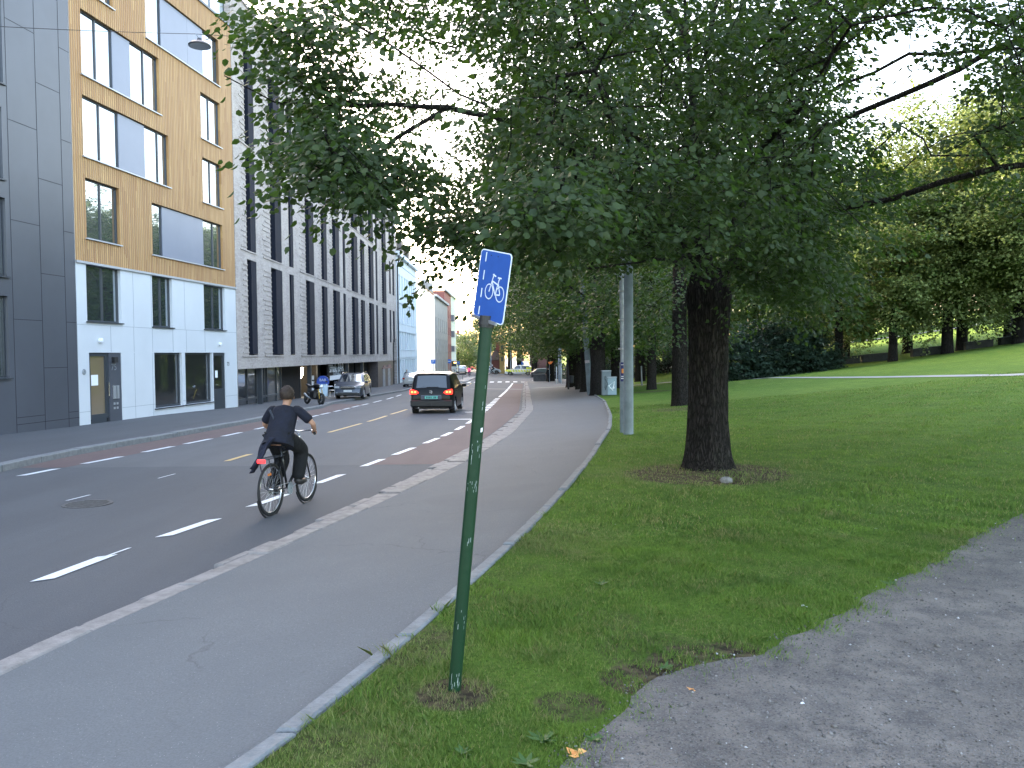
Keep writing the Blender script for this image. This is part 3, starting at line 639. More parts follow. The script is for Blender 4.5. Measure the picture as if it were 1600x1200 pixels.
# ---- brick building, facade parallel to the street
PB = FW.p(uE+.06, 0); PB = Vector((PB.x, PB.y, 0)); FB = Fac((PB.x, PB.y), (.002, 1)); UB = [FB.u.x, FB.u.y]
bE = FB.px(621, 590)[0]
bb = thing('brick_building', (PB.x, PB.y, -1.3), 'long pale grey brick building with tall dark window slots and a black shop floor', 'building')
zb0 = FB.px(372, 577)[1]; zb1 = FB.px(385, 12)[1]
S = [(388, 402.6, 406.5), (425, 442.5, 423), (453.5, 460.5, 428), (479, 492.5, 440), (503.5, 512.7, 449), (521, 532, 455), (537.2, 541.2, 458), (550.2, 560.3, 466), (564.2, 571, 470), (577, 585, 475), (588, 591, 478), (597.5, 604.5, 483)]
zlo, zhi = FB.px(392, 555)[1], FB.px(392, 406.5)[1]; per = FB.px(392, 393)[1]-zlo
slots = []
for r in range(4):
    for i, s in enumerate(S):
        a, b = FB.px(s[0], 500)[0], FB.px(s[1], 500)[0]
        z0, z1 = zlo+r*per, zhi+r*per
        if z1 > zb1-.4: continue
        slots.append((a, b, z0, z1, i))
for r in range(3):
    for s in ((609, 611.5), (614, 617)):
        a, b = FB.px(s[0], 500)[0], FB.px(s[1], 500)[0]; slots.append((a, b, zlo+1.3+r*per, zhi+r*per, 20))
gate = (FB.px(614, 560)[0], bE-.3, -3, FB.px(616, 529)[1])
print('brick', bE, zb0, zb1, zlo, zhi, per, len(slots))
gr = FB.px(590.5, 590)[0]
mb = wall_holes(FB, 0, bE, zb0, zb1, [s[:4] for s in slots]+[(gate[0], gate[1], gate[2], gate[3])], .32)
mb.quad(FB.p(0, zb0, 0), FB.p(gate[0], zb0, 0), FB.p(gate[0], zb0, -1.2), FB.p(0, zb0, -1.2))
mb.build('wall', M['brick'], bb, world=True, udir=UB)
mb = MB(); shell(FB, mb, 0, bE, -4, zb1-.01, 13); mb.quad(FB.p(0, zb1-.3, -1), FB.p(bE, zb1-.3, -1), FB.p(bE, zb1-.3, -13), FB.p(0, zb1-.3, -13)); mb.build('side_wall', M['brick'], bb, world=True, udir=UB)
mb = MB(); FB.box(mb, 0, bE, zb1, zb1+.12, -.35, .05); mb.build('parapet_cap', M['darkmetal'], bb, world=True)
mb = MB(); FB.box(mb, 1.5, bE-2, zb1-.2, zb1+2.6, -10, -3.5); mb.build('roof_storey', M['darkpanel'], bb, world=True)
for a, b, z0, z1, i in slots:
    q = MB(); FB.box(q, a+.003, b-.003, z0+.003, z0+.06, -.34, -.2)
    FB.box(q, a+.003, a+.05, z0+.06, z1-.01, -.34, -.24); FB.box(q, a+(b-a)*.45, b-.003, z0+.06, z1-.01, -.34, -.015)
    if i not in (2, 6, 10):
        for zz in (.3, .55, .8): FB.box(q, a+.05, a+(b-a)*.45, z0+(z1-z0)*zz, z0+(z1-z0)*zz+.06, -.34, -.24)
    fr = q.build('window', M['slot'], bb, world=True)
    q = MB(); q.quad(FB.p(a, z0, -.3), FB.p(b, z0, -.3), FB.p(b, z1, -.3), FB.p(a, z1, -.3)); q.build('pane', M['slotglass'], fr, world=True)
    if i not in (2, 6, 10, 20):
        mb = MB(); n = int((z1-z0)/.26); wd = (b-a)*(1.0 if i in (0, 4, 8) else 1.6)
        for k in range(n):
            z = z0+.1+k*.26; l = wd*(.2+.5*abs(((k*.37) % 1)-.5)*1.6)
            FB.box(mb, a-min(l, 1.5), a-.004, z, z+.065, -.005, .03)
        FB.box(mb, a-.1-(b-a)*.6, b+.05, z0-.075, z0-.008, 0, .05); mb.build('relief_brickwork', M['brick'], fr, world=True, udir=UB)
    if i in (0, 1, 3, 5, 7):
        q = MB()
        for zz in (.34, .38, .42): q.tube([FB.p(a+.05, z0+(z1-z0)*zz, -.2), FB.p(a+(b-a)*.45, z0+(z1-z0)*zz, -.2)], .012, 5)
        q.build('railing', M['darkmetal'], fr, world=True)
# ground floor
BK = mat('black shop cladding', (.009, .010, .013), .7, spec=.15, var=.2, scale=3); WARM = mat('shop interior', (.08, .07, .06), .8)
LIT = mat('lit ceiling lamp', (.9, .85, .7), .5, emit=(1, .86, .62), es=1.6); PAP = bpy.data.materials['paper']
def bu(x): return FB.px(x, 600)[0]
zsf = -4.0; OFF = -.9
shop = MB()
for x0, x1 in ((463, 489), (515, 520), (545, 556), (557, 569), (571, 590)): FB.box(shop, bu(x0), bu(x1), zsf, zb0+.02, -1.3, OFF)
FB.box(shop, 0, bE-1, zsf, zsf+1., -1.35, OFF-.06)
shop.build('shop_cladding', BK, bb, world=True)
q = MB(); FB.box(q, gr, gate[0]-.1, zsf, zb0-.02, -1.3, .02); q.build('brown_panel', mat('brown stone panel', (.06, .05, .052), .5, var=.35, scale=6), bb, world=True)
gp_ = mat('grey poster', (.2, .22, .25), .5, var=.4, scale=4)
for x0, x1 in ((598, 601.5), (606, 609.5)): q = MB(); FB.box(q, bu(x0), bu(x1), FB.px(600, 606)[1], FB.px(600, 575)[1], .02, .05); q.build('poster_column', gp_, bb, world=True)
q = MB(); FB.box(q, bu(597), bu(611), FB.px(600, 576)[1], FB.px(600, 574)[1], .02, .12); FB.box(q, bu(599), bu(602), FB.px(600, 573.7)[1], FB.px(600, 571)[1], .02, .08); FB.box(q, bu(606), bu(610), FB.px(605, 573.7)[1], FB.px(605, 570)[1], .02, .08)
q.build('sign_board', mat('faded red sign', (.22, .13, .13), .6), bb, world=True)
q = MB(); FB.box(q, gate[0]+.02, gate[1]-.02, -4, gate[3]-.02, -.6, -.3); q.build('gate', BK, bb, world=True)
q = MB()
for x in (373, 377, 391, 412, 426, 437, 441, 455, 461.5, 490, 504, 515): u = bu(x); FB.box(q, u-.06, u+.06, zsf, zb0+.01, OFF-.05, OFF+.04)
FB.box(q, 0, bu(462), FB.px(400, 624)[1]-.12, FB.px(400, 624)[1], OFF-.05, OFF+.05)
fr = q.build('shop_front', M['frame'], bb, world=True)
for x in (413, 489, 547, 570): q = MB(); u = bu(x); FB.box(q, u-.11, u+.11, zsf, zb0+.01, -.35, -.1); q.build('pillar', M['frame'], bb, world=True)
for x0, x1, m_ in ((373, 412, M['carglass']), (413, 462, M['carglass']), (556.5, 557.5, M['glass2'])):
    q = MB(); q.quad(FB.p(bu(x0), zsf, OFF-.02), FB.p(bu(x1), zsf, OFF-.02), FB.p(bu(x1), zb0, OFF-.02), FB.p(bu(x0), zb0, OFF-.02)); q.build('shop_window', m_, bb, world=True)
# open lit shop: interior box behind clear glass
q = MB(); a, b = bu(490), bu(515)
for P in (((a, zsf, OFF-3), (b, zsf, OFF-3), (b, zb0, OFF-3), (a, zb0, OFF-3)),): q.quad(*[FB.p(*x) for x in P])
q.quad(FB.p(a, zsf, OFF), FB.p(a, zsf, OFF-3), FB.p(a, zb0, OFF-3), FB.p(a, zb0, OFF)); q.quad(FB.p(b, zsf, OFF), FB.p(b, zsf, OFF-3), FB.p(b, zb0, OFF-3), FB.p(b, zb0, OFF)); q.quad(FB.p(a, zb0-.03, OFF), FB.p(b, zb0-.03, OFF), FB.p(b, zb0-.03, OFF-3), FB.p(a, zb0-.03, OFF-3))
sh = q.build('shop_interior', WARM, bb, world=True)
q = MB(); FB.box(q, a+.5, b-1.2, zb0-.75, zb0-.2, OFF-.9, OFF-.7); q.box(FB.p(a+1, zb0-1, OFF-.3), (.1, .1, .9), Matrix.Rotation(.5, 3, 'Y')); q.ball(FB.p(a+1.5, zb0-2.0, OFF-.5), .16); q.ball(FB.p(b-.8, zb0-3.3, OFF-.5), .13)
q.build('lit_sign', LIT, sh, world=True)
q = MB(); FB.box(q, bu(505.5), bu(513), FB.px(508, 612)[1], FB.px(508, 587)[1], OFF-.2, OFF-.12); q.build('white_poster', PAP, sh, world=True)
q = MB(); u, z = FB.px(394, 575); q.box(FB.p(u, z, OFF-.3), (.1, .22, 1.1), Matrix.Rotation(.0, 3, 'Y') @ Matrix.Rotation(.5, 3, 'X')); q.build('ceiling_light', LIT, bb, world=True)
# black sign panel with white lettering
q = MB(); a, b = bu(521), bu(545); FB.box(q, a, b, FB.px(530, 588)[1], FB.px(530, 568)[1], -.5, -.42); q2 = q.build('sign_panel', BK, bb, world=True)
WT = mat('white lettering', (.8, .82, .85), .5)
u, z = FB.px(534.5, 575); text('smak. BAR', .95, 'sign_lettering', WT, bb, FB.p(u, z, -.41), FB.rot(), .004, sx=1.25)
u, z = FB.px(534.5, 580.5); text('TORGET', .85, 'sign_lettering', mat('grey lettering', (.4, .45, .5), .5), bb, FB.p(u, z, -.41), FB.rot(), .004, sx=.9)
q = MB(); FB.box(q, bu(523), bu(529), FB.px(526, 571.8)[1], FB.px(526, 570)[1], -.42, -.41); u1_ = FB.px(526, 594)[1]; FB.box(q, bu(524), bu(541), u1_, FB.px(526, 587)[1], -.42, -.38); q.build('white_banner', PAP, bb, world=True)
# ---- pale blue building
LB = thing('townhouse', (FB.p(bE, 0).x, FB.p(bE, 0).y, -2), 'pale blue four storey townhouse with rows of narrow windows and a drainpipe', 'building')
FL = Fac((FB.p(bE+.1, 0).x, FB.p(bE+.1, 0).y), (0.002, 1)); lE = FL.px(652, 560)[0]; zE = FL.px(622, 401)[1]
M['blue'] = mat('pale blue render', (.56, .62, .66), .8, var=.05, scale=.5); M['bluewin'] = mat('pale sash window', (.20, .28, .34), .3, var=.2, scale=2)
lw = []
for r, (ya, yb) in enumerate(((430, 461), (473, 505), (518, 546), (562, 592))):
    za, zb_ = FL.px(625.5, ya)[1], FL.px(625.5, yb)[1]
    for c in range(7):
        x = 625 + [0, 4, 8, 11.6, 15, 18.2, 21.4][c]; a, b = FL.px(x-1., 500)[0], FL.px(x+1., 500)[0]
        if b < lE: lw.append((a, b, zb_, za))
mb = wall_holes(FL, 0, lE, -4, zE, lw, .25); shell(FL, mb, 0, lE, -4, zE-.01, 12, False); mb.build('wall', M['blue'], LB, world=True)
for h in lw: window(FL, LB, *h, [(1, G), (1, G)], M['bluewin'], M['blue'], None, M['blue'], fw=.07, depth=.18)
mb = MB(); FL.box(mb, -.1, lE+.1, zE, zE+.45, -.2, .4); FL.box(mb, 0, lE, zE-.9, zE-.75, 0, .07); mb.build('cornice', mat('cornice', (.55, .6, .66), .7), LB, world=True)
for r in range(3): 
    z = lw[r*7][2]-.9
    mb = MB(); FL.box(mb, 0, lE, z-.08, z+.08, 0, .06); mb.build('string_course', M['blue'], LB, world=True)
mb = MB(); mb.add([FL.p(0, zE+.46, .2), FL.p(lE, zE+.46, .2), FL.p(lE, zE+3.6, -3.4), FL.p(0, zE+3.6, -3.4), FL.p(0, zE+.46, -12), FL.p(lE, zE+.46, -12)], [(0, 1, 2, 3), (3, 2, 5, 4), (0, 3, 4), (1, 5, 2), (0, 4, 5, 1)])
rf = mb.build('roof', mat('slate roof', (.05, .05, .06), .6, var=.2), LB, world=True)
for k in range(3):
    mb = MB(); FL.box(mb, 3+k*6.5, 5+k*6.5, zE+.8, zE+3., -3, -.6); mb.build('dormer', mat('dormer', (.10, .09, .09), .6), rf, world=True)
mb = MB(); mb.tube([FL.p(.35, zE+.1, .35), FL.p(.35, zE-.6, .3), FL.p(.35, zE-1.2, .12), FL.p(.35, -3.5, .12)], .09, 8); mb.build('drainpipe', M['darkmetal'], LB, world=True)
# ---- generic distant block: facade towards the street plus a face towards us
def block(name, label, x_street, y0, y1, ztop, D, mw, wins, mframe, mglass, gable=None, mroof=None, roofh=2.5, cat='building', extra=None):
    f = Fac((x_street, y0), (0, 1)); root = thing(name, (x_street, y0, gz(x_street-1, y0)), label, cat); L = y1-y0
    z0 = -6.5
    hs = []
    if wins:
        rows_, cols_, wz, wu = wins
        for r in range(rows_):
            zc = -1.3 + r*3.3
            if zc+2.2 > ztop-.5: break
            for c in range(cols_):
                uc = (c+.5)*L/cols_; hs.append((uc-wu/2, uc+wu/2, zc, zc+wz))
    mb = wall_holes(f, 0, L, z0, ztop, hs, .22); shell(f, mb, 0, L, z0, ztop-.01, D); mb.build('wall', mw, root, world=True)
    for h in hs: window(f, root, *h, [(1, G), (1, G)], mglass, mframe, None, mframe, fw=.08, depth=.16)
    mb = MB(); f.box(mb, -.15, L+.15, ztop, ztop+.35, -.1, .35); mb.build('cornice', mframe, root, world=True)
    if mroof:
        mb = MB(); mb.add([f.p(0, ztop+.36, .2), f.p(L, ztop+.36, .2), f.p(L, ztop+roofh, -D/2), f.p(0, ztop+roofh, -D/2), f.p(0, ztop+.36, -D), f.p(L, ztop+.36, -D)], [(0, 1, 2, 3), (3, 2, 5, 4), (0, 3, 4), (1, 5, 2), (0, 4, 5, 1)]); mb.build('roof', mroof, root, world=True)
    return f, root, hs
def xa(px, y): d = rdir(px, 560); return d.x/d.y*y
def za(px, py, y): return at(px, py, y).z
ML = dict(white=mat('off white render', (.66, .67, .66), .85, var=.04, scale=.3), beige=mat('grey beige render', (.36, .34, .31), .8, var=.15, scale=1), trim=mat('grey trim', (.42, .42, .41), .8), redb=mat('red brick far', (.26, .09, .075), .85, var=.15, scale=2), green=mat('grey green render', (.42, .46, .40), .85, var=.05), roof=mat('slate far', (.085, .095, .125), .7, var=.15), yel=mat('yellow render', (.62, .42, .16), .8, var=.1), redw=mat('red boarding', (.30, .12, .10), .8, var=.2, scale=6), dwin=mat('dark far window', (.06, .075, .09), .3))
yA = 125; xs1 = xa(680, yA)
f, r_, hs = block('townhouse', 'townhouse with a tall blank white side wall and an ornate grey beige front', xs1, yA, 150, za(680, 463, yA), 14, ML['beige'], (5, 6, 2.1, 1.), ML['trim'], ML['dwin'])
mb = MB(); zt = za(680, 463, yA); zt2 = za(647, 438, yA); xl_ = xa(640, yA)
mb.prism([(xl_-5, -6.5), (xs1-.01, -6.5), (xs1-.01, zt), (xl_, zt2+.6), (xl_-5, zt2+.6)], 1, yA-.35, yA-.002); mb.build('gable_wall', ML['white'], r_, world=True)
mb = MB(); mb.add([(xs1, yA, zt+.36), (xs1, 150, zt+.36), (xl_, 150, zt2+.6), (xl_, yA, zt2+.6), (xl_-5, 150, zt2+.6), (xl_-5, yA, zt2+.6)], [(0, 1, 2, 3), (3, 2, 4, 5)]); mb.build('roof', ML['roof'], r_, world=True)
mb = MB(); mb.box((xa(664, 130), 131, za(664, 448, 130)+.4), (.9, .9, 1.6)); mb.box((xa(672, 130), 131, za(672, 453, 130)+.4), (.9, .9, 1.6)); mb.build('chimney', ML['beige'], r_, world=True)
f, r_, hs = block('townhouse', 'tall red brick apartment house seen edge on behind the grey beige front', xa(695.5, 152), 152, 168, za(692, 454, 152), 13, ML['redb'], (6, 4, 1.6, 1.1), ML['trim'], ML['dwin'])
f, r_, hs = block('apartment_building', 'pale green rendered apartment house with stacked grey balconies', xa(699.5, 170), 170, 196, za(698, 456, 170), 13, ML['green'], (6, 6, 1.5, 1.3), ML['green'], ML['dwin'])
for zy in (497, 522, 545):
    mb = MB(); z = za(700, zy, 172); f.box(mb, 1, 5, z-.6, z+.6, 0, 1.3); mb.build('balcony', mat('balcony grey', (.2, .21, .23), .7), r_, world=True)
def house(name, label, x0, x1, y, z1, D, mw, mr, rh, nw=3, ridge='x'):
    root = thing(name, ((x0+x1)/2, y, -5), label, 'house' if 'house' in name else 'building'); f = Fac((x0, y), (1, 0)); f.n = Vector((0, -1, 0)); L = x1-x0
    hs = [((c+.3)*L/nw, (c+.7)*L/nw, z1-1.9-r*3, z1-.5-r*3) for c in range(nw) for r in range(2)]
    mb = wall_holes(f, 0, L, -9, z1, hs, .2); shell(f, mb, 0, L, -9, z1, D, False); mb.build('wall', mw, root, world=True)
    for h in hs: window(f, root, *h, [(1, G), (1, G)], ML['dwin'], mw, None, mw, fw=.1, depth=.15)
    mb = MB(); e = .4
    if ridge == 'x': mb.add([f.p(-e, z1, e), f.p(L+e, z1, e), f.p(L-1, z1+rh, -D/2), f.p(1, z1+rh, -D/2), f.p(-e, z1, -D-e), f.p(L+e, z1, -D-e)], [(0, 1, 2, 3), (3, 2, 5, 4), (0, 3, 4), (1, 5, 2), (0, 4, 5, 1)])
    else: mb.add([f.p(-e, z1, e), f.p(L+e, z1, e), f.p(L/2, z1+rh, e), f.p(-e, z1, -D), f.p(L+e, z1, -D), f.p(L/2, z1+rh, -D)], [(0, 1, 2), (0, 2, 5, 3), (1, 4, 5, 2), (3, 5, 4), (0, 3, 4, 1)])
    rf = mb.build('roof', mr, root, world=True); mb = MB(); mb.box(f.p(L*.75, z1+rh, -D/2), (.9, .9, 2.2)); mb.build('chimney', ML['redb'], rf, world=True)
    return root
house('house', 'distant white house with a blue grey slate roof at the end of the street', xa(684, 250), xa(724, 250), 250, za(705, 536, 250), 12, ML['white'], ML['roof'], 3.0, 4)
house('house', 'distant low pale house with a brown roof right of the round street trees', xa(733, 330), xa(762, 330), 330, za(745, 552, 330), 12, ML['white'], ML['roof'], 3.5, 3)
house('red_house', 'small red boarded house with a brown roof across the junction', xa(767, 160), xa(782, 160), 160, za(775, 563, 160), 6, ML['redw'], mat('brown roof', (.10, .065, .05), .8), 2.4, 3, 'x')
yt = thing('yellow_tower', (xa(785, 158), 158, -5), 'narrow yellow gabled tower beside the small red house', 'tower')
x0, x1 = xa(780.5, 158), xa(788.5, 158); z1 = za(785, 535, 158)
mb = MB(); mb.prism([(x0, -6), (x1, -6), (x1, z1), ((x0+x1)/2, z1+1.6), (x0, z1)], 1, 158, 162); mb.build('wall', ML['yel'], yt, world=True)
mb = MB(); mb.prism([(x0-.2, z1-.05), ((x0+x1)/2, z1+1.65), (x1+.2, z1-.05), (x1+.2, z1+.15), ((x0+x1)/2, z1+1.9), (x0-.2, z1+.15)], 1, 157.8, 162.2); mb.build('roof', ML['yel'], yt, world=True)
mb = MB(); [mb.box(((x0+x1)/2, 157.98, z), (.35, .06, .8)) for z in (z1-1, z1-3.2)]; mb.box(((x0+x1)/2, 157.95, z1-2.), (x1-x0+.1, .1, .15)); mb.build('window', ML['dwin'], yt, world=True)
house('church_hall', 'dim reddish building half hidden behind the dark trees past the junction', xa(828, 175), xa(855, 175), 175, za(840, 545, 175), 10, mat('dull red render', (.20, .10, .09), .85, var=.1), ML['roof'], 5, 5)
# ================================================================== TREES
def leaf_mat(name, c, c2, trans, tw=.35, rough=.5):
    m, t, b = nmat(name); g = NT(t); ge = g.n('ShaderNodeNewGeometry')
    base = g.mix(ge.outputs['Random Per Island'], c, c2); tc = g.n('ShaderNodeTexCoord').outputs['Object']
    base = g.mix(g.ramp(g.noise(tc, .6, 3), [(.35, 0.), (.65, .6)]), base, tuple((x+y)/2*1.25 for x, y in zip(c, c2)))
    g.l(base, b.inputs['Base Color']); b.inputs['Roughness'].default_value = rough; b.inputs['Specular IOR Level'].default_value = .3
    tr = g.n('ShaderNodeBsdfTranslucent'); tr.inputs[0].default_value = (*trans, 1); mx = g.n('ShaderNodeMixShader', I0=tw)
    g.l(b.outputs[0], mx.inputs[1]); g.l(tr.outputs[0], mx.inputs[2]); g.l(mx.outputs[0], t.nodes['Material Output'].inputs[0]); return m
def bark_mat(name, c, c2, sc_=7):
    m, t, b = nmat(name); g = NT(t); tc = g.n('ShaderNodeTexCoord').outputs['Object']; mp = g.n('ShaderNodeMapping'); mp.inputs['Scale'].default_value = (1, 1, .16); g.l(tc, mp.inputs[0])
    vo = g.n('ShaderNodeTexVoronoi', i_Scale=sc_*2.2, feature='DISTANCE_TO_EDGE'); nz = g.n('ShaderNodeTexNoise', i_Scale=sc_*.8, i_Detail=4.); g.l(mp.outputs[0], nz.inputs['Vector'])
    va = g.n('ShaderNodeVectorMath', operation='ADD'); g.l(mp.outputs[0], va.inputs[0]); sc2 = g.n('ShaderNodeVectorMath', operation='SCALE'); g.l(nz.outputs['Color'], sc2.inputs[0]); sc2.inputs['Scale'].default_value = .12; g.l(sc2.outputs[0], va.inputs[1]); g.l(va.outputs[0], vo.inputs['Vector'])
    h = g.ramp(vo.outputs['Distance'], [(.0, 0.), (.25, 1.)])
    col_ = g.mix(g.noise(tc, 2, 4), c, c2); col_ = g.mix(g.ramp(g.noise(tc, 3.5, 5, .7), [(.5, 0.), (.7, .6)]), col_, (c[0]*1.4, c[1]*1.9, c[2]*1.3)); col_ = g.mix(h, tuple(x*.45 for x in c), col_); g.l(col_, b.inputs['Base Color']); b.inputs['Roughness'].default_value = .9; b.inputs['Specular IOR Level'].default_value = .15
    bp = g.n('ShaderNodeBump', i_Strength=1., i_Distance=.07); g.l(g.math('ADD', h, g.math('MULTIPLY', g.noise(tc, 40, 4), .4)), bp.inputs['Height']); g.l(bp.outputs[0], b.inputs['Normal']); return m
M['leaf'] = leaf_mat('lime leaf', (.012, .024, .010), (.040, .062, .018), (.08, .16, .018), .33, .55)
M['leaf2'] = leaf_mat('lime leaf far', (.022, .045, .012), (.052, .092, .022), (.1, .18, .03), .3, .6)
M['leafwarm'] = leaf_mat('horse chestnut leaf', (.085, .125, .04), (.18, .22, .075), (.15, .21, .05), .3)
M['leafdark'] = leaf_mat('dark shrub leaf', (.014, .03, .02), (.035, .06, .036), (.03, .06, .03), .2)
M['bark'] = bark_mat('lime bark', (.032, .027, .025), (.055, .048, .043), 16); M['bark2'] = bark_mat('dark bark', (.02, .017, .016), (.034, .03, .028), 9)
def nrm(a): return a/np.maximum(1e-9, np.linalg.norm(a, axis=-1, keepdims=True))
def mesh_np(name, V, F, m, parent, smooth=False, k=None):
    k = F.shape[1]; me = bpy.data.meshes.new(name); me.vertices.add(len(V)); me.vertices.foreach_set('co', V.astype(np.float32).ravel())
    me.loops.add(F.size); me.loops.foreach_set('vertex_index', F.astype(np.int32).ravel()); me.polygons.add(len(F)); me.polygons.foreach_set('loop_start', np.arange(0, F.size, k, dtype=np.int32)); me.polygons.foreach_set('loop_total', np.full(len(F), k, dtype=np.int32))
    if smooth: me.polygons.foreach_set('use_smooth', np.ones(len(F), bool))
    me.materials.append(m); me.update(calc_edges=True); me.validate(); o = bpy.data.objects.new(name, me); col.objects.link(o); o.parent = parent; return o
def leaves_np(P, D, N, L, wid=.8, fold=.18, simple=False):
    """P base points, D unit direction, N unit normal, L lengths"""
    D = nrm(D); S = nrm(np.cross(D, N)); N = nrm(np.cross(S, D)); L = L[:, None]; n = len(P)
    if simple:
        q = [P, P+D*L*.5+S*L*wid*.5-N*L*fold, P+D*L, P+D*L*.5-S*L*wid*.5-N*L*fold]; V = np.stack(q, 1).reshape(-1, 3)
        return V, (np.arange(n)[:, None]*4+np.array([0, 1, 2, 3])[None]).reshape(-1, 4)
    q = [P, P+D*L*.22+S*L*wid*.48-N*L*fold*.5, P+D*L*.62+S*L*wid*.42-N*L*fold, P+D*L*1.02-N*L*fold*.8, P+D*L*.62-S*L*wid*.42-N*L*fold, P+D*L*.22-S*L*wid*.48-N*L*fold*.5]
    V = np.stack(q, 1).reshape(-1, 3); b = np.arange(n)[:, None]*6
    return V, np.concatenate([b+np.array([0, 1, 2, 3])[None], b+np.array([0, 3, 4, 5])[None]])
def tubes_np(segs, nside):        # segs: list of (pts (k,3), radii (k))
    VV = []; FF = []; b = 0; an = np.arange(nside)*2*math.pi/nside
    for pts, rs in segs:
        k = len(pts); t = np.gradient(pts, axis=0); t = nrm(t); ref = np.where(np.abs(t[:, 2:3]) > .9, np.array([[1., 0, 0]]), np.array([[0, 0, 1.]])) if abs(nrm(pts[-1]-pts[0])[2]) < .8 else np.tile([[1., 0, 0]], (k, 1))
        if abs(nrm(pts[-1]-pts[0])[2]) < .8: ref = np.tile([[0, 0, 1.]], (k, 1))
        a = nrm(np.cross(t, ref)); c = np.cross(t, a)
        V = pts[:, None, :] + (a[:, None, :]*np.cos(an)[None, :, None] + c[:, None, :]*np.sin(an)[None, :, None])*np.asarray(rs)[:, None, None]
        VV.append(V.reshape(-1, 3)); i = np.arange(k-1)[:, None]*nside; j = np.arange(nside)[None]; j2 = (j+1) % nside
        FF.append(np.stack([b+i+j, b+i+j2, b+i+nside+j2, b+i+nside+j], -1).reshape(-1, 4)); b += k*nside
    return np.concatenate(VV), np.concatenate(FF)
class Tree:
    """greedy attachment of spray points to a hand-laid skeleton, pipe-model radii"""
    def __init__(s, seed): s.rs = np.random.RandomState(seed); s.N = []; s.par = []; s.w = []
    def limb(s, pts, par=-1, step=.35):
        p = [np.array(q, float) for q in pts]; last = par
        for i in range(len(p)-1):
            n = max(1, int(np.linalg.norm(p[i+1]-p[i])/step))
            for k in range(0 if (i == 0 and par == -1) else 1, n+1):
                if i and k == 0: continue
                q = p[i]+(p[i+1]-p[i])*k/n + s.rs.normal(0, .02, 3)*(k < n); s.N.append(q); s.par.append(last); last = len(s.N)-1
        return last
    def near(s, q): return int(((np.array(s.N)-np.array(q))**2).sum(1).argmin())
    def attach(s, T, step=.4, maxd=99):
        T = np.array(T); N0 = np.array(s.N); d = np.sqrt(((T[:, None]-N0[None])**2).sum(2)).min(1) if len(T)*len(N0) < 4e7 else np.linalg.norm(T-N0.mean(0), axis=1)
        order = np.argsort(d); cap = len(s.N)+len(T)*14; B = np.zeros((cap, 3)); B[:len(s.N)] = N0; n = len(s.N); ends = []
        root = N0[0]
        for i in order:
            t = T[i]; v = B[:n]-t; dd = (v**2).sum(1)
            # prefer nodes lower and nearer the trunk
            j = int((dd*(1+.15*np.maximum(0, B[:n, 2]-t[2]))).argmin()); dist = math.sqrt(dd[j])
            if dist > maxd: ends.append(-1); continue
            k = max(1, int(dist/step)); st = B[j].copy(); last = j; off = s.rs.normal(0, .07*dist, 3)
            for a in range(1, k+1):
                f = a/k; q = st+(t-st)*f + off*math.sin(math.pi*f) + np.array([0, 0, .10*dist*math.sin(math.pi*f)]); B[n] = q; s.N.append(q); s.par.append(last); last = n; n += 1
                if n >= cap-2: break
            ends.append(last)
            if n >= cap-20: break
        return [e for e in ends if e >= 0]
    def branches(s, r_tip, expo, rmax, nside, skip_r=0, trunk_nodes=None):
        n = len(s.N); cnt = np.zeros(n); ch = [[] for _ in range(n)]
        for i in range(n):
            if s.par[i] >= 0: ch[s.par[i]].append(i)
        for i in range(n-1, -1, -1):
            if not ch[i]: cnt[i] += 1
            if s.par[i] >= 0: cnt[s.par[i]] += cnt[i]
        r = np.minimum(rmax, r_tip*cnt**expo); segs = []; stack = [(0, -1)]; roots = [i for i in range(n) if s.par[i] < 0]; st = [(rt, -1) for rt in roots]
        while st:
            i, p = st.pop(); chain = ([p] if p >= 0 else []) + [i]
            while ch[chain[-1]]:
                c = ch[chain[-1]]; big = max(c, key=lambda q: cnt[q])
                for q in c:
                    if q != big: st.append((q, chain[-1]))
                chain.append(big)
            rr = [min(r[k], r[chain[1]]*1.0) if (m_ == 0 and p >= 0) else r[k] for m_, k in enumerate(chain)]
            if len(chain) > 1 and max(rr) >= skip_r: segs.append((np.array([s.N[k] for k in chain]), np.array(rr)))
        return segs
def sprays(rs, T, dirs, n, spread, L, flat=.5, droop=.35, per_twig=True):
    """leaves scattered in flat, slightly drooping fans around each spray point"""
    m = len(T); T = np.repeat(T, n, 0); d = nrm(np.repeat(dirs, n, 0)*np.array([1, 1, .4])); k = len(T)
    s_ = nrm(np.cross(d, np.array([0, 0, 1.])[None])); u = rs.uniform(-.55, 1, k)[:, None]; v = rs.normal(0, .36, k)[:, None]*(1.15-u*.5)
    P = T + d*u*spread + s_*v*spread + np.stack([np.zeros(k), np.zeros(k), rs.normal(0, .12*flat*2, k)*spread - droop*spread*(u[:, 0]*.5+.3)**2], 1)
    D = nrm(d*.7 + s_*np.sign(v)*.8 + rs.normal(0, .35, (k, 3)) + np.array([0, 0, -.45])); N = nrm(np.array([0, 0, 1.])[None] + rs.normal(0, .42, (k, 3)))
    return P, D, N, L*rs.uniform(.6, 1.2, k)
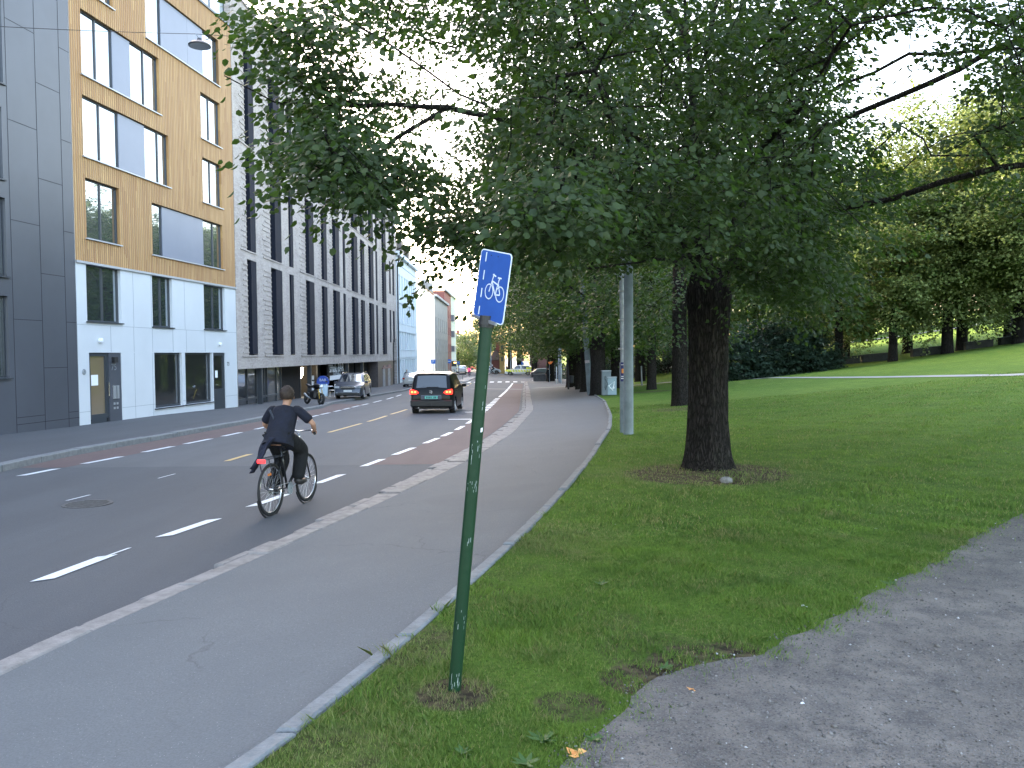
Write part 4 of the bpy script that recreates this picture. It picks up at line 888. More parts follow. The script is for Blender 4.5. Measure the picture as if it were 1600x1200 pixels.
def trunk_mesh(pts, rad, flare, n=28, seed=0):
    rs = np.random.RandomState(seed); V = []; pts = np.array(pts, float); zz = []
    P = [pts[0]]; 
    seg = np.linspace(0, len(pts)-1, 26); X = np.stack([np.interp(seg, range(len(pts)), pts[:, i]) for i in range(3)], 1); Rr = np.interp(seg, range(len(pts)), rad); an = np.arange(n)*2*math.pi/n; ph = rs.uniform(0, 6, 4)
    for i in range(len(X)):
        h = X[i, 2]-pts[0, 2]; fl = flare*math.exp(-max(h, 0)/.28)
        r = Rr[i]*(1 + .045*np.sin(5*an+ph[0]+.3*h) + .03*np.sin(9*an+ph[1]-.5*h) + .02*np.sin(17*an+ph[3]) + .015*rs.normal(0, 1, n)) + fl*(.6+.5*np.sin(4*an+ph[2])**2)
        V.append(np.stack([X[i, 0]+r*np.cos(an), X[i, 1]+r*np.sin(an), np.full(n, X[i, 2])], 1))
    V = np.array(V); k = len(V); i = np.arange(k-1)[:, None]*n; j = np.arange(n)[None]; j2 = (j+1) % n
    return V.reshape(-1, 3), np.stack([i+j, i+j2, i+n+j2, i+n+j], -1).reshape(-1, 4)
# ---------------------------------------------------------------- the big lime tree
B0 = hit(1105, 731); ty = B0.y; print('main tree', B0)
def tp(px, py, y=None): return np.array(at(px, py, ty if y is None else y))
T0 = Tree(11); b_ = np.array(B0)
trunk_pts = [b_+[0, 0, -.15], tp(1105, 690), tp(1106, 600), tp(1107, 520), tp(1108, 455), tp(1106, 420)]
lead = T0.limb([tp(1107, 470), tp(1100, 400), tp(1092, 320), tp(1085, 210), tp(1075, 60), tp(1060, -160), tp(1050, -420)])
l2 = T0.limb([tp(1115, 470), tp(1150, 400), tp(1180, 330, ty+.3), tp(1215, 220, ty+.8), tp(1270, 100, ty+1.2), tp(1340, -20, ty+1.5), tp(1400, -200, ty+2)], par=-1)
l3 = T0.limb([tp(1100, 450), tp(1070, 385), tp(1020, 300, ty-.4), tp(960, 180, ty-1), tp(905, 60, ty-1.5), tp(870, -120, ty-2)], par=-1)
def LB_(start, pts): T0.limb([start]+pts, par=T0.near(start))
LB_(tp(1075, 330), [tp(980, 290, ty-1.2), tp(880, 225, ty-2.4), tp(800, 190, ty-3.4), tp(717, 147, ty-4.2), tp(600, 63, ty-4.8), tp(500, 10, ty-5.2)])
LB_(tp(800, 190, ty-3.4), [tp(700, 168, ty-4.4), tp(560, 166, ty-5.2), tp(430, 160, ty-5.6), tp(350, 118, ty-5.8)])
LB_(tp(700, 168, ty-4.4), [tp(620, 215, ty-4.8), tp(560, 270, ty-5), tp(470, 300, ty-5.2)])
LB_(tp(1085, 380), [tp(1000, 365, ty-1.6), tp(900, 330, ty-3.0), tp(780, 330, ty-4), tp(690, 360, ty-4.3), tp(620, 390, ty-4.4)])
LB_(tp(1130, 400), [tp(1190, 360, ty-.8), tp(1320, 325, ty-1.8), tp(1390, 312, ty-2.3), tp(1470, 285, ty-2.9), tp(1560, 262, ty-3.3), tp(1700, 250, ty-3.6)])
LB_(tp(1200, 260, ty+.6), [tp(1310, 190, ty), tp(1400, 152, ty-.7), tp(1500, 108, ty-1.3), tp(1610, 55, ty-1.8)])
LB_(tp(1215, 220, ty+.8), [tp(1310, 134, ty-.6), tp(1420, 84, ty-1.3), tp(1520, 80, ty-1.8), tp(1600, 75, ty-2.2)])
LB_(tp(1090, 350), [tp(1040, 260, ty-1.8), tp(950, 180, ty-3.6), tp(870, 120, ty-5)])
LB_(tp(1100, 330), [tp(1180, 250, ty-2), tp(1260, 150, ty-3.6), tp(1330, 40, ty-4.8)])
LB_(tp(1100, 340), [tp(1010, 330, ty+1.5), tp(900, 300, ty+3), tp(800, 290, ty+4.6)])
LB_(tp(1100, 330), [tp(1200, 310, ty+2), tp(1300, 290, ty+4), tp(1380, 270, ty+5)])
LB_(tp(1110, 420), [tp(1080, 400, ty-1.5), tp(1000, 410, ty-3), tp(920, 420, ty-4.2)])
LB_(tp(1085, 200), [tp(1000, 0, ty-2), tp(900, -150, ty-4), tp(780, -260, ty-5)])
LB_(tp(1085, 150), [tp(1150, -100, ty-3), tp(1250, -350, ty-5)]); LB_(tp(1080, 100), [tp(1020, -100, ty+3), tp(980, -200, ty+5)]); LB_(tp(1080, 60), [tp(900, -150, ty+1), tp(700, -300, ty+1)])
# crown volume in space
rs = np.random.RandomState(3)
ctr = np.array([B0.x, B0.y, 5.6])
HB = ([300, 340, 400, 440, 480, 540, 580, 640, 690, 760, 800, 860, 920, 1000, 1060, 1130, 1180, 1250, 1300, 1350, 1400, 1480, 1560, 1700], [110, 150, 215, 315, 325, 370, 375, 345, 375, 380, 390, 395, 400, 405, 385, 390, 440, 462, 455, 430, 380, 335, 320, 330])
HT = [(60, .0), (1380, 0)]
def keep(P):
    x, y = proj(P); bot = np.interp(x, *HB)-np.interp(x, [560, 700, 820], [65, 45, 8])+rs.uniform(-25, 12, len(P)); pr = np.ones(len(P)); inv = (y > -40) & (x > -100) & (x < 1750)
    pr *= np.where(inv & (y > bot), 0, 1)
    pr *= np.where(x < 430+np.clip((y-100), -100, 400)*.45+rs.uniform(-10, 25, len(P)), 0, 1)      # left outline
    def ell(cx, cy, rx, ry, k): return np.where(((x-cx)/rx)**2+((y-cy)/ry)**2 < 1, k, 1)
    pr *= np.where(x < 560, .42, 1)
    pr *= ell(520, 60, 120, 80, .55)*ell(620, 150, 170, 130, .42)*ell(660, 300, 120, 110, .42)*ell(650, 400, 70, 45, .3)*ell(760, 130, 80, 90, .75)
    pr *= ell(1440, 110, 120, 85, .0)*ell(1500, 150, 90, 50, .2)*ell(1370, 45, 50, 50, .4)*ell(1330, 150, 60, 60, .5)*ell(1420, 210, 150, 60, .3)*ell(1350, 350, 100, 60, .5)*ell(1480, 400, 120, 90, .25)*ell(1450, 265, 160, 60, .4)
    return rs.uniform(0, 1, len(P)) < pr
def crown_pts(n, zmin, zmax):
    out = []
    while sum(map(len, out)) < n:
        q = rs.uniform(-1, 1, (6000, 3)); r = np.linalg.norm(q, axis=1); q = q[(r < 1) & (r > .25)]; P = ctr+q*np.array([8.8, 8.2, 8.6]); P = P[(P[:, 2] > zmin) & (P[:, 2] < zmax)]
        rr = np.hypot(P[:, 0]-ctr[0], P[:, 1]-ctr[1]); P = P[(P[:, 1] > 6.2) & (P[:, 2] > 1.9+.055*rr*0) & ((rr > 1.2) | (P[:, 2] > 4))]
        P = P[(np.sin(1.7*P[:, 0]+.8*P[:, 1]+1)+np.sin(2.1*P[:, 1]-P[:, 0]*.6)+1.3*np.sin(4.6*P[:, 2]+.9*P[:, 0]+.5*P[:, 1])) > -.75]; out.append(P[keep(P)])
    return np.concatenate(out)[:n]
Tlow = crown_pts(1900, 2.3, 7.2)
Tmid = crown_pts(14000, 2.3, 7.6); px_, py_ = proj(Tmid); Tmid = Tmid[(px_ > 770) & (px_ < 1300) & (py_ > -30) & (py_ < 420)][:1150]
# extra sprays along the left fringe and the low hanging twigs of the photo
ex = []
for (x, y, d, n) in [(380, 40, 6.6, 26), (430, 30, 7, 22), (400, 110, 6.4, 14), (450, 150, 6.8, 20), (520, 170, 7, 14), (500, 90, 7.2, 16), (420, 190, 6.4, 12), (480, 230, 6.5, 16), (540, 220, 6.8, 16), (500, 290, 6.4, 16), (560, 300, 6.7, 18), (600, 260, 7, 12), (560, 350, 6.4, 8), (470, 300, 6.3, 6), (620, 330, 7, 10), (640, 300, 7.4, 8), (680, 380, 7.4, 9), (720, 400, 8, 10), (700, 340, 8, 8), (760, 360, 8, 12), (820, 380, 7, 14), (860, 340, 6, 14), (900, 300, 6.2, 12), (840, 300, 6, 10), (1180, 430, 10, 14), (1240, 440, 11, 14), (1300, 430, 11, 10), (1260, 380, 10, 12), (1060, 300, 9.5, 14), (1120, 250, 9.6, 14), (1000, 380, 9, 14), (1500, 60, 9, 10), (1560, 120, 9, 10), (1540, 200, 9, 8), (1240, 80, 10, 20), (1180, 150, 10, 20), (1280, 240, 10, 16), (1240, 300, 10, 16), (1180, 60, 9, 14), (1340, 300, 11, 10)]:
    y -= 45 if (y > 280 and x < 640) else 25 if (y > 280 and x < 770) else 0
    x += 80 if x < 470 else 25 if x < 530 else 0
    p = np.array([at(x+rs.normal(0, 26), y+rs.normal(0, 22), d+rs.normal(0, .5)) for _ in range(int(n*(.5 if x < 560 else .75 if x < 700 else 1)))]); ex.append(p)
ex = np.concatenate(ex); Tall = np.concatenate([Tlow, Tmid, ex]); Ttop = crown_pts(420, 7.2, 14)
e1 = T0.attach(Tall); E1 = np.array([T0.N[i] for i in e1]); D1 = np.array([T0.N[i]-T0.N[max(0, T0.par[i])] for i in e1])
e2 = T0.attach(Ttop); E2 = np.array([T0.N[i] for i in e2]); D2 = E2-ctr
rad = E1-ctr; D1 = nrm(nrm(D1)*.6+nrm(rad)*.6)
lime = thing('lime_tree', B0, 'large lime tree with a thick dark trunk, nearest to the camera on the lawn', 'tree')
off = np.array(B0)
V, F = trunk_mesh(trunk_pts, [.32, .29, .275, .285, .32, .22], .15, 48); tr_o = mesh_np('trunk', V-off, F, M['bark'], lime, True)
segs = T0.branches(.0045, .48, .2, 7)
big = [s for s in segs if s[1].max() > .035]; small = [s for s in segs if s[1].max() <= .035]
V, F = tubes_np(big, 9); mesh_np('limb', V-off, F, M['bark'], lime, True)
V, F = tubes_np(small, 4); mesh_np('twig', V-off, F, M['bark'], lime, True)['kind'] = 'stuff'
P, D, N, L = sprays(rs, E1, D1, 60, .50, .061); V, F = leaves_np(P, D, N, L)
P, D, N, L = sprays(rs, E2, D2, 26, 1.3, .24); V2, F2 = leaves_np(P, D, N, L, simple=True)
mesh_np('crown', V-off, F, M['leaf'], lime); cr2 = mesh_np('crown', V2-off, F2, M['leaf'], lime)
# trunk sprout twigs
# ---------------------------------------------------------------- other trees
def make_tree(name, label, seed, H, rx, rz, zc, rt, nsp, nl, L, spread, lm, bm, group=None, cat='tree', simple=True, lean=(0, 0), zlow=None, fork=.35, clump=0):
    rs = np.random.RandomState(seed); t = Tree(seed); top = H*.93; f = H*fork
    t.limb([(0, 0, 0), (lean[0]*.3, lean[1]*.3, f), (lean[0]*.6, lean[1]*.6, (f+top)/2), (lean[0], lean[1], top)], step=H/26)
    nb = 7
    for i in range(nb):
        a = i*2.4+rs.uniform(0, .6); z = f*(.9+.16*i); q = t.N[t.near((lean[0]*.4, lean[1]*.4, z))]; rr = rx*rs.uniform(.55, .8); t.limb([q, q+np.array([math.cos(a)*rr*.5, math.sin(a)*rr*.5, rr*.35]), q+np.array([math.cos(a)*rr, math.sin(a)*rr, rr*.6])], par=t.near(q), step=H/26)
    T = []
    zl = zlow if zlow is not None else zc-rz
    if clump: C = nrm(rs.normal(0, 1, (clump, 3)))*rs.uniform(.55, .95, (clump, 1))*np.array([rx, rx, rz])+np.array([lean[0], lean[1], zc])
    while len(T) < nsp:
        if clump: q = C[rs.randint(clump)] + rs.normal(0, .13, 3)*rx
        else:
            q = rs.normal(0, 1, 3); q = q/np.linalg.norm(q)*rs.uniform(.45, 1)**.6; lob = 1+.16*math.sin(3.1*q[0]+seed)+.13*math.sin(4.3*q[1]+2*seed)+.1*math.sin(5*q[2]+q[0]*3); q = q*np.array([rx, rx, rz])*lob+np.array([lean[0]*.8, lean[1]*.8, zc])
        if q[2] > zl+rs.uniform(0, .6): T.append(q)
    e = t.attach(np.array(T), step=H/22); E = np.array([t.N[i] for i in e]); Dd = nrm(E-np.array([0, 0, zc*.8]))
    root = thing(name, (0, 0, 0), label, cat, group)
    V, F = trunk_mesh([(0, 0, -.3), (0, 0, .2), (lean[0]*.3, lean[1]*.3, f), (lean[0]*.45, lean[1]*.45, f*1.5)], [rt*1.1, rt, rt*.82, rt*.5], rt*.35, 20, seed); mesh_np('trunk', V, F, bm, root, True)
    sg = t.branches(rt*.03, .42, rt*.75, 5, skip_r=rt*.05); V, F = tubes_np(sg, 5); mesh_np('limb', V, F, bm, root, True)
    P, D, N, LL_ = sprays(rs, E, Dd, nl, spread, L); V, F = leaves_np(P, D, N, LL_, simple=simple); mesh_np('crown', V, F, lm, root)
    return root
def place(o, p, rz=0, s=1, sz=None): o.location = p; o.rotation_euler = (0, 0, rz); o.scale = (s, s, sz or s)
G1 = 'lime trees in the row along the pavement'
tA = make_tree('lime_tree', 'second lime tree of the row, directly behind the big trunk', 21, 13, 5.2, 5.2, 7.4, .28, 620, 46, .15, 1.0, M['leaf'], M['bark'], G1, zlow=2.3)
place(tA, hit(1062, 634), .5)
tB = copy_tree(tA); tB['label'] = 'slim lime tree with bare soil at its foot, next beyond the second trunk'; place(tB, hit(1018, 609), 2.3, .98, .98)
tC = make_tree('lime_tree', 'thick old lime tree with flared base beside the utility cabinets', 31, 14, 5.6, 5.6, 7.9, .42, 520, 42, .2, 1.2, M['leaf2'], M['bark'], G1, zlow=2.6)
place(tC, on(934, 45, 601), .2)
def cp(src, label, px, y, rz, s, sz=None):
    o = copy_tree(src); o['label'] = label; place(o, on(px, y), rz, s, sz); return o
cp(tC, 'dark lime tree just left of the thick old one by the cabinets', 917, 53, 1.2, 1., 1.)
cp(tC, 'lime tree behind the slender bin post, left end of the near trunks', 893, 68, 3.1, 1.05, 1.05)
cp(tC, 'large lime tree with a slanting dark trunk beside the low wall at the junction', 860, 98, 4.0, 1.15)
cp(tA, 'lime tree filling the gap above the second concrete pole', 905, 60, 5, .95, 1.0)
cp(tC, 'lime tree deep in the shade behind the cabinets', 963, 62, 2.1, 1.0)
cp(tC, 'lime tree in the dark grove left of the second trunk', 1000, 75, .9, 1.1)
cp(tC, 'lime tree in the dark grove seen over the slim third trunk', 1042, 90, 4.9, 1.2)
cp(tC, 'lime tree beyond the junction right of the yellow tower', 812, 150, .4, 1.35)
cp(tA, 'tall lime tree rising behind the yellow tower', 797, 172, 3.4, 1.7)
cp(tC, 'lime tree over the crossing left of the police car', 835, 128, 3.7, 1.15)
G2 = 'chestnut trees along the low wall at the park edge'
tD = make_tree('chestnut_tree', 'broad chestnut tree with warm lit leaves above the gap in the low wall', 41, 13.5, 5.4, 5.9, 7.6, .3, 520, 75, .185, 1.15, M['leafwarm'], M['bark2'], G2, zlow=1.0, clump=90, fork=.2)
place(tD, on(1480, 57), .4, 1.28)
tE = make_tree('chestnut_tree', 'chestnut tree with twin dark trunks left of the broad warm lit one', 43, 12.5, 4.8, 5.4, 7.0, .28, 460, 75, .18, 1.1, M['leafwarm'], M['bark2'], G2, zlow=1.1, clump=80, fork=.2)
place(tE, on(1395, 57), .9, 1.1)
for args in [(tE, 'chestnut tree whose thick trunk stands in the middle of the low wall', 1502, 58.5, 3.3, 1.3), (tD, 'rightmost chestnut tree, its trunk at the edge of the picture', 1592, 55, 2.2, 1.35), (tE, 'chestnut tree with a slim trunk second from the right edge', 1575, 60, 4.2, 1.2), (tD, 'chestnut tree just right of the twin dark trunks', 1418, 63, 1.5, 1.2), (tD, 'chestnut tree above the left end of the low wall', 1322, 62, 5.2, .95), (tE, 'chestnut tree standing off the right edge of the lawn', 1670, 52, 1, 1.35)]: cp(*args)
tF = make_tree('lime_tree', 'green lime tree overhanging the lawn left of the twin dark trunks', 51, 12, 4.8, 5., 6.6, .26, 420, 40, .22, 1.1, M['leaf2'], M['bark2'], 'green trees at the back of the lawn', zlow=2.0)
place(tF, on(1310, 58), .3, 1.15)
for args in [(tF, 'green tree behind the shrubs right of the big trunk', 1180, 78, 1.9, 1.3), (tF, 'green tree above the dark shrubs and the white post', 1250, 72, 3.2, 1.4), (tF, 'tall green tree on the slope behind the chestnuts', 1450, 96, 4.4, 1.5), (tF, 'tall green tree on the slope behind the rightmost chestnut', 1560, 92, .7, 1.4), (tF, 'tall green tree on the slope over the left end of the wall', 1360, 100, 5.5, 1.5), (tF, 'green tree behind the big trunk in the dark grove', 1105, 85, 2.7, 1.25)]: cp(*args)
for i_, (px, y, s_) in enumerate([(870, 150, 1.3), (900, 140, 1.3), (935, 130, 1.25), (968, 145, 1.4), (1000, 125, 1.3), (1035, 140, 1.4), (1075, 120, 1.3), (1120, 110, 1.3), (1160, 125, 1.5), (1210, 110, 1.4), (1260, 118, 1.5), (1310, 112, 1.4), (1500, 118, 1.5), (1610, 110, 1.5)]):
    o = copy_tree(tC); o['label'] = 'shaded tree of the far grove, ' + ['right of the slanting trunk', 'behind the slender bin post', 'behind the lower utility cabinet', 'left of the steel poster post', 'right of the concrete pole', 'behind the slim grey post', 'behind the second lime trunk', 'hidden behind the big trunk', 'above the shrub touching the big trunk', 'left of the white post', 'over the shrub where the wall begins', 'above the leftmost wall section', 'above the thick trunk of the wall', 'at the right picture edge'][i_]; o['group'] = 'trees of the far grove'; place(o, on(px, y), i_*1.3, s_)
def shrub(label, seed, p, rx, h, n=260):
    rs = np.random.RandomState(seed); q = nrm(rs.normal(0, 1, (n, 3)))*rs.uniform(.4, 1, (n, 1))**.5; q[:, 2] = np.abs(q[:, 2]); q *= np.array([rx, rx*.8, h]); root = thing('shrub', p, label, 'shrub', 'dark shrubs behind the lawn')
    P, D, N, L = sprays(rs, q, nrm(q+.01), 34, .6, .2); V, F = leaves_np(P, D, N, L, simple=True); mesh_np('foliage', V, F, M['leafdark'], root)
    sg = [(np.array([[rs.normal(0, .2), rs.normal(0, .2), -.1], q[i]*.5, q[i]*.95]), np.array([.05, .03, .01])) for i in range(24)]; V, F = tubes_np(sg, 5); mesh_np('stem', V, F, M['bark2'], root)
    return root
for i, (px, y, rx, h, lb) in enumerate([(1140, 56, 2.6, 3.4, 'dark shrub partly hidden by the big trunk on its right side'), (1180, 57, 2.6, 3.9, 'dark blue green shrub left of the thin white post'), (1222, 57, 2.8, 4.3, 'tall dark blue green shrub right of the thin white post'), (1262, 57.5, 2.2, 3.6, 'rightmost dark shrub, where the low wall begins'), (985, 86, 4, 3., 'dark shrub in the shade beyond the concrete pole'), (1045, 82, 4.5, 3.2, 'dark shrub in the shade between the second and third trunks'), (930, 110, 5, 3, 'dark shrub beyond the thick old lime and the cabinets'), (890, 118, 4, 2.2, 'low shrub behind the slender bin post')]):
    shrub(lb, 60+i, on(px, y), rx, h)
for i, (px, y, lb) in enumerate([(1150, 104, 'far high shrub seen past the right edge of the big trunk'), (1215, 100, 'far high shrub behind the white post shrubs'), (1275, 98, 'far high shrub behind the leftmost wall section'), (1000, 118, 'far high shrub behind the slim grey post'), (1060, 112, 'far high shrub behind the second lime trunk')]): shrub(lb, 80+i, on(px, y), 7, 6.5, 420)
# round street trees at the end of the road
tR = make_tree('street_tree', 'round green street tree at the end of the road, left of the pair', 71, 10, 5., 4.4, 5.2, .3, 300, 40, .34, 1.3, leaf_mat('street tree leaf', (.04, .07, .02), (.075, .11, .035), (.07, .12, .03), .3), M['bark2'], 'round street trees at the end of the road', zlow=1.2)
place(tR, on(716, 205), 0, .95)
cp(tR, 'round bluish green street tree behind the red and orange bus', 733, 222, 2, 1.1)
cp(tR, 'slim tree at the road end hidden mostly by the green sign pole', 752, 240, 2, 1.0, 1.6)
# ================================================================== SIGN POST
pb = hit(710, 1079); ys_ = pb.y; pt = at(760, 508, ys_)
sp = thing('sign_post', pb, 'leaning dark green post with a tilted blue bicycle lane sign in the foreground', 'sign post')
M['green'] = mat('chipped green paint', (.003, .024, .009), .5, c2=(.006, .034, .012), scale=4, bump=.12, bscale=30, spec=.3)
pd = (pt-pb).normalized()
mb = MB().tube([pb-pd*.1, pb+pd*.02, pb+(pt-pb)*.5, pt], [.032, .032, .0315, .031], 24); sharp(mb.build('pole', M['green'], sp, world=True))
# scratches and wear
wr = MB(); rn = random.Random(5)
def wrap(s, a, w_, h_, off=.0005):
    c = pb+(pt-pb)*s; ax = pd; sx = Vector((1, 0, 0)); sx = (sx-ax*sx.dot(ax)).normalized(); sy = ax.cross(sx); r = .0325
    P = []
    for da, dh in ((-w_, -h_), (w_, -h_*.8), (w_, h_), (-w_, h_*.7)):
        an = a+da/r; P.append(c+ax*dh+(sx*math.cos(an)+sy*math.sin(an))*(r+off))
    return P
fa = -math.pi/2
for s, n, k in ((.66, 9, .05), (.565, 12, .022), (.2, 7, .04), (.03, 12, .03), (.42, 3, .02), (.8, 3, .06)):
    for i in range(n):
        P = wrap(s+rn.uniform(-k, k)*.6, fa+rn.uniform(-.8, .8), rn.uniform(.0006, .0016), rn.uniform(.003, .016)); wr.add(P, [(0, 1, 2, 3)])
wr.build('scratch', mat('bare scratched metal', (.25, .30, .28), .6), sp, world=True)['kind'] = 'stuff'
q = MB().add(wrap(.718, fa+.75, .006, .012, .001), [(0, 1, 2, 3)]); q.build('sticker', mat('white sticker', (.75, .76, .78), .5), sp, world=True)
mb = MB().tube([pt-pd*.012, pt+pd*.045], [.037, .037], 20); mb.tube([pt-pd*.0, pt+pd*.012], [.042, .042], 20); sharp(mb.build('sleeve', M['black'], sp, world=True))
cn = [at(753, 388, ys_+.09), at(801, 397, ys_-.11), at(789, 507.5, ys_-.11), at(739, 492, ys_+.09)]   # TL TR BR BL
cn[2] = cn[1]+(cn[3]-cn[0])*1.03; SU = (cn[1]-cn[0]); SV = (cn[3]-cn[0]); SN = SU.cross(SV).normalized()
if SN.y > 0: SN = -SN
def S(s, t, o=0): return cn[0]*(1-s)*(1-t)+cn[1]*s*(1-t)+cn[2]*s*t+cn[3]*(1-s)*t + SN*o
def rrect(m_, r, n=6):
    P = []; rx = r/SU.length; ry = r/SV.length; mx = m_/SU.length; my = m_/SV.length
    for cx, cy, a0 in ((1-mx-rx, my+ry, -90), (1-mx-rx, 1-my-ry, 0), (mx+rx, 1-my-ry, 90), (mx+rx, my+ry, 180)):
        for k in range(n+1): a = R(a0+90*k/n); P.append((cx+rx*math.cos(a), cy+ry*math.sin(a)))
    return P
def plate(P, o0, o1):
    n = len(P); return MB().add([S(a, b, o0) for a, b in P]+[S(a, b, o1) for a, b in P], [tuple(range(n-1, -1, -1)), tuple(range(n, 2*n))]+[(i, (i+1) % n, n+(i+1) % n, n+i) for i in range(n)])
M['signwhite'] = mat('sign white', (.62, .68, .76), .35, coat=.3)
pan = plate(rrect(0, .022), -.0015, .0015).build('sign_panel', M['signwhite'], sp, world=True)
plate(rrect(.0055, .018), .0016, .0022).build('blue_face', mat('sign blue', (.018, .075, .31), .35, coat=.3, var=.08, scale=14), pan, world=True)
def ln(mb, a, b, w_, o=.0036):
    A_, B_ = S(*a, o), S(*b, o); d = (B_-A_).normalized(); e = SN.cross(d)*w_/2; A2_, B2_ = A_-d*w_*.2, B_+d*w_*.2; mb.quad(A2_-e, B2_-e, B2_+e, A2_+e)
q = MB()
for t0, t1 in ((.045, .175), (.31, .44), (.575, .70), (.84, .955)): ln(q, (.20, t0), (.20, t1), .0085)
q.build('lane_dash', M['signwhite'], pan, world=True)
q = MB(); lw_ = .0058
for cs, ct in ((.44, .59), (.79, .59)):
    P = [(cs+.125*math.cos(k*math.pi/14), ct+.105*math.sin(k*math.pi/14)) for k in range(29)]
    for a, b in zip(P, P[1:]): ln(q, a, b, lw_)
for a, b in (((.44, .59), (.50, .42)), ((.50, .42), (.53, .345)), ((.53, .345), (.60, .355)), ((.50, .43), (.71, .47)), ((.50, .44), (.64, .615)), ((.72, .375), (.64, .615)), ((.67, .368), (.78, .368)), ((.64, .615), (.79, .60)), ((.71, .46), (.79, .59)), ((.50, .34), (.545, .335))): ln(q, a, b, lw_*1.15)
q.build('bicycle_symbol', M['signwhite'], pan, world=True)
q = MB()
for s in (.36, .58): q.lathe([(.003, 0), (.003, .002)], S(s, .075, .002), 10, SN)
q.build('rivet', M['black'], pan, world=True)
mb = MB(); P8 = [S(.0, .985, .001), S(.82, .985, .001), S(.82, .985, .012), S(.0, .985, .012), S(.0, 1.03, .001), S(.82, 1.03, .001), S(.82, 1.03, .012), S(.0, 1.03, .012)]; mb.hexa(P8); mb.build('mounting_bar', M['alu'], sp, world=True)
mb = MB(); mb.tube([pt+pd*.03, S(.42, 1.0, -.01)], .016, 10); mb.build('bracket', M['alu'], sp, world=True)
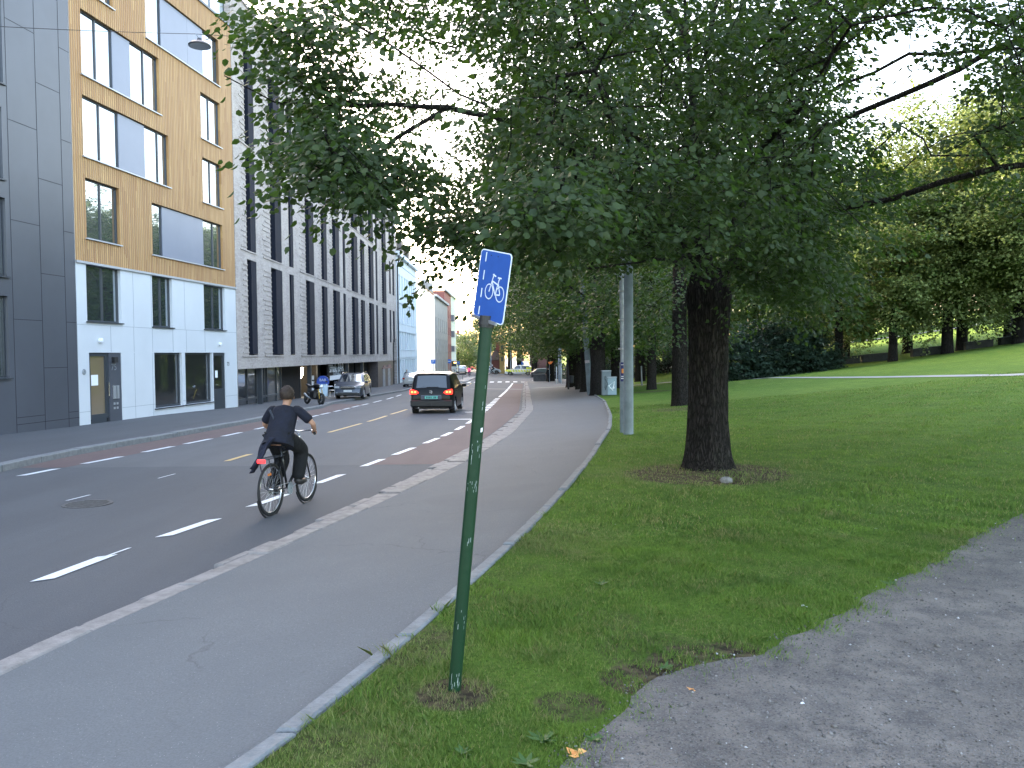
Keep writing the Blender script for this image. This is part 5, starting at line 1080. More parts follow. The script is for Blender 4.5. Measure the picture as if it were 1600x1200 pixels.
# ================================================================== CARS
def car(name, label, cat, L, W, prof, belt, roofw, wb, wr, paint, zb=.22, group=None, win=None, cabin=None, glassm=None, trim=None):
    """prof: (x, ztop) rear to front; cabin=(rear window base x, roof rear x, roof front x, windscreen base x); win=side window x pairs"""
    root = thing(name, (0, 0, 0), label, cat, group); gm = glassm or M['carglass']; hw = W/2
    xs = set(round(p[0], 3) for p in prof)
    for xw in (-wb/2, wb/2):
        for k in range(-6, 7): xs.add(round(xw+(wr+.07)*math.sin(k*math.pi/12), 3))
    xs |= {round(x, 3) for p in win for x in p}; xs = sorted(xs); PX, PZ = zip(*prof)
    def zt(x): return float(np.interp(x, PX, PZ))
    def pw(x): e = abs(x)/(L/2); return hw*(1-.16*max(0, (e-.72)/.28)**2.2)
    def ring(x):
        t = zt(x); w_ = pw(x); b = zb
        for xw in (-wb/2, wb/2):
            if abs(x-xw) < wr+.07: b = max(b, wr*.98+math.sqrt(max(0, (wr+.07)**2-(x-xw)**2)) if True else 0)
        if abs(x) > L/2-.03: b = max(b, zb+.08)
        bl = min(belt(x), t-.03); f = max(0, min(1, (t-bl-.05)/(.45))); wt = w_*.985+(roofw*hw-w_*.985)*f; mid = max(b+.05, (b+bl)/2)
        return [(w_*.90, b), (w_*.985, min(b+.05, mid)), (w_, mid), (w_*.985, max(bl, mid+.01)), (wt, max(t-.055, mid+.02)), (wt*.86, t), (wt*.4, t+.018), (0, t+.022)]
    V = []; n = 15
    for x in xs:
        r = ring(x); full = [(x, y, z) for y, z in r] + [(x, -y, z) for y, z in r[-2::-1]]; V += full
    mb = MB(); F = []
    for i in range(len(xs)-1):
        for k in range(n-1): F.append((i*n+k, (i+1)*n+k, (i+1)*n+k+1, i*n+k+1))
    F.append(tuple(range(n))); F.append(tuple((len(xs)-1)*n+k for k in range(n-1, -1, -1))); mb.add(V, F)
    sharp(mb.build('body', paint, root), 40)
    def panel(nm, cells, inset=.04, m_=gm, off=.006):
        for (i0, i1, k0, k1) in cells:
            q = MB(); g = lambda i, k: Vector(V[i*n+k]); rows = []; ii = list(range(i0, i1+1)); kk = list(range(k0, k1+1)); c = sum((g(i, k) for i in ii for k in kk), Vector())/(len(ii)*len(kk))
            nn = (g(i1, k0)-g(i0, k0)).cross(g(i0, k1)-g(i0, k0)); nn = nn.normalized() if nn.length > 1e-6 else Vector((0, 0, 1))
            if nn.dot(c-Vector((c.x*.3, 0, .7))) < 0: nn = -nn
            sc_ = lambda p: c+(p-c)*(1-inset*2)+nn*off
            vs = [sc_(g(i, k)) for i in ii for k in kk]; w_ = len(kk)
            q.add(vs, [(a*w_+b, (a+1)*w_+b, (a+1)*w_+b+1, a*w_+b+1) for a in range(len(ii)-1) for b in range(w_-1)]); q.build(nm, m_, root)
    ix = lambda x: min(range(len(xs)), key=lambda i: abs(xs[i]-x))
    for a, b in win: panel('side_window', [(ix(a), ix(b), 3, 4), (ix(a), ix(b), n-5, n-4)], .035)
    rb, rr_, rf, wb_ = cabin
    panel('rear_window', [(ix(rb), ix(rr_), 4, n-5)], .05); panel('windscreen', [(ix(rf), ix(wb_), 4, n-5)], .045)
    # underside
    mb = MB(); mb.box((0, 0, zb+.12), (L*.93, W*.78, .2)); mb.build('underbody', M['black'], root)
    for xw in (-wb/2, wb/2):
        for sy in (-1, 1):
            yy = sy*(hw-.13); q = MB(); q.lathe([(wr*.62, -.09), (wr*.93, -.105), (wr, -.07), (wr, .07), (wr*.93, .105), (wr*.62, .09)], (xw, yy, wr), 24, (0, sy, 0)); ty = sharp(q.build('wheel', M['rubber'], root))
            q = MB(); q.lathe([(wr*.1, .075), (wr*.12, .09), (wr*.16, .09)], (xw, yy, wr), 12, (0, sy, 0))
            for k in range(5):
                a = k*2*math.pi/5; q.box((xw+math.cos(a)*wr*.34, yy+sy*.085, wr+math.sin(a)*wr*.34), (wr*.56, .02, wr*.13), Matrix.Rotation(-a, 3, 'Y'))
            q.torus((xw, yy+sy*.088, wr), wr*.61, .018, (0, 1, 0), 24, 6); q.build('rim', trim or M['alu'], ty)
    for sy in (-1, 1):
        q = MB(); q.box((wb_-.15, sy*(hw+.08), belt(wb_)+.06), (.1, .2, .13), None, .03); q.build('mirror', M['black'] if paint is None else paint, root)
        for a, b in win[:2]: q = MB(); q.box((b-.16 if b-a > .5 else (a+b)/2, sy*(hw+.004), belt(a)-.12), (.18, .03, .03), None, .01); q.build('door_handle', paint, root)
    return root
def putcar(o, px, y, head, ref='centre'):
    p = on(px, y); o.location = (p.x, p.y, p.z+.005); o.rotation_euler = (0, 0, R(head)); return o
M['tail'] = mat('red light lens', (.35, .01, .01), .2, coat=1); M['taillit'] = mat('lit brake lamp', (.8, .05, .02), .3, emit=(1, .012, .005), es=.5); M['tailhot'] = mat('lit bulb', (.9, .3, .1), .3, emit=(1, .16, .03), es=.6); M['head'] = mat('headlamp', (.55, .6, .65), .08, .6, coat=1)
def paint(n, c, met=.3, co=.6): return mat(n, c, .3, met, coat=co)
blackp = mat('black car paint', (.003, .0035, .0045), .32, 0, .14, coat=.12); M['plate'] = mat('plate white', (.6, .62, .64), .5)
# minivan
prof = [(-2.2, .62), (-2.19, .98), (-2.13, 1.06), (-1.93, 1.60), (-1.8, 1.66), (-.6, 1.70), (.35, 1.66), (.6, 1.60), (1.35, 1.12), (1.5, 1.06), (2.0, .88), (2.15, .74), (2.2, .5)]
van = car('minivan', 'black minivan driving away with lit brake lights and pale green number plate', 'minivan', 4.4, 1.8, prof, lambda x: 1.03-.03*x/2, .80, 2.68, .325, blackp, win=[(-1.78, -.98), (-.9, .02), (.1, .95)], cabin=(-2.13, -1.93, .6, 1.35), glassm=glass('tinted car glass', (.006, .007, .009), .04, .02, .35))
def bx(mb, x0, x1, y0, y1, z0, z1, b=.01): mb.box(((x0+x1)/2, (y0+y1)/2, (z0+z1)/2), (x1-x0, y1-y0, z1-z0), None, b)
for sy in (-1, 1):
    q = MB(); P = [(sy*.50, .90), (sy*.58, .98), (sy*.83, 1.04), (sy*.86, .98), (sy*.85, .84), (sy*.60, .84)]; q.prism(P, 0, -2.235, -2.06); t_ = q.build('tail_light', M['taillit'], van)
    for yy in (.64, .76): q = MB(); q.ball((-2.235, sy*yy, .93), (.02, .045, .04)); q.build('bulb', M['tailhot'], t_)
    q = MB(); q.box((-2.2, sy*.68, .42), (.03, .24, .035), None, .008); q.build('reflector', M['tail'], van)
    q = MB(); q.tube([(-1.7, sy*.66, 1.69), (-1.6, sy*.67, 1.74), (.2, sy*.67, 1.76), (.4, sy*.66, 1.70)], .018, 6); q.build('roof_rail', M['chrome'], van)
q = MB(); bx(q, -2.235, -2.1, -.84, .84, .34, .60, .04); q.build('rear_bumper', mat('black bumper', (.01, .01, .011), .5), van)
q = MB(); bx(q, -2.225, -2.18, -.42, .42, .62, .80, .02); q.build('plate_recess', mat('grey gloss panel', (.05, .06, .09), .2, coat=1), van)
q = MB(); bx(q, -2.245, -2.23, -.27, .25, .655, .77, .004); pl_ = q.build('number_plate', mat('pale green plate', (.12, .42, .36), .5), van)
q = MB()
for i in range(7): bx(q, -2.249, -2.246, -.20+i*.06, -.165+i*.06, .675, .75, .001) if i != 2 else None
q.build('plate_character', mat('plate ink', (.02, .05, .06), .6), pl_)
q = MB(); q.torus((-2.215, 0, .93), .058, .008, (1, 0, 0), 24, 6)
for a, b in (((.035, .965), (0, .93)), ((-.035, .965), (0, .93)), ((.046, .945), (.02, .885)), ((.02, .885), (0, .925)), ((-.046, .945), (-.02, .885)), ((-.02, .885), (0, .925))): q.tube([(-2.215, *a), (-2.215, *b)], .006, 5)
q.build('emblem', M['chrome'], van)
q = MB(); q.box((-2.12, -.05, 1.12), (.03, .5, .025), None, .006); q.build('rear_wiper', M['black'], van)
q = MB(); bx(q, -2.0, -1.86, -.6, .6, 1.625, 1.66, .012); q.build('spoiler', blackp, van)
q = MB(); q.tube([(-1.7, 0, 1.70), (-1.85, 0, 1.88)], .006, 5); q.build('antenna', M['black'], van)
for yy in (-.55,): q = MB(); q.tube([(-2.3, .5, .3), (-2.1, .5, .3)], .03, 8); q.build('exhaust', M['chrome'], van)
q = MB(); q.box((-2.2, -.0, .42), (.09, .05, .13), None, .01); q.build('tow_bar', M['black'], van)
putcar(van, 684.5, 35.3, 90-2.5)
# estate car facing us
greyp = paint('blue grey car paint', (.03, .04, .065), .3, .35)
prof = [(-2.4, .6), (-2.37, .98), (-2.2, 1.08), (-1.75, 1.52), (-1.5, 1.58), (-.3, 1.62), (.35, 1.57), (1.15, 1.08), (1.3, 1.04), (2.05, .90), (2.3, .78), (2.4, .5)]
est = car('estate_car', 'blue grey estate car parked facing the camera in front of the dark shop', 'car', 4.8, 1.84, prof, lambda x: 1.02-.02*x, .78, 2.75, .34, greyp, win=[(-1.9, -1.2), (-1.1, -.2), (-.1, .75)], cabin=(-2.2, -1.75, .35, 1.15))
for sy in (-1, 1):
    q = MB(); q.prism([(sy*.52, .72), (sy*.86, .74), (sy*.84, .88), (sy*.6, .86)], 0, 2.18, 2.385); q.build('headlight', M['head'], est)
    q = MB(); q.lathe([(.055, 0), (.055, .03)], (2.385, sy*.68, .42), 12, (1, 0, 0)); q.build('fog_lamp', M['head'], est)
    q = MB(); q.tube([(-1.6, sy*.66, 1.60), (-1.5, sy*.67, 1.66), (.1, sy*.67, 1.68), (.3, sy*.66, 1.6)], .02, 6); q.build('roof_rail', M['chrome'], est)
q = MB(); q.prism([(-.4, .66), (.4, .66), (.48, .78), (.4, .86), (-.4, .86), (-.48, .78)], 0, 2.3, 2.405); gq = q.build('grille', M['black'], est)
q = MB(); q.tube([(2.41, -.4, .66), (2.41, -.48, .78), (2.41, -.4, .86), (2.41, .4, .86), (2.41, .48, .78), (2.41, .4, .66), (2.41, -.4, .66)], .012, 5); bx(q, 2.4, 2.415, -.42, .42, .77, .79, .002); q.build('chrome_surround', M['chrome'], gq)
q = MB(); bx(q, 2.41, 2.425, -.26, .26, .5, .61, .004); q.build('number_plate', M['plate'], est)
q = MB(); bx(q, 2.25, 2.42, -.8, .8, .26, .46, .04); q.build('lower_bumper', M['black'], est)
putcar(est, 552, 54.6, -88)
def simple(name, label, cat, px, y, head, pm, L=4.4, W=1.78, H=1.45, kind='hatch', group=None):
    if kind == 'hatch': prof = [(-L/2, .5), (-L/2+.03, .95), (-L/2+.3, 1.02), (-L/2+.75, H-.06), (-.8, H), (.3, H), (.55, H-.05), (1.15, 1.0), (L/2-.35, .82), (L/2, .5)]; cab = (-L/2+.3, -L/2+.75, .55, 1.15); w_ = [(-L/2+.8, -.35), (-.27, .7)]
    elif kind == 'sedan': prof = [(-L/2, .55), (-L/2+.03, .95), (-L/2+.65, 1.02), (-L/2+1.35, H-.06), (-.5, H), (.3, H), (.55, H-.05), (1.2, 1.0), (L/2-.3, .82), (L/2, .5)]; cab = (-L/2+.65, -L/2+1.35, .55, 1.2); w_ = [(-L/2+1.3, -.3), (-.22, .75)]
    else: prof = [(-L/2, .6), (-L/2+.02, 1.3), (-L/2+.06, H-.15), (-L/2+.2, H), (0, H), (L/2-1.2, H-.05), (L/2-.5, 1.3), (L/2-.15, 1.1), (L/2, .5)]; cab = (-L/2+.02, -L/2+.06, L/2-1.2, L/2-.5); w_ = [(-L/2+.3, -.2), (0, L/2-1.1)]
    b = 1.0 if kind != 'van' else 1.3
    o = car(name, label, cat, L, W, prof, lambda x: b-.02*x, .8, L*.61, .32, pm, win=w_, cabin=cab, group=group)
    for sy in (-1, 1):
        q = MB(); q.box((-L/2-.005, sy*W*.40, .86), (.04, .22, .16), None, .02); q.build('tail_light', M['tail'], o)
        q = MB(); q.box((L/2-.02, sy*W*.37, .7), (.08, .28, .14), None, .02); q.build('headlight', M['head'], o)
    q = MB(); q.box((-L/2-.01, 0, .7), (.02, .5, .12)); q.build('number_plate', M['plate'], o); q = MB(); q.box((L/2+.005, 0, .5), (.02, .5, .12)); q.build('number_plate', M['plate'], o)
    if cat: putcar(o, px, y, head)
    return o
simple('parked_car', 'silver saloon car parked at the kerb by the pale blue house, beyond the minivan', 'car', 646, 84, 90, paint('silver paint', (.33, .35, .38), .6), 4.5, 1.8, 1.42, 'sedan')
simple('parked_car', 'small white car in the queue behind the white van with amber lamps', 'car', 722, 172, 96, paint('white paint', (.68, .7, .73), 0), 4.1, 1.78, 1.5)
wv = simple('delivery_van', 'large white van with two amber lamps under its roof at the end of the road', 'van', 707, 182, 95, paint('white van paint', (.62, .66, .7), 0), 6.2, 2.2, 2.75, 'van')
for sy in (-1, 1): q = MB(); q.box((-3.13, sy*.5, 2.2), (.06, .5, .26), None, .03); q.build('amber_lamp', mat('amber lamp', (.9, .4, .1), .4, emit=(1, .5, .15), es=.6), wv)
simple('parked_car', 'white car waiting in the side of the junction left of the small red house', 'car', 764, 152, 10, bpy.data.materials['white paint'], 4.3, 1.78, 1.45, 'hatch')
simple('parked_car', 'dark car parked behind the low wall beside the slanting trunk', 'car', 854, 112, 5, paint('dark car paint', (.02, .022, .026), .2), 4.4, 1.8, 1.45, 'hatch')
# police car: side on
pol = simple('police_car', 'police estate car with white body and yellow chequered sides turning at the junction', 'police car', 812, 134, 172, paint('police white', (.66, .70, .74), 0), 4.75, 1.88, 1.58)
yl = mat('fluorescent yellow', (.62, .75, .08), .4, emit=(.6, .8, .05), es=.0); q = MB()
for sy in (-1, 1):
    for k in range(9):
        x = -2.1+k*.46; q.prism([(x, .55), (x+.28, .55), (x+.46, .86), (x+.18, .86)], 1, sy*.948, sy*.955)
q.build('chequer_stripe', yl, pol)
q = MB(); q.box((0, 0, 1.62), (.25, 1.1, .1), None, .03); q.build('light_bar', mat('blue lamp', (.02, .08, .5), .2, coat=1), pol)
for x0, x1, z0, z1 in ((-2.2, -1.2, .9, 1.5), (1.3, 2.3, .6, .95)):
    q = MB(); [q.box(((x0+x1)/2, sy*.95, (z0+z1)/2-.05), (x1-x0, .012, (z1-z0)*.55)) for sy in (-1, 1)]; q.build('yellow_panel', yl, pol)
q = MB(); q.box((2.0, 0, .93), (.6, 1.4, .03)); q.build('yellow_bonnet', yl, pol)
# articulated bus, side on, far away
bus = thing('city_bus', (0, 0, 0), 'red and orange articulated city bus crossing at the far end of the road', 'bus'); red = mat('bus red', (.62, .12, .07), .4); org = mat('bus orange', (.80, .34, .12), .4)
q = MB(); q.box((-4.6, 0, 1.0), (9, 2.5, 1.3), None, .1); q.build('body', red, bus); q = MB(); q.box((4.6, 0, 1.0), (8.4, 2.5, 1.3), None, .1); q.build('body', org, bus)
q = MB(); q.box((-4.6, 0, 2.75), (9, 2.45, .45), None, .15); q.box((4.6, 0, 2.75), (8.4, 2.45, .45), None, .15); q.build('roof', mat('bus roof', (.7, .68, .66), .5), bus)
q = MB(); q.box((0, 0, 1.7), (.8, 2.3, 2.3), None, .1); q.build('bellows', mat('bellows', (.30, .2, .15), .8), bus)
for a, b in ((-8.9, -.5), (.5, 8.6)): q = MB(); q.box(((a+b)/2, 0, 2.08), (b-a, 2.46, .95)); q.build('window_band', M['carglass'], bus)
for x in (-7, -1.8, 3, 6.8): q = MB(); q.lathe([(.48, -1.27), (.48, 1.27)], (x, 0, .48), 16, (0, 1, 0)); q.build('wheel', M['rubber'], bus)
for x in (-3.6, 2.6, 7): q = MB(); q.box((x, 0, 1.45), (1.1, 2.53, 2.0)); q.build('door', mat('door tint', (.55, .32, .12), .4), bus)
p = on(745, 305); bus.location = p; bus.rotation_euler = (0, 0, R(3))
# ================================================================== MOTORCYCLE
mc = thing('motorcycle', (0, 0, 0), 'black naked motorcycle with golden front forks parked on the far pavement', 'motorcycle'); gold = mat('gold fork', (.55, .36, .08), .25, .8)
for x in (-.68, .72):
    q = MB(); q.torus((x, 0, .30), .235, .065, (0, 1, 0), 28, 8); wq = q.build('wheel', M['rubber'], mc, smooth=True)
    q = MB(); q.torus((x, 0, .30), .185, .014, (0, 1, 0), 24, 6); [q.tube([(x, 0, .3), (x+.18*math.cos(k*1.256), 0, .3+.18*math.sin(k*1.256))], .012, 5) for k in range(5)]; q.lathe([(.12, -.05), (.12, -.045)], (x, 0, .3), 16, (0, 1, 0)); q.build('rim', M['darkmetal'], wq)
q = MB(); [q.tube([(.72, s*.09, .3), (.52, s*.09, .78)], .026, 8) for s in (-1, 1)]; q.build('front_fork', gold, mc)
q = MB(); q.tube([(-.2, 0, .55), (.15, 0, .86), (.45, 0, .9)], [.05, .05, .05], 8); q.tube([(-.68, .09, .3), (-.2, .1, .4)], .035, 8); q.tube([(-.68, -.09, .3), (-.2, -.1, .4)], .035, 8); q.build('frame', M['darkmetal'], mc)
q = MB(); q.box((.08, 0, .48), (.6, .40, .44), None, .09); q.build('engine', mat('engine', (.03, .03, .032), .4, .5), mc)
q = MB(); q.ball((.18, 0, .90), (.30, .17, .15), 14, 8); q.build('fuel_tank', blackp, mc, smooth=True)
q = MB(); q.box((-.3, 0, .88), (.5, .24, .09), Matrix.Rotation(-.12, 3, 'Y'), .04); q.box((-.68, 0, .95), (.34, .16, .08), Matrix.Rotation(.25, 3, 'Y'), .03); q.build('seat', M['black'], mc)
q = MB(); q.tube([(.44, -.36, 1.02), (.5, -.12, 1.0), (.5, .12, 1.0), (.44, .36, 1.02)], .013, 6); q.build('handlebar', M['darkmetal'], mc)
q = MB(); q.ball((.62, 0, .9), (.09, .11, .1)); q.build('headlight', M['head'], mc, smooth=True)
q = MB(); q.tube([(-.05, -.17, .3), (-.35, -.2, .38), (-.62, -.22, .52)], [.03, .045, .05], 10); q.build('exhaust', M['steel'], mc)
for s in (-1, 1): q = MB(); q.tube([(.46, s*.3, 1.02), (.44, s*.36, 1.16)], .008, 5); q.box((.44, s*.37, 1.18), (.03, .12, .07), None, .015); q.build('mirror', M['black'], mc)
q = MB(); q.torus((.72, 0, .30), .32, .02, (0, 1, 0), 14, 6, -2.6, -.9); q.build('mudguard', M['black'], mc)
p = on(489, 42.6); mc.location = p; mc.scale = (1.04,)*3; mc.rotation_euler = (R(-6), 0, R(-48))
# ================================================================== PEOPLE (skin modifier bodies)
def skinned(name, verts, edges, radii, m_, parent, sub=2):
    me = bpy.data.meshes.new(name); me.from_pydata([tuple(v) for v in verts], edges, []); me.materials.append(m_); o = bpy.data.objects.new(name, me); col.objects.link(o); o.parent = parent
    md = o.modifiers.new('skin', 'SKIN'); md.use_smooth_shade = True; md.branch_smoothing = .6
    for i, r in enumerate(radii):
        r2 = r if hasattr(r, '__len__') else (r, r); me.skin_vertices[0].data[i].radius = r2
    me.skin_vertices[0].data[0].use_root = True
    sbm = o.modifiers.new('sub', 'SUBSURF'); sbm.levels = sub; sbm.render_levels = sub
    dg = bpy.context.evaluated_depsgraph_get(); dg.update(); m2 = bpy.data.meshes.new_from_object(o.evaluated_get(dg)); o.modifiers.clear(); o.data = m2; m2.name = name
    if not m2.materials: m2.materials.append(m_)
    m2.polygons.foreach_set('use_smooth', [True]*len(m2.polygons)); return o
def chain(pts, closed=False): return [(i, i+1) for i in range(len(pts)-1)]
def figure(root, J, top, legs, hair, shoes, skirt=None, sleeve='short', hairl=1.0, sub=2):
    """J: joints dict pelvis,chest,neck,head,(sh,el,wr) l/r,(hip,kn,an,toe) l/r"""
    V = lambda k: Vector(J[k]); vs, es, rs_ = [], [], []
    def addv(p, r, par=None):
        vs.append(Vector(p)); rs_.append(r); i = len(vs)-1
        if par is not None: es.append((par, i))
        return i
    pel = addv(V('pelvis'), (.13, .10)); wa = addv(V('pelvis').lerp(V('chest'), .45), (.11, .085), pel); ch = addv(V('chest'), (.13, .09), wa); nb = addv(V('chest').lerp(V('neck'), .7), (.055, .055), ch); ne = addv(V('neck'), .05, nb)
    hb = V('head'); d = Vector(J.get('face', (1, 0, 0))).normalized()
    a = addv(hb+Vector((0, 0, -.06))+d*.01, (.062, .075), ne); b = addv(hb+Vector((0, 0, .02)), (.076, .092), a); addv(hb+Vector((0, 0, .085)), (.06, .07), b)
    for s in 'lr':
        q = addv(V('sh'+s), .05, ch); q = addv(V('sh'+s).lerp(V('el'+s), .5), .045, q); q = addv(V('el'+s), .038, q); q = addv(V('el'+s).lerp(V('wr'+s), .4), .036, q); w_ = addv(V('wr'+s), .024, q); hd = V('wr'+s)+(V('hd'+s)-V('wr'+s))*.5; hq = addv(hd, (.035, .018), w_)
        dn = (V('hd'+s)-V('wr'+s)).normalized(); sd = Vector((0, 0, 1)).cross(dn).normalized() if abs(dn.z) < .9 else Vector((0, 1, 0)); dwn = Vector((0, 0, -1)) if abs(dn.z) < .9 else Vector((1, 0, 0))
        for k in range(4):
            f0 = addv(V('hd'+s)+sd*(.024-.016*k), .0085, hq); f1 = addv(vs[f0]+dn*.03*(1-.12*abs(k-1.3))+dwn*.012, .0075, f0); addv(vs[f1]+dn*.008+dwn*.028, .0065, f1)
        t0 = addv(hd+sd*.034*(1 if s == 'r' else -1), .009, hq); addv(vs[t0]+dn*.03+dwn*.02, .008, t0)
        q = addv(V('hip'+s), .088, pel); q = addv(V('hip'+s).lerp(V('kn'+s), .5), .075, q); q = addv(V('kn'+s), .055, q); q = addv(V('kn'+s).lerp(V('an'+s), .35), .052, q); q = addv(V('an'+s), .034, q); q = addv(V('an'+s).lerp(V('to'+s), .5)+Vector((0, 0, -.02)), (.04, .03), q); addv(V('to'+s), .03, q)
    body = skinned('person', vs, es, rs_, M['skin'], root, sub); body.name = 'body'
    up = d.cross(Vector((0, 0, 1)))
    # face details
    if sub > 1:
        nz = MB(); nz.ball(hb+d*.10+Vector((0, 0, -.0)), (.016, .014, .022), 8, 6); nz.build('nose', M['skin'], root, smooth=True)
        for s in (-1, 1): q = MB(); q.ball(hb+up*s*.082+Vector((0, 0, -.01)), (.018, .012, .03), 8, 6); q.build('ear', M['skin'], root, smooth=True); q = MB(); q.ball(hb+d*.088+up*s*.032+Vector((0, 0, .02)), .011, 8, 6); q.build('eye', M['black'], root, smooth=True)
        q = MB(); q.ball(hb+d*.09+Vector((0, 0, -.055)), (.012, .025, .006), 8, 4); q.build('mouth', mat('lips', (.3, .12, .1), .5), root, smooth=True)
    # hair
    hm = MB(); c0 = hb-d*.018+Vector((0, 0, .035)); n, m_ = 24, 14; rs = random.Random(3); b0 = 0; vv = []; ff = []
    for i in range(m_+1):
        th = math.pi*i/m_*.72
        for k in range(n):
            an = 2*math.pi*k/n; dr = d*math.cos(an)*math.sin(th)*.105+up*math.sin(an)*math.sin(th)*.093+Vector((0, 0, math.cos(th)*.108))
            front = math.cos(an); dz = 0
            if front > .3 and th > 1.2: dr = dr*.8; 
            vv.append(c0+dr*(1+rs.uniform(-.06, .13)))
    for i in range(m_):
        for k in range(n): j = (k+1) % n; ff.append((i*n+k, i*n+n+k, i*n+n+j, i*n+j))
    hm.add(vv, ff); hm.build('hair', hair, root, smooth=True)
    # shirt: a lofted torso with tapered sleeves
    def a2(p, r, par=None):
        vs2.append(Vector(p)); r2.append(r); i = len(vs2)-1
        if par is not None: es2.append((par, i))
        return i
    lat = (V('shl')-V('shr')).normalized(); q = MB(); n = 24; rings = []
    P, C, N_ = V('pelvis'), V('chest'), V('neck'); ax = (C-P).normalized(); fwd = lat.cross(ax).normalized()
    for c, rl, rf, bk in ((P-ax*.16, .215, .165, .01), (P-ax*.04, .205, .15, 0), (P.lerp(C, .35), .185, .13, 0), (P.lerp(C, .7), .19, .13, 0), (C, .185, .13, 0), (C.lerp(V('shl').lerp(V('shr'), .5), .75), .18, .115, 0), (V('shl').lerp(V('shr'), .5)+(N_-C)*.22, .155, .09, 0), (N_.lerp(C, .30), .085, .07, 0), (N_.lerp(C, .18), .062, .06, 0)): rings.append((c, rl, rf))
    for i, (c, rl, rf) in enumerate(rings):
        for k in range(n): a_ = 2*math.pi*k/n; w_ = 1+.025*math.sin(3*a_+i*1.3)+.02*math.sin(7*a_-i*2.1); q.v.append(tuple(c+lat*rl*math.cos(a_)*w_+fwd*rf*math.sin(a_)*w_))
    for i in range(len(rings)-1):
        for k in range(n): j = (k+1) % n; q.f.append((i*n+k, i*n+j, i*n+n+j, i*n+n+k))
    q.f.append(tuple(range(n)))
    for s in 'lr':
        S0, E0, W0 = V('sh'+s), V('el'+s), V('wr'+s); inn = S0.lerp(C, .35)
        if sleeve == 'short': q.tube([inn, S0, S0.lerp(E0, .3), S0.lerp(E0, .6), S0.lerp(E0, .88)], [.07, .072, .068, .066, .07], 14)
        else: q.tube([inn, S0, S0.lerp(E0, .5), E0, E0.lerp(W0, .5), E0.lerp(W0, .92)], [.085, .085, .066, .056, .046, .04], 12)
    sh_ = q.build('shirt', top, root, smooth=True); md = sh_.modifiers.new('s', 'SUBSURF'); md.levels = md.render_levels = 1
    vs2, es2, r2 = [], [], []
    pel = a2(V('pelvis'), (.13, .11))
    for s in 'lr':
        q = a2(V('hip'+s), .115, pel); q = a2(V('hip'+s).lerp(V('kn'+s), .5), .125 if skirt else .09, q); q = a2(V('kn'+s), .115 if skirt else .072, q); q = a2(V('kn'+s).lerp(V('an'+s), .5), .10 if skirt else .062, q); a2(V('kn'+s).lerp(V('an'+s), 1.12), .09 if skirt else .052, q)
    skinned('trousers', vs2, es2, r2, legs, root, sub)
    for s in 'lr':
        q = MB(); an = V('an'+s); to = V('to'+s); dd = (to-an); dd.z = 0; q.tube([an-dd*.25+Vector((0, 0, -.04)), an.lerp(to, .5)+Vector((0, 0, -.045)), to+dd*.15+Vector((0, 0, -.015))], [.042, .048, .032], 8); q.build('shoe', shoes, root, smooth=True)
navy = mat('navy cloth', (.0028, .0046, .015), .85, var=.4, scale=9, bump=1, bscale=9); dark = mat('black cloth', (.0025, .003, .005), .9, var=.3, bump=1, bscale=9); hairb = mat('brown hair', (.030, .018, .013), .7, var=.4, scale=40); shoe = mat('dark shoe', (.015, .014, .014), .5)
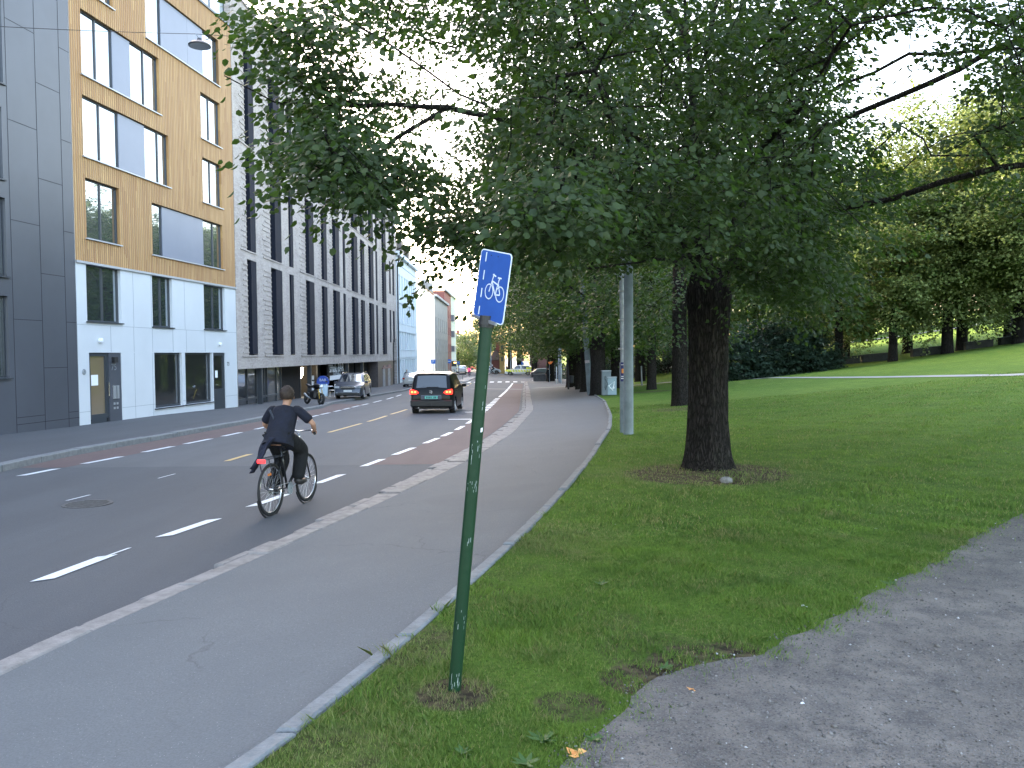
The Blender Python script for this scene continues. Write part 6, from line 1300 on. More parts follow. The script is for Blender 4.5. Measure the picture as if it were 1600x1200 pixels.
# ---- cyclist and bicycle
rw = hitd(423, 806, zr); fw_ = hitd(479, 784.5, zr); yaw = math.atan2(fw_[1]-rw[1], fw_[0]-rw[0]); WBs = math.hypot(fw_[0]-rw[0], fw_[1]-rw[1]); print('wheelbase', WBs)
midp = ((rw[0]+fw_[0])/2, (rw[1]+fw_[1])/2); gz0 = float(zr(midp[1]))
def bicycle(label, group=None, detail=True):
    b = thing('bicycle', (0, 0, 0), label, 'bicycle', group); H = .345; xr, xf = -.53, .56
    fm = mat('dark bicycle frame', (.02, .022, .026), .3, .4, coat=.5) if 'dark bicycle frame' not in bpy.data.materials else bpy.data.materials['dark bicycle frame']
    for x in (xr, xf):
        q = MB(); q.torus((x, 0, H), H-.018, .018, (0, 1, 0), 40, 8); wq = q.build('wheel', M['rubber'], b, smooth=True)
        q = MB(); q.torus((x, 0, H), H-.045, .010, (0, 1, 0), 40, 6); q.lathe([(.025, -.04), (.018, 0), (.025, .04)], (x, 0, H), 10, (0, 1, 0))
        q.build('rim', M['chrome'], wq, smooth=True)
        if detail:
            q = MB()
            for k in range(28): a = k*math.pi/14; q.tube([(x+.02*math.cos(a+.8), (.03 if k % 2 else -.03), H+.02*math.sin(a+.8)), (x+.3*math.cos(a), 0, H+.3*math.sin(a))], .0014, 3, False)
            q.build('spokes', M['alu'], wq)
            q = MB(); q.torus((x, 0, H), H+.022, .012, (0, 1, 0), 30, 6, -math.pi*.95 if x < 0 else -math.pi*.85, -.25 if x < 0 else -.45)
            q.build('mudguard', M['black'], b)
    bb_, st, hd_, sd_ = (-.06, 0, .29), (-.23, 0, .86), (.36, 0, .86), (.42, 0, .66)
    q = MB(); q.tube([bb_, st], .016, 8); q.tube([(-.2, 0, .78), hd_], .015, 8); q.tube([bb_, sd_], .019, 8); q.tube([hd_, sd_], .021, 8)
    for s in (-1, 1): q.tube([(-.2, s*.02, .76), (xr, s*.055, H)], .009, 6); q.tube([bb_, (xr, s*.055, H)], .010, 6); q.tube([sd_, (.46, s*.05, .6), (xf, s*.055, H)], .012, 6)
    q.build('frame', fm, b, smooth=True)
    q = MB(); q.tube([hd_, (.34, 0, 1.0)], .013, 8); q.tube([(.18, -.30, 1.02), (.30, -.2, 1.05), (.36, 0, 1.02), (.30, .2, 1.05), (.18, .30, 1.02)], .012, 8); hb_ = q.build('handlebar', M['chrome'], b, smooth=True)
    for s in (-1, 1): q = MB(); q.tube([(.26, s*.245, 1.04), (.14, s*.325, 1.01)], .017, 8); q.build('grip', M['black'], hb_, smooth=True)
    q = MB(); q.tube([(-.22, 0, .84), (-.235, 0, .93)], .013, 8); q.build('seat_post', M['chrome'], b)
    q = MB(); q.add([(-.37, .085, .95), (-.37, -.085, .95), (-.2, -.055, .955), (-.08, -.02, .95), (-.08, .02, .95), (-.2, .055, .955), (-.36, .07, .90), (-.36, -.07, .90), (-.2, -.03, .91), (-.09, -.012, .93), (-.09, .012, .93), (-.2, .03, .91)], [(0, 1, 2, 3, 4, 5), (11, 10, 9, 8, 7, 6)]+[(i, (i+1) % 6, 6+(i+1) % 6, 6+i) for i in range(6)]); q.build('saddle', mat('tan saddle', (.22, .12, .08), .6), b)
    if detail:
        q = MB(); [q.tube([(-.25, s*.06, .76), (-.75, s*.07, .76)], .006, 6) for s in (-1, 1)]; [q.tube([(-.3-k*.11, -.07, .76), (-.3-k*.11, .07, .76)], .005, 5) for k in range(5)]; [q.tube([(-.7, s*.07, .76), (-.54, s*.07, H)], .006, 6) for s in (-1, 1)]; q.build('rear_rack', M['darkmetal'], b)
        q = MB(); q.box((-.77, 0, .74), (.03, .11, .05), None, .01); q.build('rear_light', mat('red bicycle light', (.6, .02, .03), .3, emit=(1, .03, .03), es=.25), b)
        q = MB(); q.box((xf-.02, 0, H+.2), (.09, .01, .03)); q.box((xr-.02, 0, H+.2), (.09, .01, .03)); q.build('reflector', mat('orange reflector', (.7, .22, .04), .3), b)
        q = MB(); q.lathe([(.085, -.052), (.085, -.048)], (-.06, 0, .29), 20, (0, 1, 0)); q.tube([(-.06, -.06, .29), (.10, -.075, .34)], .009, 6); q.tube([(-.06, .06, .29), (-.22, .075, .24)], .009, 6)
        for k in range(2): q.tube([(-.06, -.052, .29+(.08 if k else -.08)), (xr, -.052, H+(.035 if k else -.035))], .004, 4)
        q.build('crank_set', M['steel'], b)
        for (x, s, z) in ((.10, -1, .34), (-.22, 1, .24)): q = MB(); q.box((x, s*.12, z), (.09, .08, .02), None, .005); q.build('pedal', M['black'], b)
    return b
bc = bicycle('dark city bicycle with rear rack and red light ridden in the near lane'); bc.location = (midp[0], midp[1], gz0+.004); bc.rotation_euler = (0, 0, yaw); bc.scale = (WBs/1.09,)*3 if WBs < 1.25 else (1, 1, 1)
cy = thing('person', (0, 0, 0), 'cyclist seen from behind in dark navy clothes with short brown hair on the near bicycle', 'person')
J = dict(pelvis=(-.24, 0, 1.03), chest=(-.10, 0, 1.30), neck=(-.04, 0, 1.42), head=(.0, 0, 1.53), face=(1, .25, 0), shr=(-.08, -.18, 1.36), shl=(-.08, .18, 1.36), elr=(-.02, -.37, 1.17), ell=(-.02, .34, 1.15), wrr=(.13, -.33, 1.055), wrl=(.13, .31, 1.055), hdr=(.19, -.30, 1.045), hdl=(.19, .29, 1.045),
         hipr=(-.22, -.10, .98), hipl=(-.22, .10, .98), knr=(.17, -.12, .80), knl=(.08, .12, .66), anr=(.03, -.12, .43), anl=(-.26, .12, .33), tor=(.20, -.13, .37), tol=(-.08, .13, .26))
figure(cy, J, navy, dark, hairb, shoe, skirt=True)
# loose hem of the long top hanging over the rack on the left
q = MB(); rsx = random.Random(2); n1, n2 = 9, 8; vv = []
for i in range(n1):
    for j in range(n2):
        a = i/(n1-1); h = j/(n2-1); vv.append((-.30-.20*a-.16*h*(.4+a)+.02*math.sin(i*2+j), .17-.22*a*(1-h)+.16*h*(1-a)+.03*math.sin(i*1.7+j*.8), 1.02-.12*a*0-h*(.36+.10*math.sin(a*3))))
q.add(vv, [(i*n2+j, i*n2+j+1, (i+1)*n2+j+1, (i+1)*n2+j) for i in range(n1-1) for j in range(n2-1)]); hq = q.build('shirt_hem', mat('blue lined cloth', (.006, .009, .026), .85), cy, smooth=True); sm_ = hq.modifiers.new('s', 'SOLIDIFY'); sm_.thickness = .008
q = MB(); q.tube([(-.22, .15, 1.36), (-.27, .02, 1.15), (-.30, -.13, .98)], .016, 6); q.build('bag_strap', mat('strap', (.03, .035, .05), .8), cy)
cy.location = bc.location; cy.rotation_euler = bc.rotation_euler; cy.scale = (.99,)*3
def walker(label, px, y, top, legs, rz, hair=hairb, dz=0, sleeve='long', bike=False, name='person'):
    o = thing('person', (0, 0, 0), label, 'person'); st = .14
    if bike: JJ = dict(J); figure(o, JJ, top, legs, hair, shoe, sub=1)
    else:
        JJ = dict(pelvis=(0, 0, .95), chest=(.01, 0, 1.28), neck=(.02, 0, 1.47), head=(.03, 0, 1.62), shr=(0, -.19, 1.40), shl=(0, .19, 1.40), elr=(-.05, -.25, 1.12), ell=(.05, .25, 1.12), wrr=(.02, -.27, .88), wrl=(.18, .25, .92), hdr=(.04, -.27, .80), hdl=(.24, .24, .86), hipr=(0, -.09, .90), hipl=(0, .09, .90), knr=(.14, -.1, .5), knl=(-.04, .1, .5), anr=(.2, -.1, .09), anl=(-.24, .1, .12), tor=(.36, -.11, .05), tol=(-.08, .1, .05))
        figure(o, JJ, top, legs, hair, shoe, sleeve=sleeve, sub=1)
    p = on(px, y); o.location = (p.x, p.y, p.z+dz); o.rotation_euler = (0, 0, R(rz)); return o
walker('pedestrian in black standing on the pavement by the low wall', 857, 95, dark, dark, 120)
walker('pedestrian with a pale cap and dark coat walking past the pale blue house', 635.5, 90, dark, dark, -80, hair=mat('pale cap', (.6, .6, .55), .8))
pc = walker('distant cyclist in a bright pink top riding away up the road', 733, 122, mat('pink top', (.75, .05, .16), .8), mat('purple trousers', (.06, .03, .08), .8), 95, bike=True)
b2 = bicycle('distant bicycle ridden by the cyclist in pink', None, False); b2.location = pc.location; b2.rotation_euler = pc.rotation_euler
pc = walker('distant cyclist in dark clothes and white helmet crossing left of the red house', 769, 140, dark, dark, 170, hair=mat('white helmet', (.8, .8, .8), .4), bike=True)
b3 = bicycle('distant bicycle ridden by the cyclist in the white helmet', None, False); b3.location = pc.location; b3.rotation_euler = pc.rotation_euler
walker('pedestrian in dark clothes waiting just left of the police car', 792, 138, dark, dark, 200)
# ================================================================== STREET FURNITURE
def pole(name, label, cat, p, top, r0_, r1, m_, n=14, group=None):
    t_ = thing(name, p, label, cat, group); q = MB().tube([Vector(p)-Vector((0, 0, .3)), p, top], [r0_, r0_, r1], n); o = q.build('shaft', m_, t_, world=True, smooth=True); return t_
conc = mat('weathered concrete', (.13, .16, .175), .85, c2=(.22, .26, .28), scale=2.2, bump=.3, bscale=30, detail=8)
p = hit(982, 679); y_ = p.y; wpx = y_/FPX
cp_ = pole('concrete_pole', 'pale grey concrete lighting pole beside the kerb, with dirt at its foot', 'pole', p, at(981, -250, y_), 7.8*wpx, 6*wpx, conc, 20)
p2 = hit(973, 676); p2.y -= .0; q2 = thing('cable_post', p2, 'slim grey steel cable post with a poster, tight against the concrete pole', 'post')
mb = MB(); zt_ = at(973, 566, p2.y).z; mb.box((p2.x+.0, p2.y-.02, (p2.z-.2+zt_)/2), (8.5*wpx, .11, zt_-p2.z+.2), None, .01); mb.build('cover', mat('steel cover', (.15, .185, .21), .6, .2, var=.25, scale=3), q2, world=True)
mb = MB(); mb.tube([(p2.x-.0, p2.y-.02, zt_), at(968, 200, p2.y), at(967, -150, p2.y)], 3.4*wpx, 12); mb.build('pipe', M['steel'], q2, world=True)
for py_ in (455, 500, 545): mb = MB(); c = at(971, py_, p2.y-.02); mb.box(c, (9*wpx, .12, .03), None, .004); mb.build('clamp', M['alu'], q2, world=True)
mb = MB(); a, b = at(969.5, 566, p2.y-.09), at(976, 596, p2.y-.09); cc = (a+b)/2; mb.box(cc, (abs(b.x-a.x), .006, abs(a.z-b.z))); po = mb.build('poster', mat('poster navy', (.02, .03, .13), .5), q2, world=True)
mb = MB(); mb.box(cc+Vector((0, -.005, .02)), (.045, .004, .1)); mb.build('poster_figure', mat('poster orange', (.7, .26, .04), .5), po, world=True)
mb = MB(); mb.box(cc+Vector((0, -.0055, -.15)), (.07, .004, .02)); mb.box(cc+Vector((0, -.0055, .16)), (.07, .004, .012)); mb.box(cc+Vector((0, -.0055, -.105)), (.06, .004, .02)); mb.build('poster_stripe', mat('poster white', (.7, .7, .7), .5), po, world=True)
p = on(922, 46, 608); pole('concrete_pole', 'second concrete pole, leaning slightly, with a torn sticker at the kerb bend', 'pole', p, at(905, 380, p.y), .165, .13, conc, 16)
mb = MB(); c = at(917.5, 565, p.y-.16); mb.box(c, (.26, .02, .16), Matrix.Rotation(-.1, 3, 'Y')); st_ = mb.build('torn_sticker', mat('torn sticker', (.5, .35, .38), .7, c2=(.7, .7, .72), scale=9)); st_.parent = [o for o in bpy.data.objects if o.name.startswith('concrete_pole')][-1]; st_.matrix_parent_inverse = Matrix.Translation(-st_.parent.location)
p = on(875, 92); pole('lamp_post', 'tall blue grey lamp post beyond the second concrete pole', 'lamp post', p, at(873, 330, 92), .22, .14, M['steel'])
for px, t_, lb in ((869.5, 573, 'thin white bollard pole left of the tall blue grey post'), (877, 568, 'thin white pole in front of the tall blue grey post')):
    p = on(px, 88); pole('thin_pole', lb, 'pole', p, at(px, t_, 88), .045, .04, mat('pale pole', (.5, .52, .54), .5))
p = on(888, 62); dp = pole('bin_post', 'slender black post with a small bin on the grass corner', 'post', p, at(886.5, 540, 62), .07, .06, M['black']); mb = MB(); mb.lathe([(.17, 0), (.2, .5), (.21, .52)], p+Vector((.22, 0, .5)), 14); mb.build('bin', M['darkmetal'], dp, world=True)
# utility cabinets
for px, w_, h_, d_, lb, c in ((947, .62, 1.25, .4, 'taller grey utility cabinet covered in dark graffiti beside the thick lime', (.11, .14, .155)), (955.5, .62, .9, .45, 'lower pale blue utility cabinet with white graffiti, right of the taller one', (.2, .27, .30))):
    p = on(px, 43); cb = thing('utility_cabinet', p, lb, 'cabinet'); mb = MB(); mb.box(p+Vector((0, 0, h_/2+.03)), (w_*.75, d_, h_), None, .015); mb.build('housing', mat('cabinet paint', c, .5, var=.1), cb, world=True)
    mb = MB(); mb.box(p+Vector((0, 0, h_+.05)), (w_*.8, d_+.06, .05), None, .01); mb.build('lid', M['steel'], cb, world=True)
    mb = MB(); rr = random.Random(int(px)); pts = [p+Vector((rr.uniform(-.18, .18), -d_/2-.006, rr.uniform(.25, h_-.15))) for _ in range(9)]; mb.tube(pts, .02, 4); mb.build('graffiti', mat('graffiti', (.03, .05, .06) if px < 950 else (.8, .82, .82), .6), cb, world=True)
# slim posts on the lawn
p = hit(1003, 603); pole('slim_post', 'slim grey post standing between the slim third trunk and the steel poster post', 'post', p, at(1002, 572, p.y), .06, .055, mat('post grey', (.25, .25, .24), .7))
p = hit(1190, 578); pole('white_post', 'thin white post standing alone on the lawn before the dark shrubs', 'post', p, at(1188.5, 508, p.y), .05, .045, mat('white post', (.6, .62, .62), .6))
# low wall segments along the park edge
wm_ = mat('dark mossy stone', (.028, .03, .026), .9, var=.4, scale=4, bump=.5)
for i, (a, b, ya, yb, lb) in enumerate([(1257, 1289, 62, 61, 'short dark wall section at the left end, beside the shrubs'), (1294, 1342, 61, 60, 'dark wall section left of the green overhanging branches'), (1346, 1386, 60, 59, 'dark wall section just left of the twin trunks'), (1424, 1476, 59, 58, 'long dark wall section right of the twin trunks'), (1506, 1549, 58, 57, 'dark wall section right of the thick trunk, before the gap'), (1561, 1620, 57, 55, 'dark wall section at the right edge after the gap')]):
    A_, B_ = on(a, ya), on(b, yb); t_ = thing('low_wall', A_, lb, 'low wall', 'low dark wall sections along the park edge'); n = 6; mb = MB()
    for k in range(n):
        P, Q = A_.lerp(B_, k/n), A_.lerp(B_, (k+1)/n); zp, zq = gz(P.x, P.y), gz(Q.x, Q.y); mb.hexa([(P.x, P.y-.2, zp-.3), (Q.x, Q.y-.2, zq-.3), (Q.x, Q.y+.2, zq-.3), (P.x, P.y+.2, zp-.3), (P.x, P.y-.2, zp+.48), (Q.x, Q.y-.2, zq+.48), (Q.x, Q.y+.2, zq+.48), (P.x, P.y+.2, zp+.48)])
    mb.build('masonry', wm_, t_, world=True)
    mb = MB(); mb.hexa([(A_.x-.03, A_.y-.24, A_.z+.483), (B_.x+.03, B_.y-.24, B_.z+.483), (B_.x+.03, B_.y+.24, B_.z+.483), (A_.x-.03, A_.y+.24, A_.z+.483), (A_.x-.03, A_.y-.24, A_.z+.56), (B_.x+.03, B_.y-.24, B_.z+.56), (B_.x+.03, B_.y+.24, B_.z+.56), (A_.x-.03, A_.y+.24, A_.z+.56)]); mb.build('coping', wm_, t_, world=True)
A_, B_ = on(833, 99), on(867, 99); t_ = thing('low_wall', A_, 'low grey retaining wall at the junction behind the pedestrian in black', 'low wall'); mb = MB(); mb.box(((A_.x+B_.x)/2, 99, A_.z+.3), (B_.x-A_.x, .35, 1.0)); mb.build('masonry', mat('grey wall', (.10, .10, .105), .85, var=.3, scale=2), t_, world=True); mb = MB(); mb.box(((A_.x+B_.x)/2, 99, A_.z+.84), (B_.x-A_.x+.1, .45, .08)); mb.build('coping', M['stone2'], t_, world=True)
# hanging street lamp on wires
lp = at(312, 70, 21); hl = thing('street_lamp', lp, 'round street lamp hanging on a wire over the road before the timber facade', 'street lamp')
q = MB(); q.lathe([(.27, 0), (.275, .03), (.2, .09), (.07, .13), (.05, .2)], lp-Vector((0, 0, .04)), 28); sharp(q.build('shade', M['darkmetal'], hl, world=True), 60)
q = MB(); q.lathe([(.25, -.012), (.25, -.002)], lp-Vector((0, 0, .035)), 28); q.build('lens', mat('lamp lens', (.35, .38, .42), .2), hl, world=True)
q = MB(); q.tube([lp+Vector((0, 0, .14)), at(306, 53, 21)], .012, 6); q.build('hanger', M['steel'], hl, world=True)
def cat_(a, b, sag, n=16): return [a.lerp(b, i/n)-Vector((0, 0, sag*4*(i/n)*(1-i/n))) for i in range(n+1)]
q = MB(); c = at(306, 53, 21); q.tube(cat_(at(-420, 10, 19), c, .1), .008, 4); q.tube(cat_(c, at(560, 60, 23), .05), .008, 4); q.build('wire', M['black'], hl, world=True)
# distant overhead birds-eye bits: traffic signs
def rsign(label, px, py, y, r, m_, post=True, square=False, ptop=None, txt=None, cat='sign'):
    c = at(px, py, y); g_ = on(px, y); t_ = thing('road_sign', g_, label, cat); q = MB().tube([g_-Vector((0, 0, .2)), Vector((c.x, c.y+.06, c.z+r))], .04, 8); q.build('post', M['steel'], t_, world=True)
    q = MB()
    if square: q.box(c, (2*r, .04, 2*r), None, .015)
    else: q.lathe([(r, 0), (r, .04)], c, 20, (0, 1, 0))
    s_ = q.build('sign_face', m_, t_, world=True)
    if txt: text(txt, r*1.9, 'sign_letter', M['signwhite'], t_, Vector((c.x, c.y-.03, c.z)), Matrix.Rotation(math.pi/2, 3, 'X'))
    return t_, c
sb = mat('road sign blue', (.02, .14, .55), .4)
rsign('square blue parking sign with white P above the roof of the black minivan', 677, 565, 104, .27, sb, square=True, txt='P')
t_, c = rsign('round blue sign with a white bar above the white van', 702, 564.5, 150, .38, sb); q = MB(); q.box(c+Vector((0, -.04, 0)), (.5, .02, .14)); q.build('white_bar', M['signwhite'], t_, world=True)
t_, c = rsign('small blue sign with a white arrow to the right of the round blue one', 716, 567, 165, .3, sb, square=True); q = MB(); q.prism([(c.x-.12, c.z-.02), (c.x+.12, c.z-.02), (c.x, c.z+.2)], 1, c.y-.05, c.y-.03); q.build('white_arrow', M['signwhite'], t_, world=True)
t_, c = rsign('round white and blue sign on a post above the police car', 816.5, 562, 142, .34, mat('sign ring white', (.6, .62, .68), .4)); q = MB(); q.box(c+Vector((0, -.03, -.65)), (.5, .04, .42)); q.build('lower_plate', sb, t_, world=True); q = MB(); q.lathe([(.24, 0), (.24, .03)], c+Vector((0, -.035, 0)), 18, (0, 1, 0)); q.build('inner_disc', mat('sign red', (.45, .1, .18), .4), t_, world=True)
c = at(860, 567, 93); g_ = on(858.5, 93); t_ = thing('road_sign', g_, 'small bright orange pennant sign on a thin post beside the slanting trunk', 'sign'); q = MB().tube([g_, Vector((g_.x, g_.y, c.z+.1))], .03, 6); q.build('post', M['steel'], t_, world=True); q = MB(); q.prism([(c.x-.28, c.z+.1), (c.x+.3, c.z+.16), (c.x+.1, c.z-.12), (c.x-.15, c.z-.16)], 1, 92.9, 92.94); q.build('sign_face', mat('orange sign', (.85, .2, .03), .5, emit=(1, .25, .03), es=0), t_, world=True)
# traffic island with small barrier sign
p = on(723, 108); t_ = thing('barrier_sign', p, 'dark flat barrier sign on a single leg standing on the traffic island', 'barrier'); q = MB(); q.box(p+Vector((0, 0, .85)), (.9, .05, .16)); q.build('board', M['black'], t_, world=True); q = MB().tube([p, p+Vector((0, 0, .8))], .035, 6); q.build('leg', M['darkmetal'], t_, world=True)
xs_ = [on(728, y).x for y in (100, 124)]; q = MB(); q.hexa([(xs_[0]-1.2, 100, float(zr(100))-.1), (xs_[0]+.1, 100, float(zr(100))-.1), (xs_[0]+.3, 124, float(zr(124))-.1), (xs_[0]-1., 124, float(zr(124))-.1), (xs_[0]-1.2, 100, float(zr(100))+.12), (xs_[0]+.1, 100, float(zr(100))+.12), (xs_[0]+.3, 124, float(zr(124))+.12), (xs_[0]-1., 124, float(zr(124))+.12)]); q.build('traffic_island', M['stone'])['kind'] = 'structure'
# distant masts
for px, y, lb in ((767, 150, 'grey mast beside the small red house'), (798, 146, 'grey mast right of the yellow tower'), (828, 150, 'pale mast right of the round sign')):
    p = on(px, y); pole('street_mast', lb, 'mast', p, at(px, 535, y), .12, .08, M['steel'], 8)
# A-board, cafe table, chair
p = on(504, 53.5); t_ = thing('pavement_sign', p, 'pavement advertising board with a blue round top and pale blue poster', 'sign board', rz=0)
q = MB(); q.box(p+Vector((0, 0, .55)), (.62, .06, .8), Matrix.Rotation(-.12, 3, 'X'), .02); q.build('board', mat('pale blue poster', (.35, .52, .68), .5, c2=(.6, .7, .78), scale=3), t_, world=True)
q = MB(); q.lathe([(.40, 0), (.40, .05)], p+Vector((0, .02, 1.08)), 24, (0, 1, 0)); q.build('round_top', mat('blue board', (.015, .06, .34), .5), t_, world=True); text('BAR', .24, 'board_lettering', M['signwhite'], t_, p+Vector((0, -.01, 1.2)), Matrix.Rotation(math.pi/2, 3, 'X'))
q = MB(); [q.box(p+Vector((s*.25, .16, .5)), (.04, .04, 1.0), Matrix.Rotation(.2, 3, 'X')) for s in (-1, 1)]; q.build('leg', M['steel'], t_, world=True)
p = on(512, 56.5); t_ = thing('cafe_table', p, 'small white cafe table on the pavement by the lit shop', 'table'); q = MB(); q.lathe([(.35, .72), (.35, .75)], p, 18); q.build('table_top', PAP, t_, world=True); q = MB(); q.tube([p, p+Vector((0, 0, .72))], .03, 8); q.lathe([(.22, 0), (.2, .03)], p, 14); q.build('leg', M['steel'], t_, world=True)
p = on(519, 57); t_ = thing('cafe_chair', p, 'white metal cafe chair next to the small white table', 'chair'); q = MB(); q.box(p+Vector((0, 0, .45)), (.42, .42, .03)); q.build('seat', PAP, t_, world=True); q = MB(); q.box(p+Vector((.2, 0, .7)), (.03, .42, .35)); q.build('backrest', PAP, t_, world=True)
for a in (-.18, .18):
    for b in (-.18, .18): q = MB(); q.tube([p+Vector((a, b, 0)), p+Vector((a, b, .44))], .015, 6); q.build('leg', PAP, t_, world=True)
# ================================================================== SMALL THINGS ON THE GROUND
p = hit(1135, 754); q = MB(); q.ball((0, 0, 0), (.085, .07, .05), 12, 8); rr = random.Random(1); q.v = [(x*(1+rr.uniform(-.15, .15)), y*(1+rr.uniform(-.15, .15)), z*(1+rr.uniform(-.15, .15))) for x, y, z in q.v]; o = q.build('stone', mat('grey stone', (.17, .165, .155), .9, var=.25, scale=30)); o.location = p+Vector((0, 0, .025)); tag(o, 'fist sized grey stone on the soil right of the big trunk', 'stone')
def litter(px, py, s, m_, lb, name='fallen_leaf', cat='fallen leaf'):
    p = hit(px, py); rs = np.random.RandomState(int(px)); n = 3; D = nrm(rs.normal(0, 1, (n, 3))*np.array([1, 1, .35])); V, F = leaves_np(np.array([[0, 0, .012]]*n), D, nrm(rs.normal(0, .4, (n, 3))+[0, 0, 1]), np.full(n, s), .75, .25); o = mesh_np(name, V, F, m_, None); o.location = p; tag(o, lb, cat)
ol = mat('orange dry leaf', (.55, .18, .04), .6, c2=(.6, .35, .12), scale=30)
litter(1082, 1081, .06, ol, 'curled orange dry leaf on the edge of the gravel'); litter(903, 1184, .055, ol, 'orange dry leaf at the bottom of the gravel path'); litter(1257, 950, .03, PAP, 'tiny white paper scrap near the gravel edge', 'paper_scrap', 'litter'); litter(1255, 1101, .028, PAP, 'tiny white pebble-like scrap lying on the open gravel', 'paper_scrap', 'litter')
def rosette(px, py, s, lb, n=11):
    p = hit(px, py); rs = np.random.RandomState(int(px)); a = np.arange(n)*2.4+rs.uniform(0, .4, n); D = np.stack([np.cos(a), np.sin(a), rs.uniform(.15, .6, n)], 1); V, F = leaves_np(np.zeros((n, 3))+[0, 0, .01], D, np.tile([[0, 0, 1.]], (n, 1)), s*rs.uniform(.7, 1.15, n), .38, .12); o = mesh_np('weed_plant', V, F, M['weed'], None); o.location = p; tag(o, lb, 'weed', 'broad leaved weeds at the lawn edge')
M['weed'] = leaf_mat('weed leaf', (.04, .085, .025), (.065, .12, .035), (.1, .2, .05), .2)
for px, py, s, lb in ((848, 1160, .075, 'broad leaved weed at the bottom of the lawn by the gravel'), (822, 1196, .07, 'broad leaved weed at the very bottom edge of the picture'), (930, 1158, .045, 'small weed growing at the gravel edge left of the orange leaf'), (1040, 1048, .05, 'small weed beside the bare patch above the gravel'), (940, 915, .06, 'weed in the lawn right of the sign post'), (1390, 915, .06, 'small weed at the far gravel edge'), (725, 1180, .05, 'weed in the grass below the sign post')): rosette(px, py, s, lb)
# ---- grass blades
def grass(name, n, mat_, region, hmin, hmax, wid, seed, kind='stuff', pts=None, lean=.45):
    rs = np.random.RandomState(seed)
    if pts is None:
        y = region[0]+(region[1]-region[0])*rs.uniform(0, 1, n)**region[4]; xl = K(y)+.015; xr = y*region[3]+.4; x = xl+(xr-xl)*rs.uniform(0, 1, n); keep_ = xr > xl; x, y = x[keep_], y[keep_]
        gi = in_gravel(x, y); nz = .10*np.sin(x*7.3)*np.sin(y*6.1+x*2)+.06*np.sin(x*17+y*13); k2 = gi < nz*.35-.05+rs.exponential(.055, len(x)); x, y = x[k2], y[k2]
        pr = np.ones(len(x))
        for (cx, cy_, r, k) in PATCH: d = np.hypot(x-cx, y-cy_)/r; pr *= 1-np.clip((1.25-d)*2.2*k, 0, min(.95, k))*(.6+.4*np.sin(x*23+y*19))
        k3 = rs.uniform(0, 1, len(x)) < pr; x, y = x[k3], y[k3]
    else: x, y = pts
    n = len(x); z = terrain(x, y); cl = .75+.35*np.sin(x*3.1+1)*np.sin(y*2.7)+.2*np.sin(x*9+y*7); sc_ = 1+.06*np.maximum(0, y-4)
    h = rs.uniform(hmin, hmax, n)*np.clip(cl, .45, 1.4); a = rs.uniform(0, 2*math.pi, n); w_ = wid*rs.uniform(.6, 1.3, n)*sc_; l = rs.normal(0, lean, (n, 2))*h[:, None]
    B = np.stack([x, y, z-.004], 1); dx = np.stack([np.cos(a)*w_, np.sin(a)*w_, np.zeros(n)], 1)
    mid = B+np.stack([l[:, 0]*.35, l[:, 1]*.35, h*.6], 1); tip = B+np.stack([l[:, 0], l[:, 1], h], 1)
    V = np.stack([B-dx, B+dx, mid+dx*.7, tip, mid-dx*.7], 1).reshape(-1, 3); F = np.arange(n)[:, None]*5+np.array([0, 1, 2, 3, 4])[None]
    o = mesh_np(name, V, F, mat_, None); o['kind'] = kind; return o
def grass_mat():
    m, t, b = nmat('grass blade'); g = NT(t); ge = g.n('ShaderNodeNewGeometry'); tc = g.n('ShaderNodeTexCoord').outputs['Object']; r = ge.outputs['Random Per Island']
    c = g.ramp(r, [(0, (.055, .11, .023)), (.5, (.11, .19, .034)), (.84, (.16, .25, .05)), (.92, (.28, .25, .10)), (1, (.36, .31, .16))])
    c = g.mix(g.ramp(g.noise(tc, .8, 4, .6), [(.35, 0.), (.65, .75)]), c, (.17, .28, .04))
    c = g.mix(g.math('MULTIPLY', g.ramp(g.noise(tc, 1.7, 4, .65), [(.52, 0.), (.68, .8)]), g.ramp(r, [(.2, 0.), (.7, 1.)])), c, (.27, .24, .11))
    c = g.mix(g.ramp(g.noise(tc, 3.1, 3, .6), [(.5, 0.), (.68, .5)]), c, (.06, .12, .022))
    sx = g.n('ShaderNodeSeparateXYZ'); g.l(tc, sx.inputs[0]); tot = None
    for (x, y, rr, k) in PATCH[:7]:
        d = g.math('SQRT', g.math('ADD', g.math('POWER', g.math('SUBTRACT', sx.outputs[0], x), 2), g.math('POWER', g.math('SUBTRACT', sx.outputs[1], y), 2))); d = g.math('MINIMUM', g.math('MAXIMUM', g.math('SUBTRACT', 1.6, g.math('DIVIDE', d, rr)), 0), .8*k+.1); tot = d if tot is None else g.math('MAXIMUM', tot, d)
    c = g.mix(g.math('MULTIPLY', tot, g.ramp(r, [(.3, .2), (.8, 1.)])), c, (.26, .23, .12))
    g.l(c, b.inputs['Base Color']); b.inputs['Roughness'].default_value = .6; b.inputs['Specular IOR Level'].default_value = .25
    tr = g.n('ShaderNodeBsdfTranslucent'); g.l(c, tr.inputs[0]); mx = g.n('ShaderNodeMixShader', I0=.4); g.l(b.outputs[0], mx.inputs[1]); g.l(tr.outputs[0], mx.inputs[2]); g.l(mx.outputs[0], t.nodes['Material Output'].inputs[0]); return m
M['grass'] = grass_mat()
grass('grass', 300000, M['grass'], (2.2, 7.5, 0, .72, .85), .018, .05, .0017, 1)
grass('grass', 170000, M['grass'], (7.5, 30, 0, .72, 1.5), .025, .055, .0034, 2)
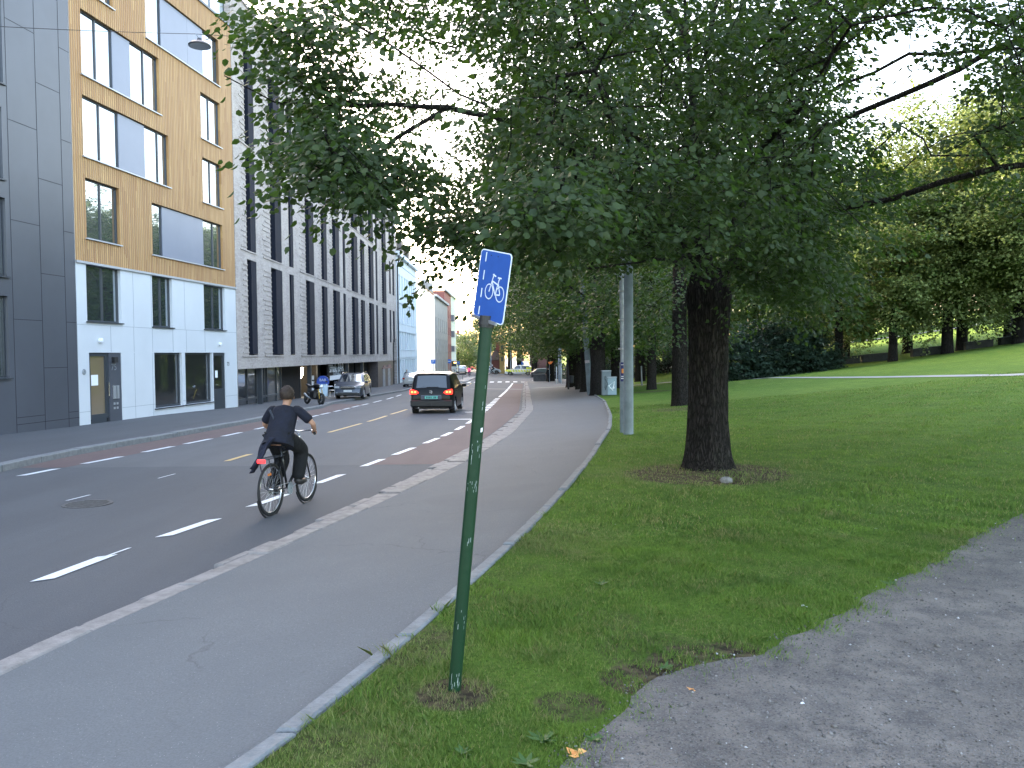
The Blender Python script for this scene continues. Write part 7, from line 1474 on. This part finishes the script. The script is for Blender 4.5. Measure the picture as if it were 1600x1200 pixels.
# tufts on the kerb joints and loose stones on the gravel
tx, ty_ = [], []; rs = np.random.RandomState(9)
for px, py, s, n in ((606, 1028, .035, 60), (690, 958, .04, 60), (487, 1136, .04, 70), (640, 1000, .02, 20), (850, 806, .04, 60)):
    p = hit(px, py); tx += list(p.x+rs.normal(0, s, n)); ty_ += list(p.y+rs.normal(0, s, n))
grass('grass', 0, M['grass'], None, .04, .11, .0022, 5, pts=(np.array(tx), np.array(ty_)), lean=.7)
n = 16000; y = 2.1+9*rs.uniform(0, 1, n)**1.5; x = rs.uniform(-.6, 1, n)*y*.66; g_ = in_gravel(x, y); k = g_ > -.1; x, y = x[k], y[k]; n = len(x); r = rs.uniform(.002, .0075, n)*(1+.05*y)*np.where(rs.uniform(0, 1, n) > .985, 2., 1); C = np.stack([x, y, terrain(x, y)+.006+r*.3], 1)
O = np.array([[1, 0, 0], [0, 1, 0], [-1, 0, 0], [0, -1, 0], [0, 0, .8], [0, 0, -.8]]); a = rs.uniform(0, 6.28, n); Rz = np.stack([np.stack([np.cos(a), -np.sin(a), 0*a], 1), np.stack([np.sin(a), np.cos(a), 0*a], 1), np.stack([0*a, 0*a, 1+0*a], 1)], 1)
V = (C[:, None]+np.einsum('nij,kj->nki', Rz, O)*r[:, None, None]*rs.uniform(.6, 1.3, (n, 6, 1))).reshape(-1, 3); F3 = np.array([[0, 1, 4], [1, 2, 4], [2, 3, 4], [3, 0, 4], [1, 0, 5], [2, 1, 5], [3, 2, 5], [0, 3, 5]])
F = (np.arange(n)[:, None, None]*6+F3[None]).reshape(-1, 3)
def peb():
    m, t, b = nmat('pebble'); g = NT(t); ge = g.n('ShaderNodeNewGeometry'); g.l(g.ramp(ge.outputs['Random Per Island'], [(0, (.05, .048, .046)), (.5, (.12, .11, .10)), (.95, (.18, .17, .165)), (1, (.38, .38, .38))]), b.inputs['Base Color']); b.inputs['Roughness'].default_value = .85; return m
mesh_np('gravel_stones', V, F, peb(), None)['kind'] = 'stuff'
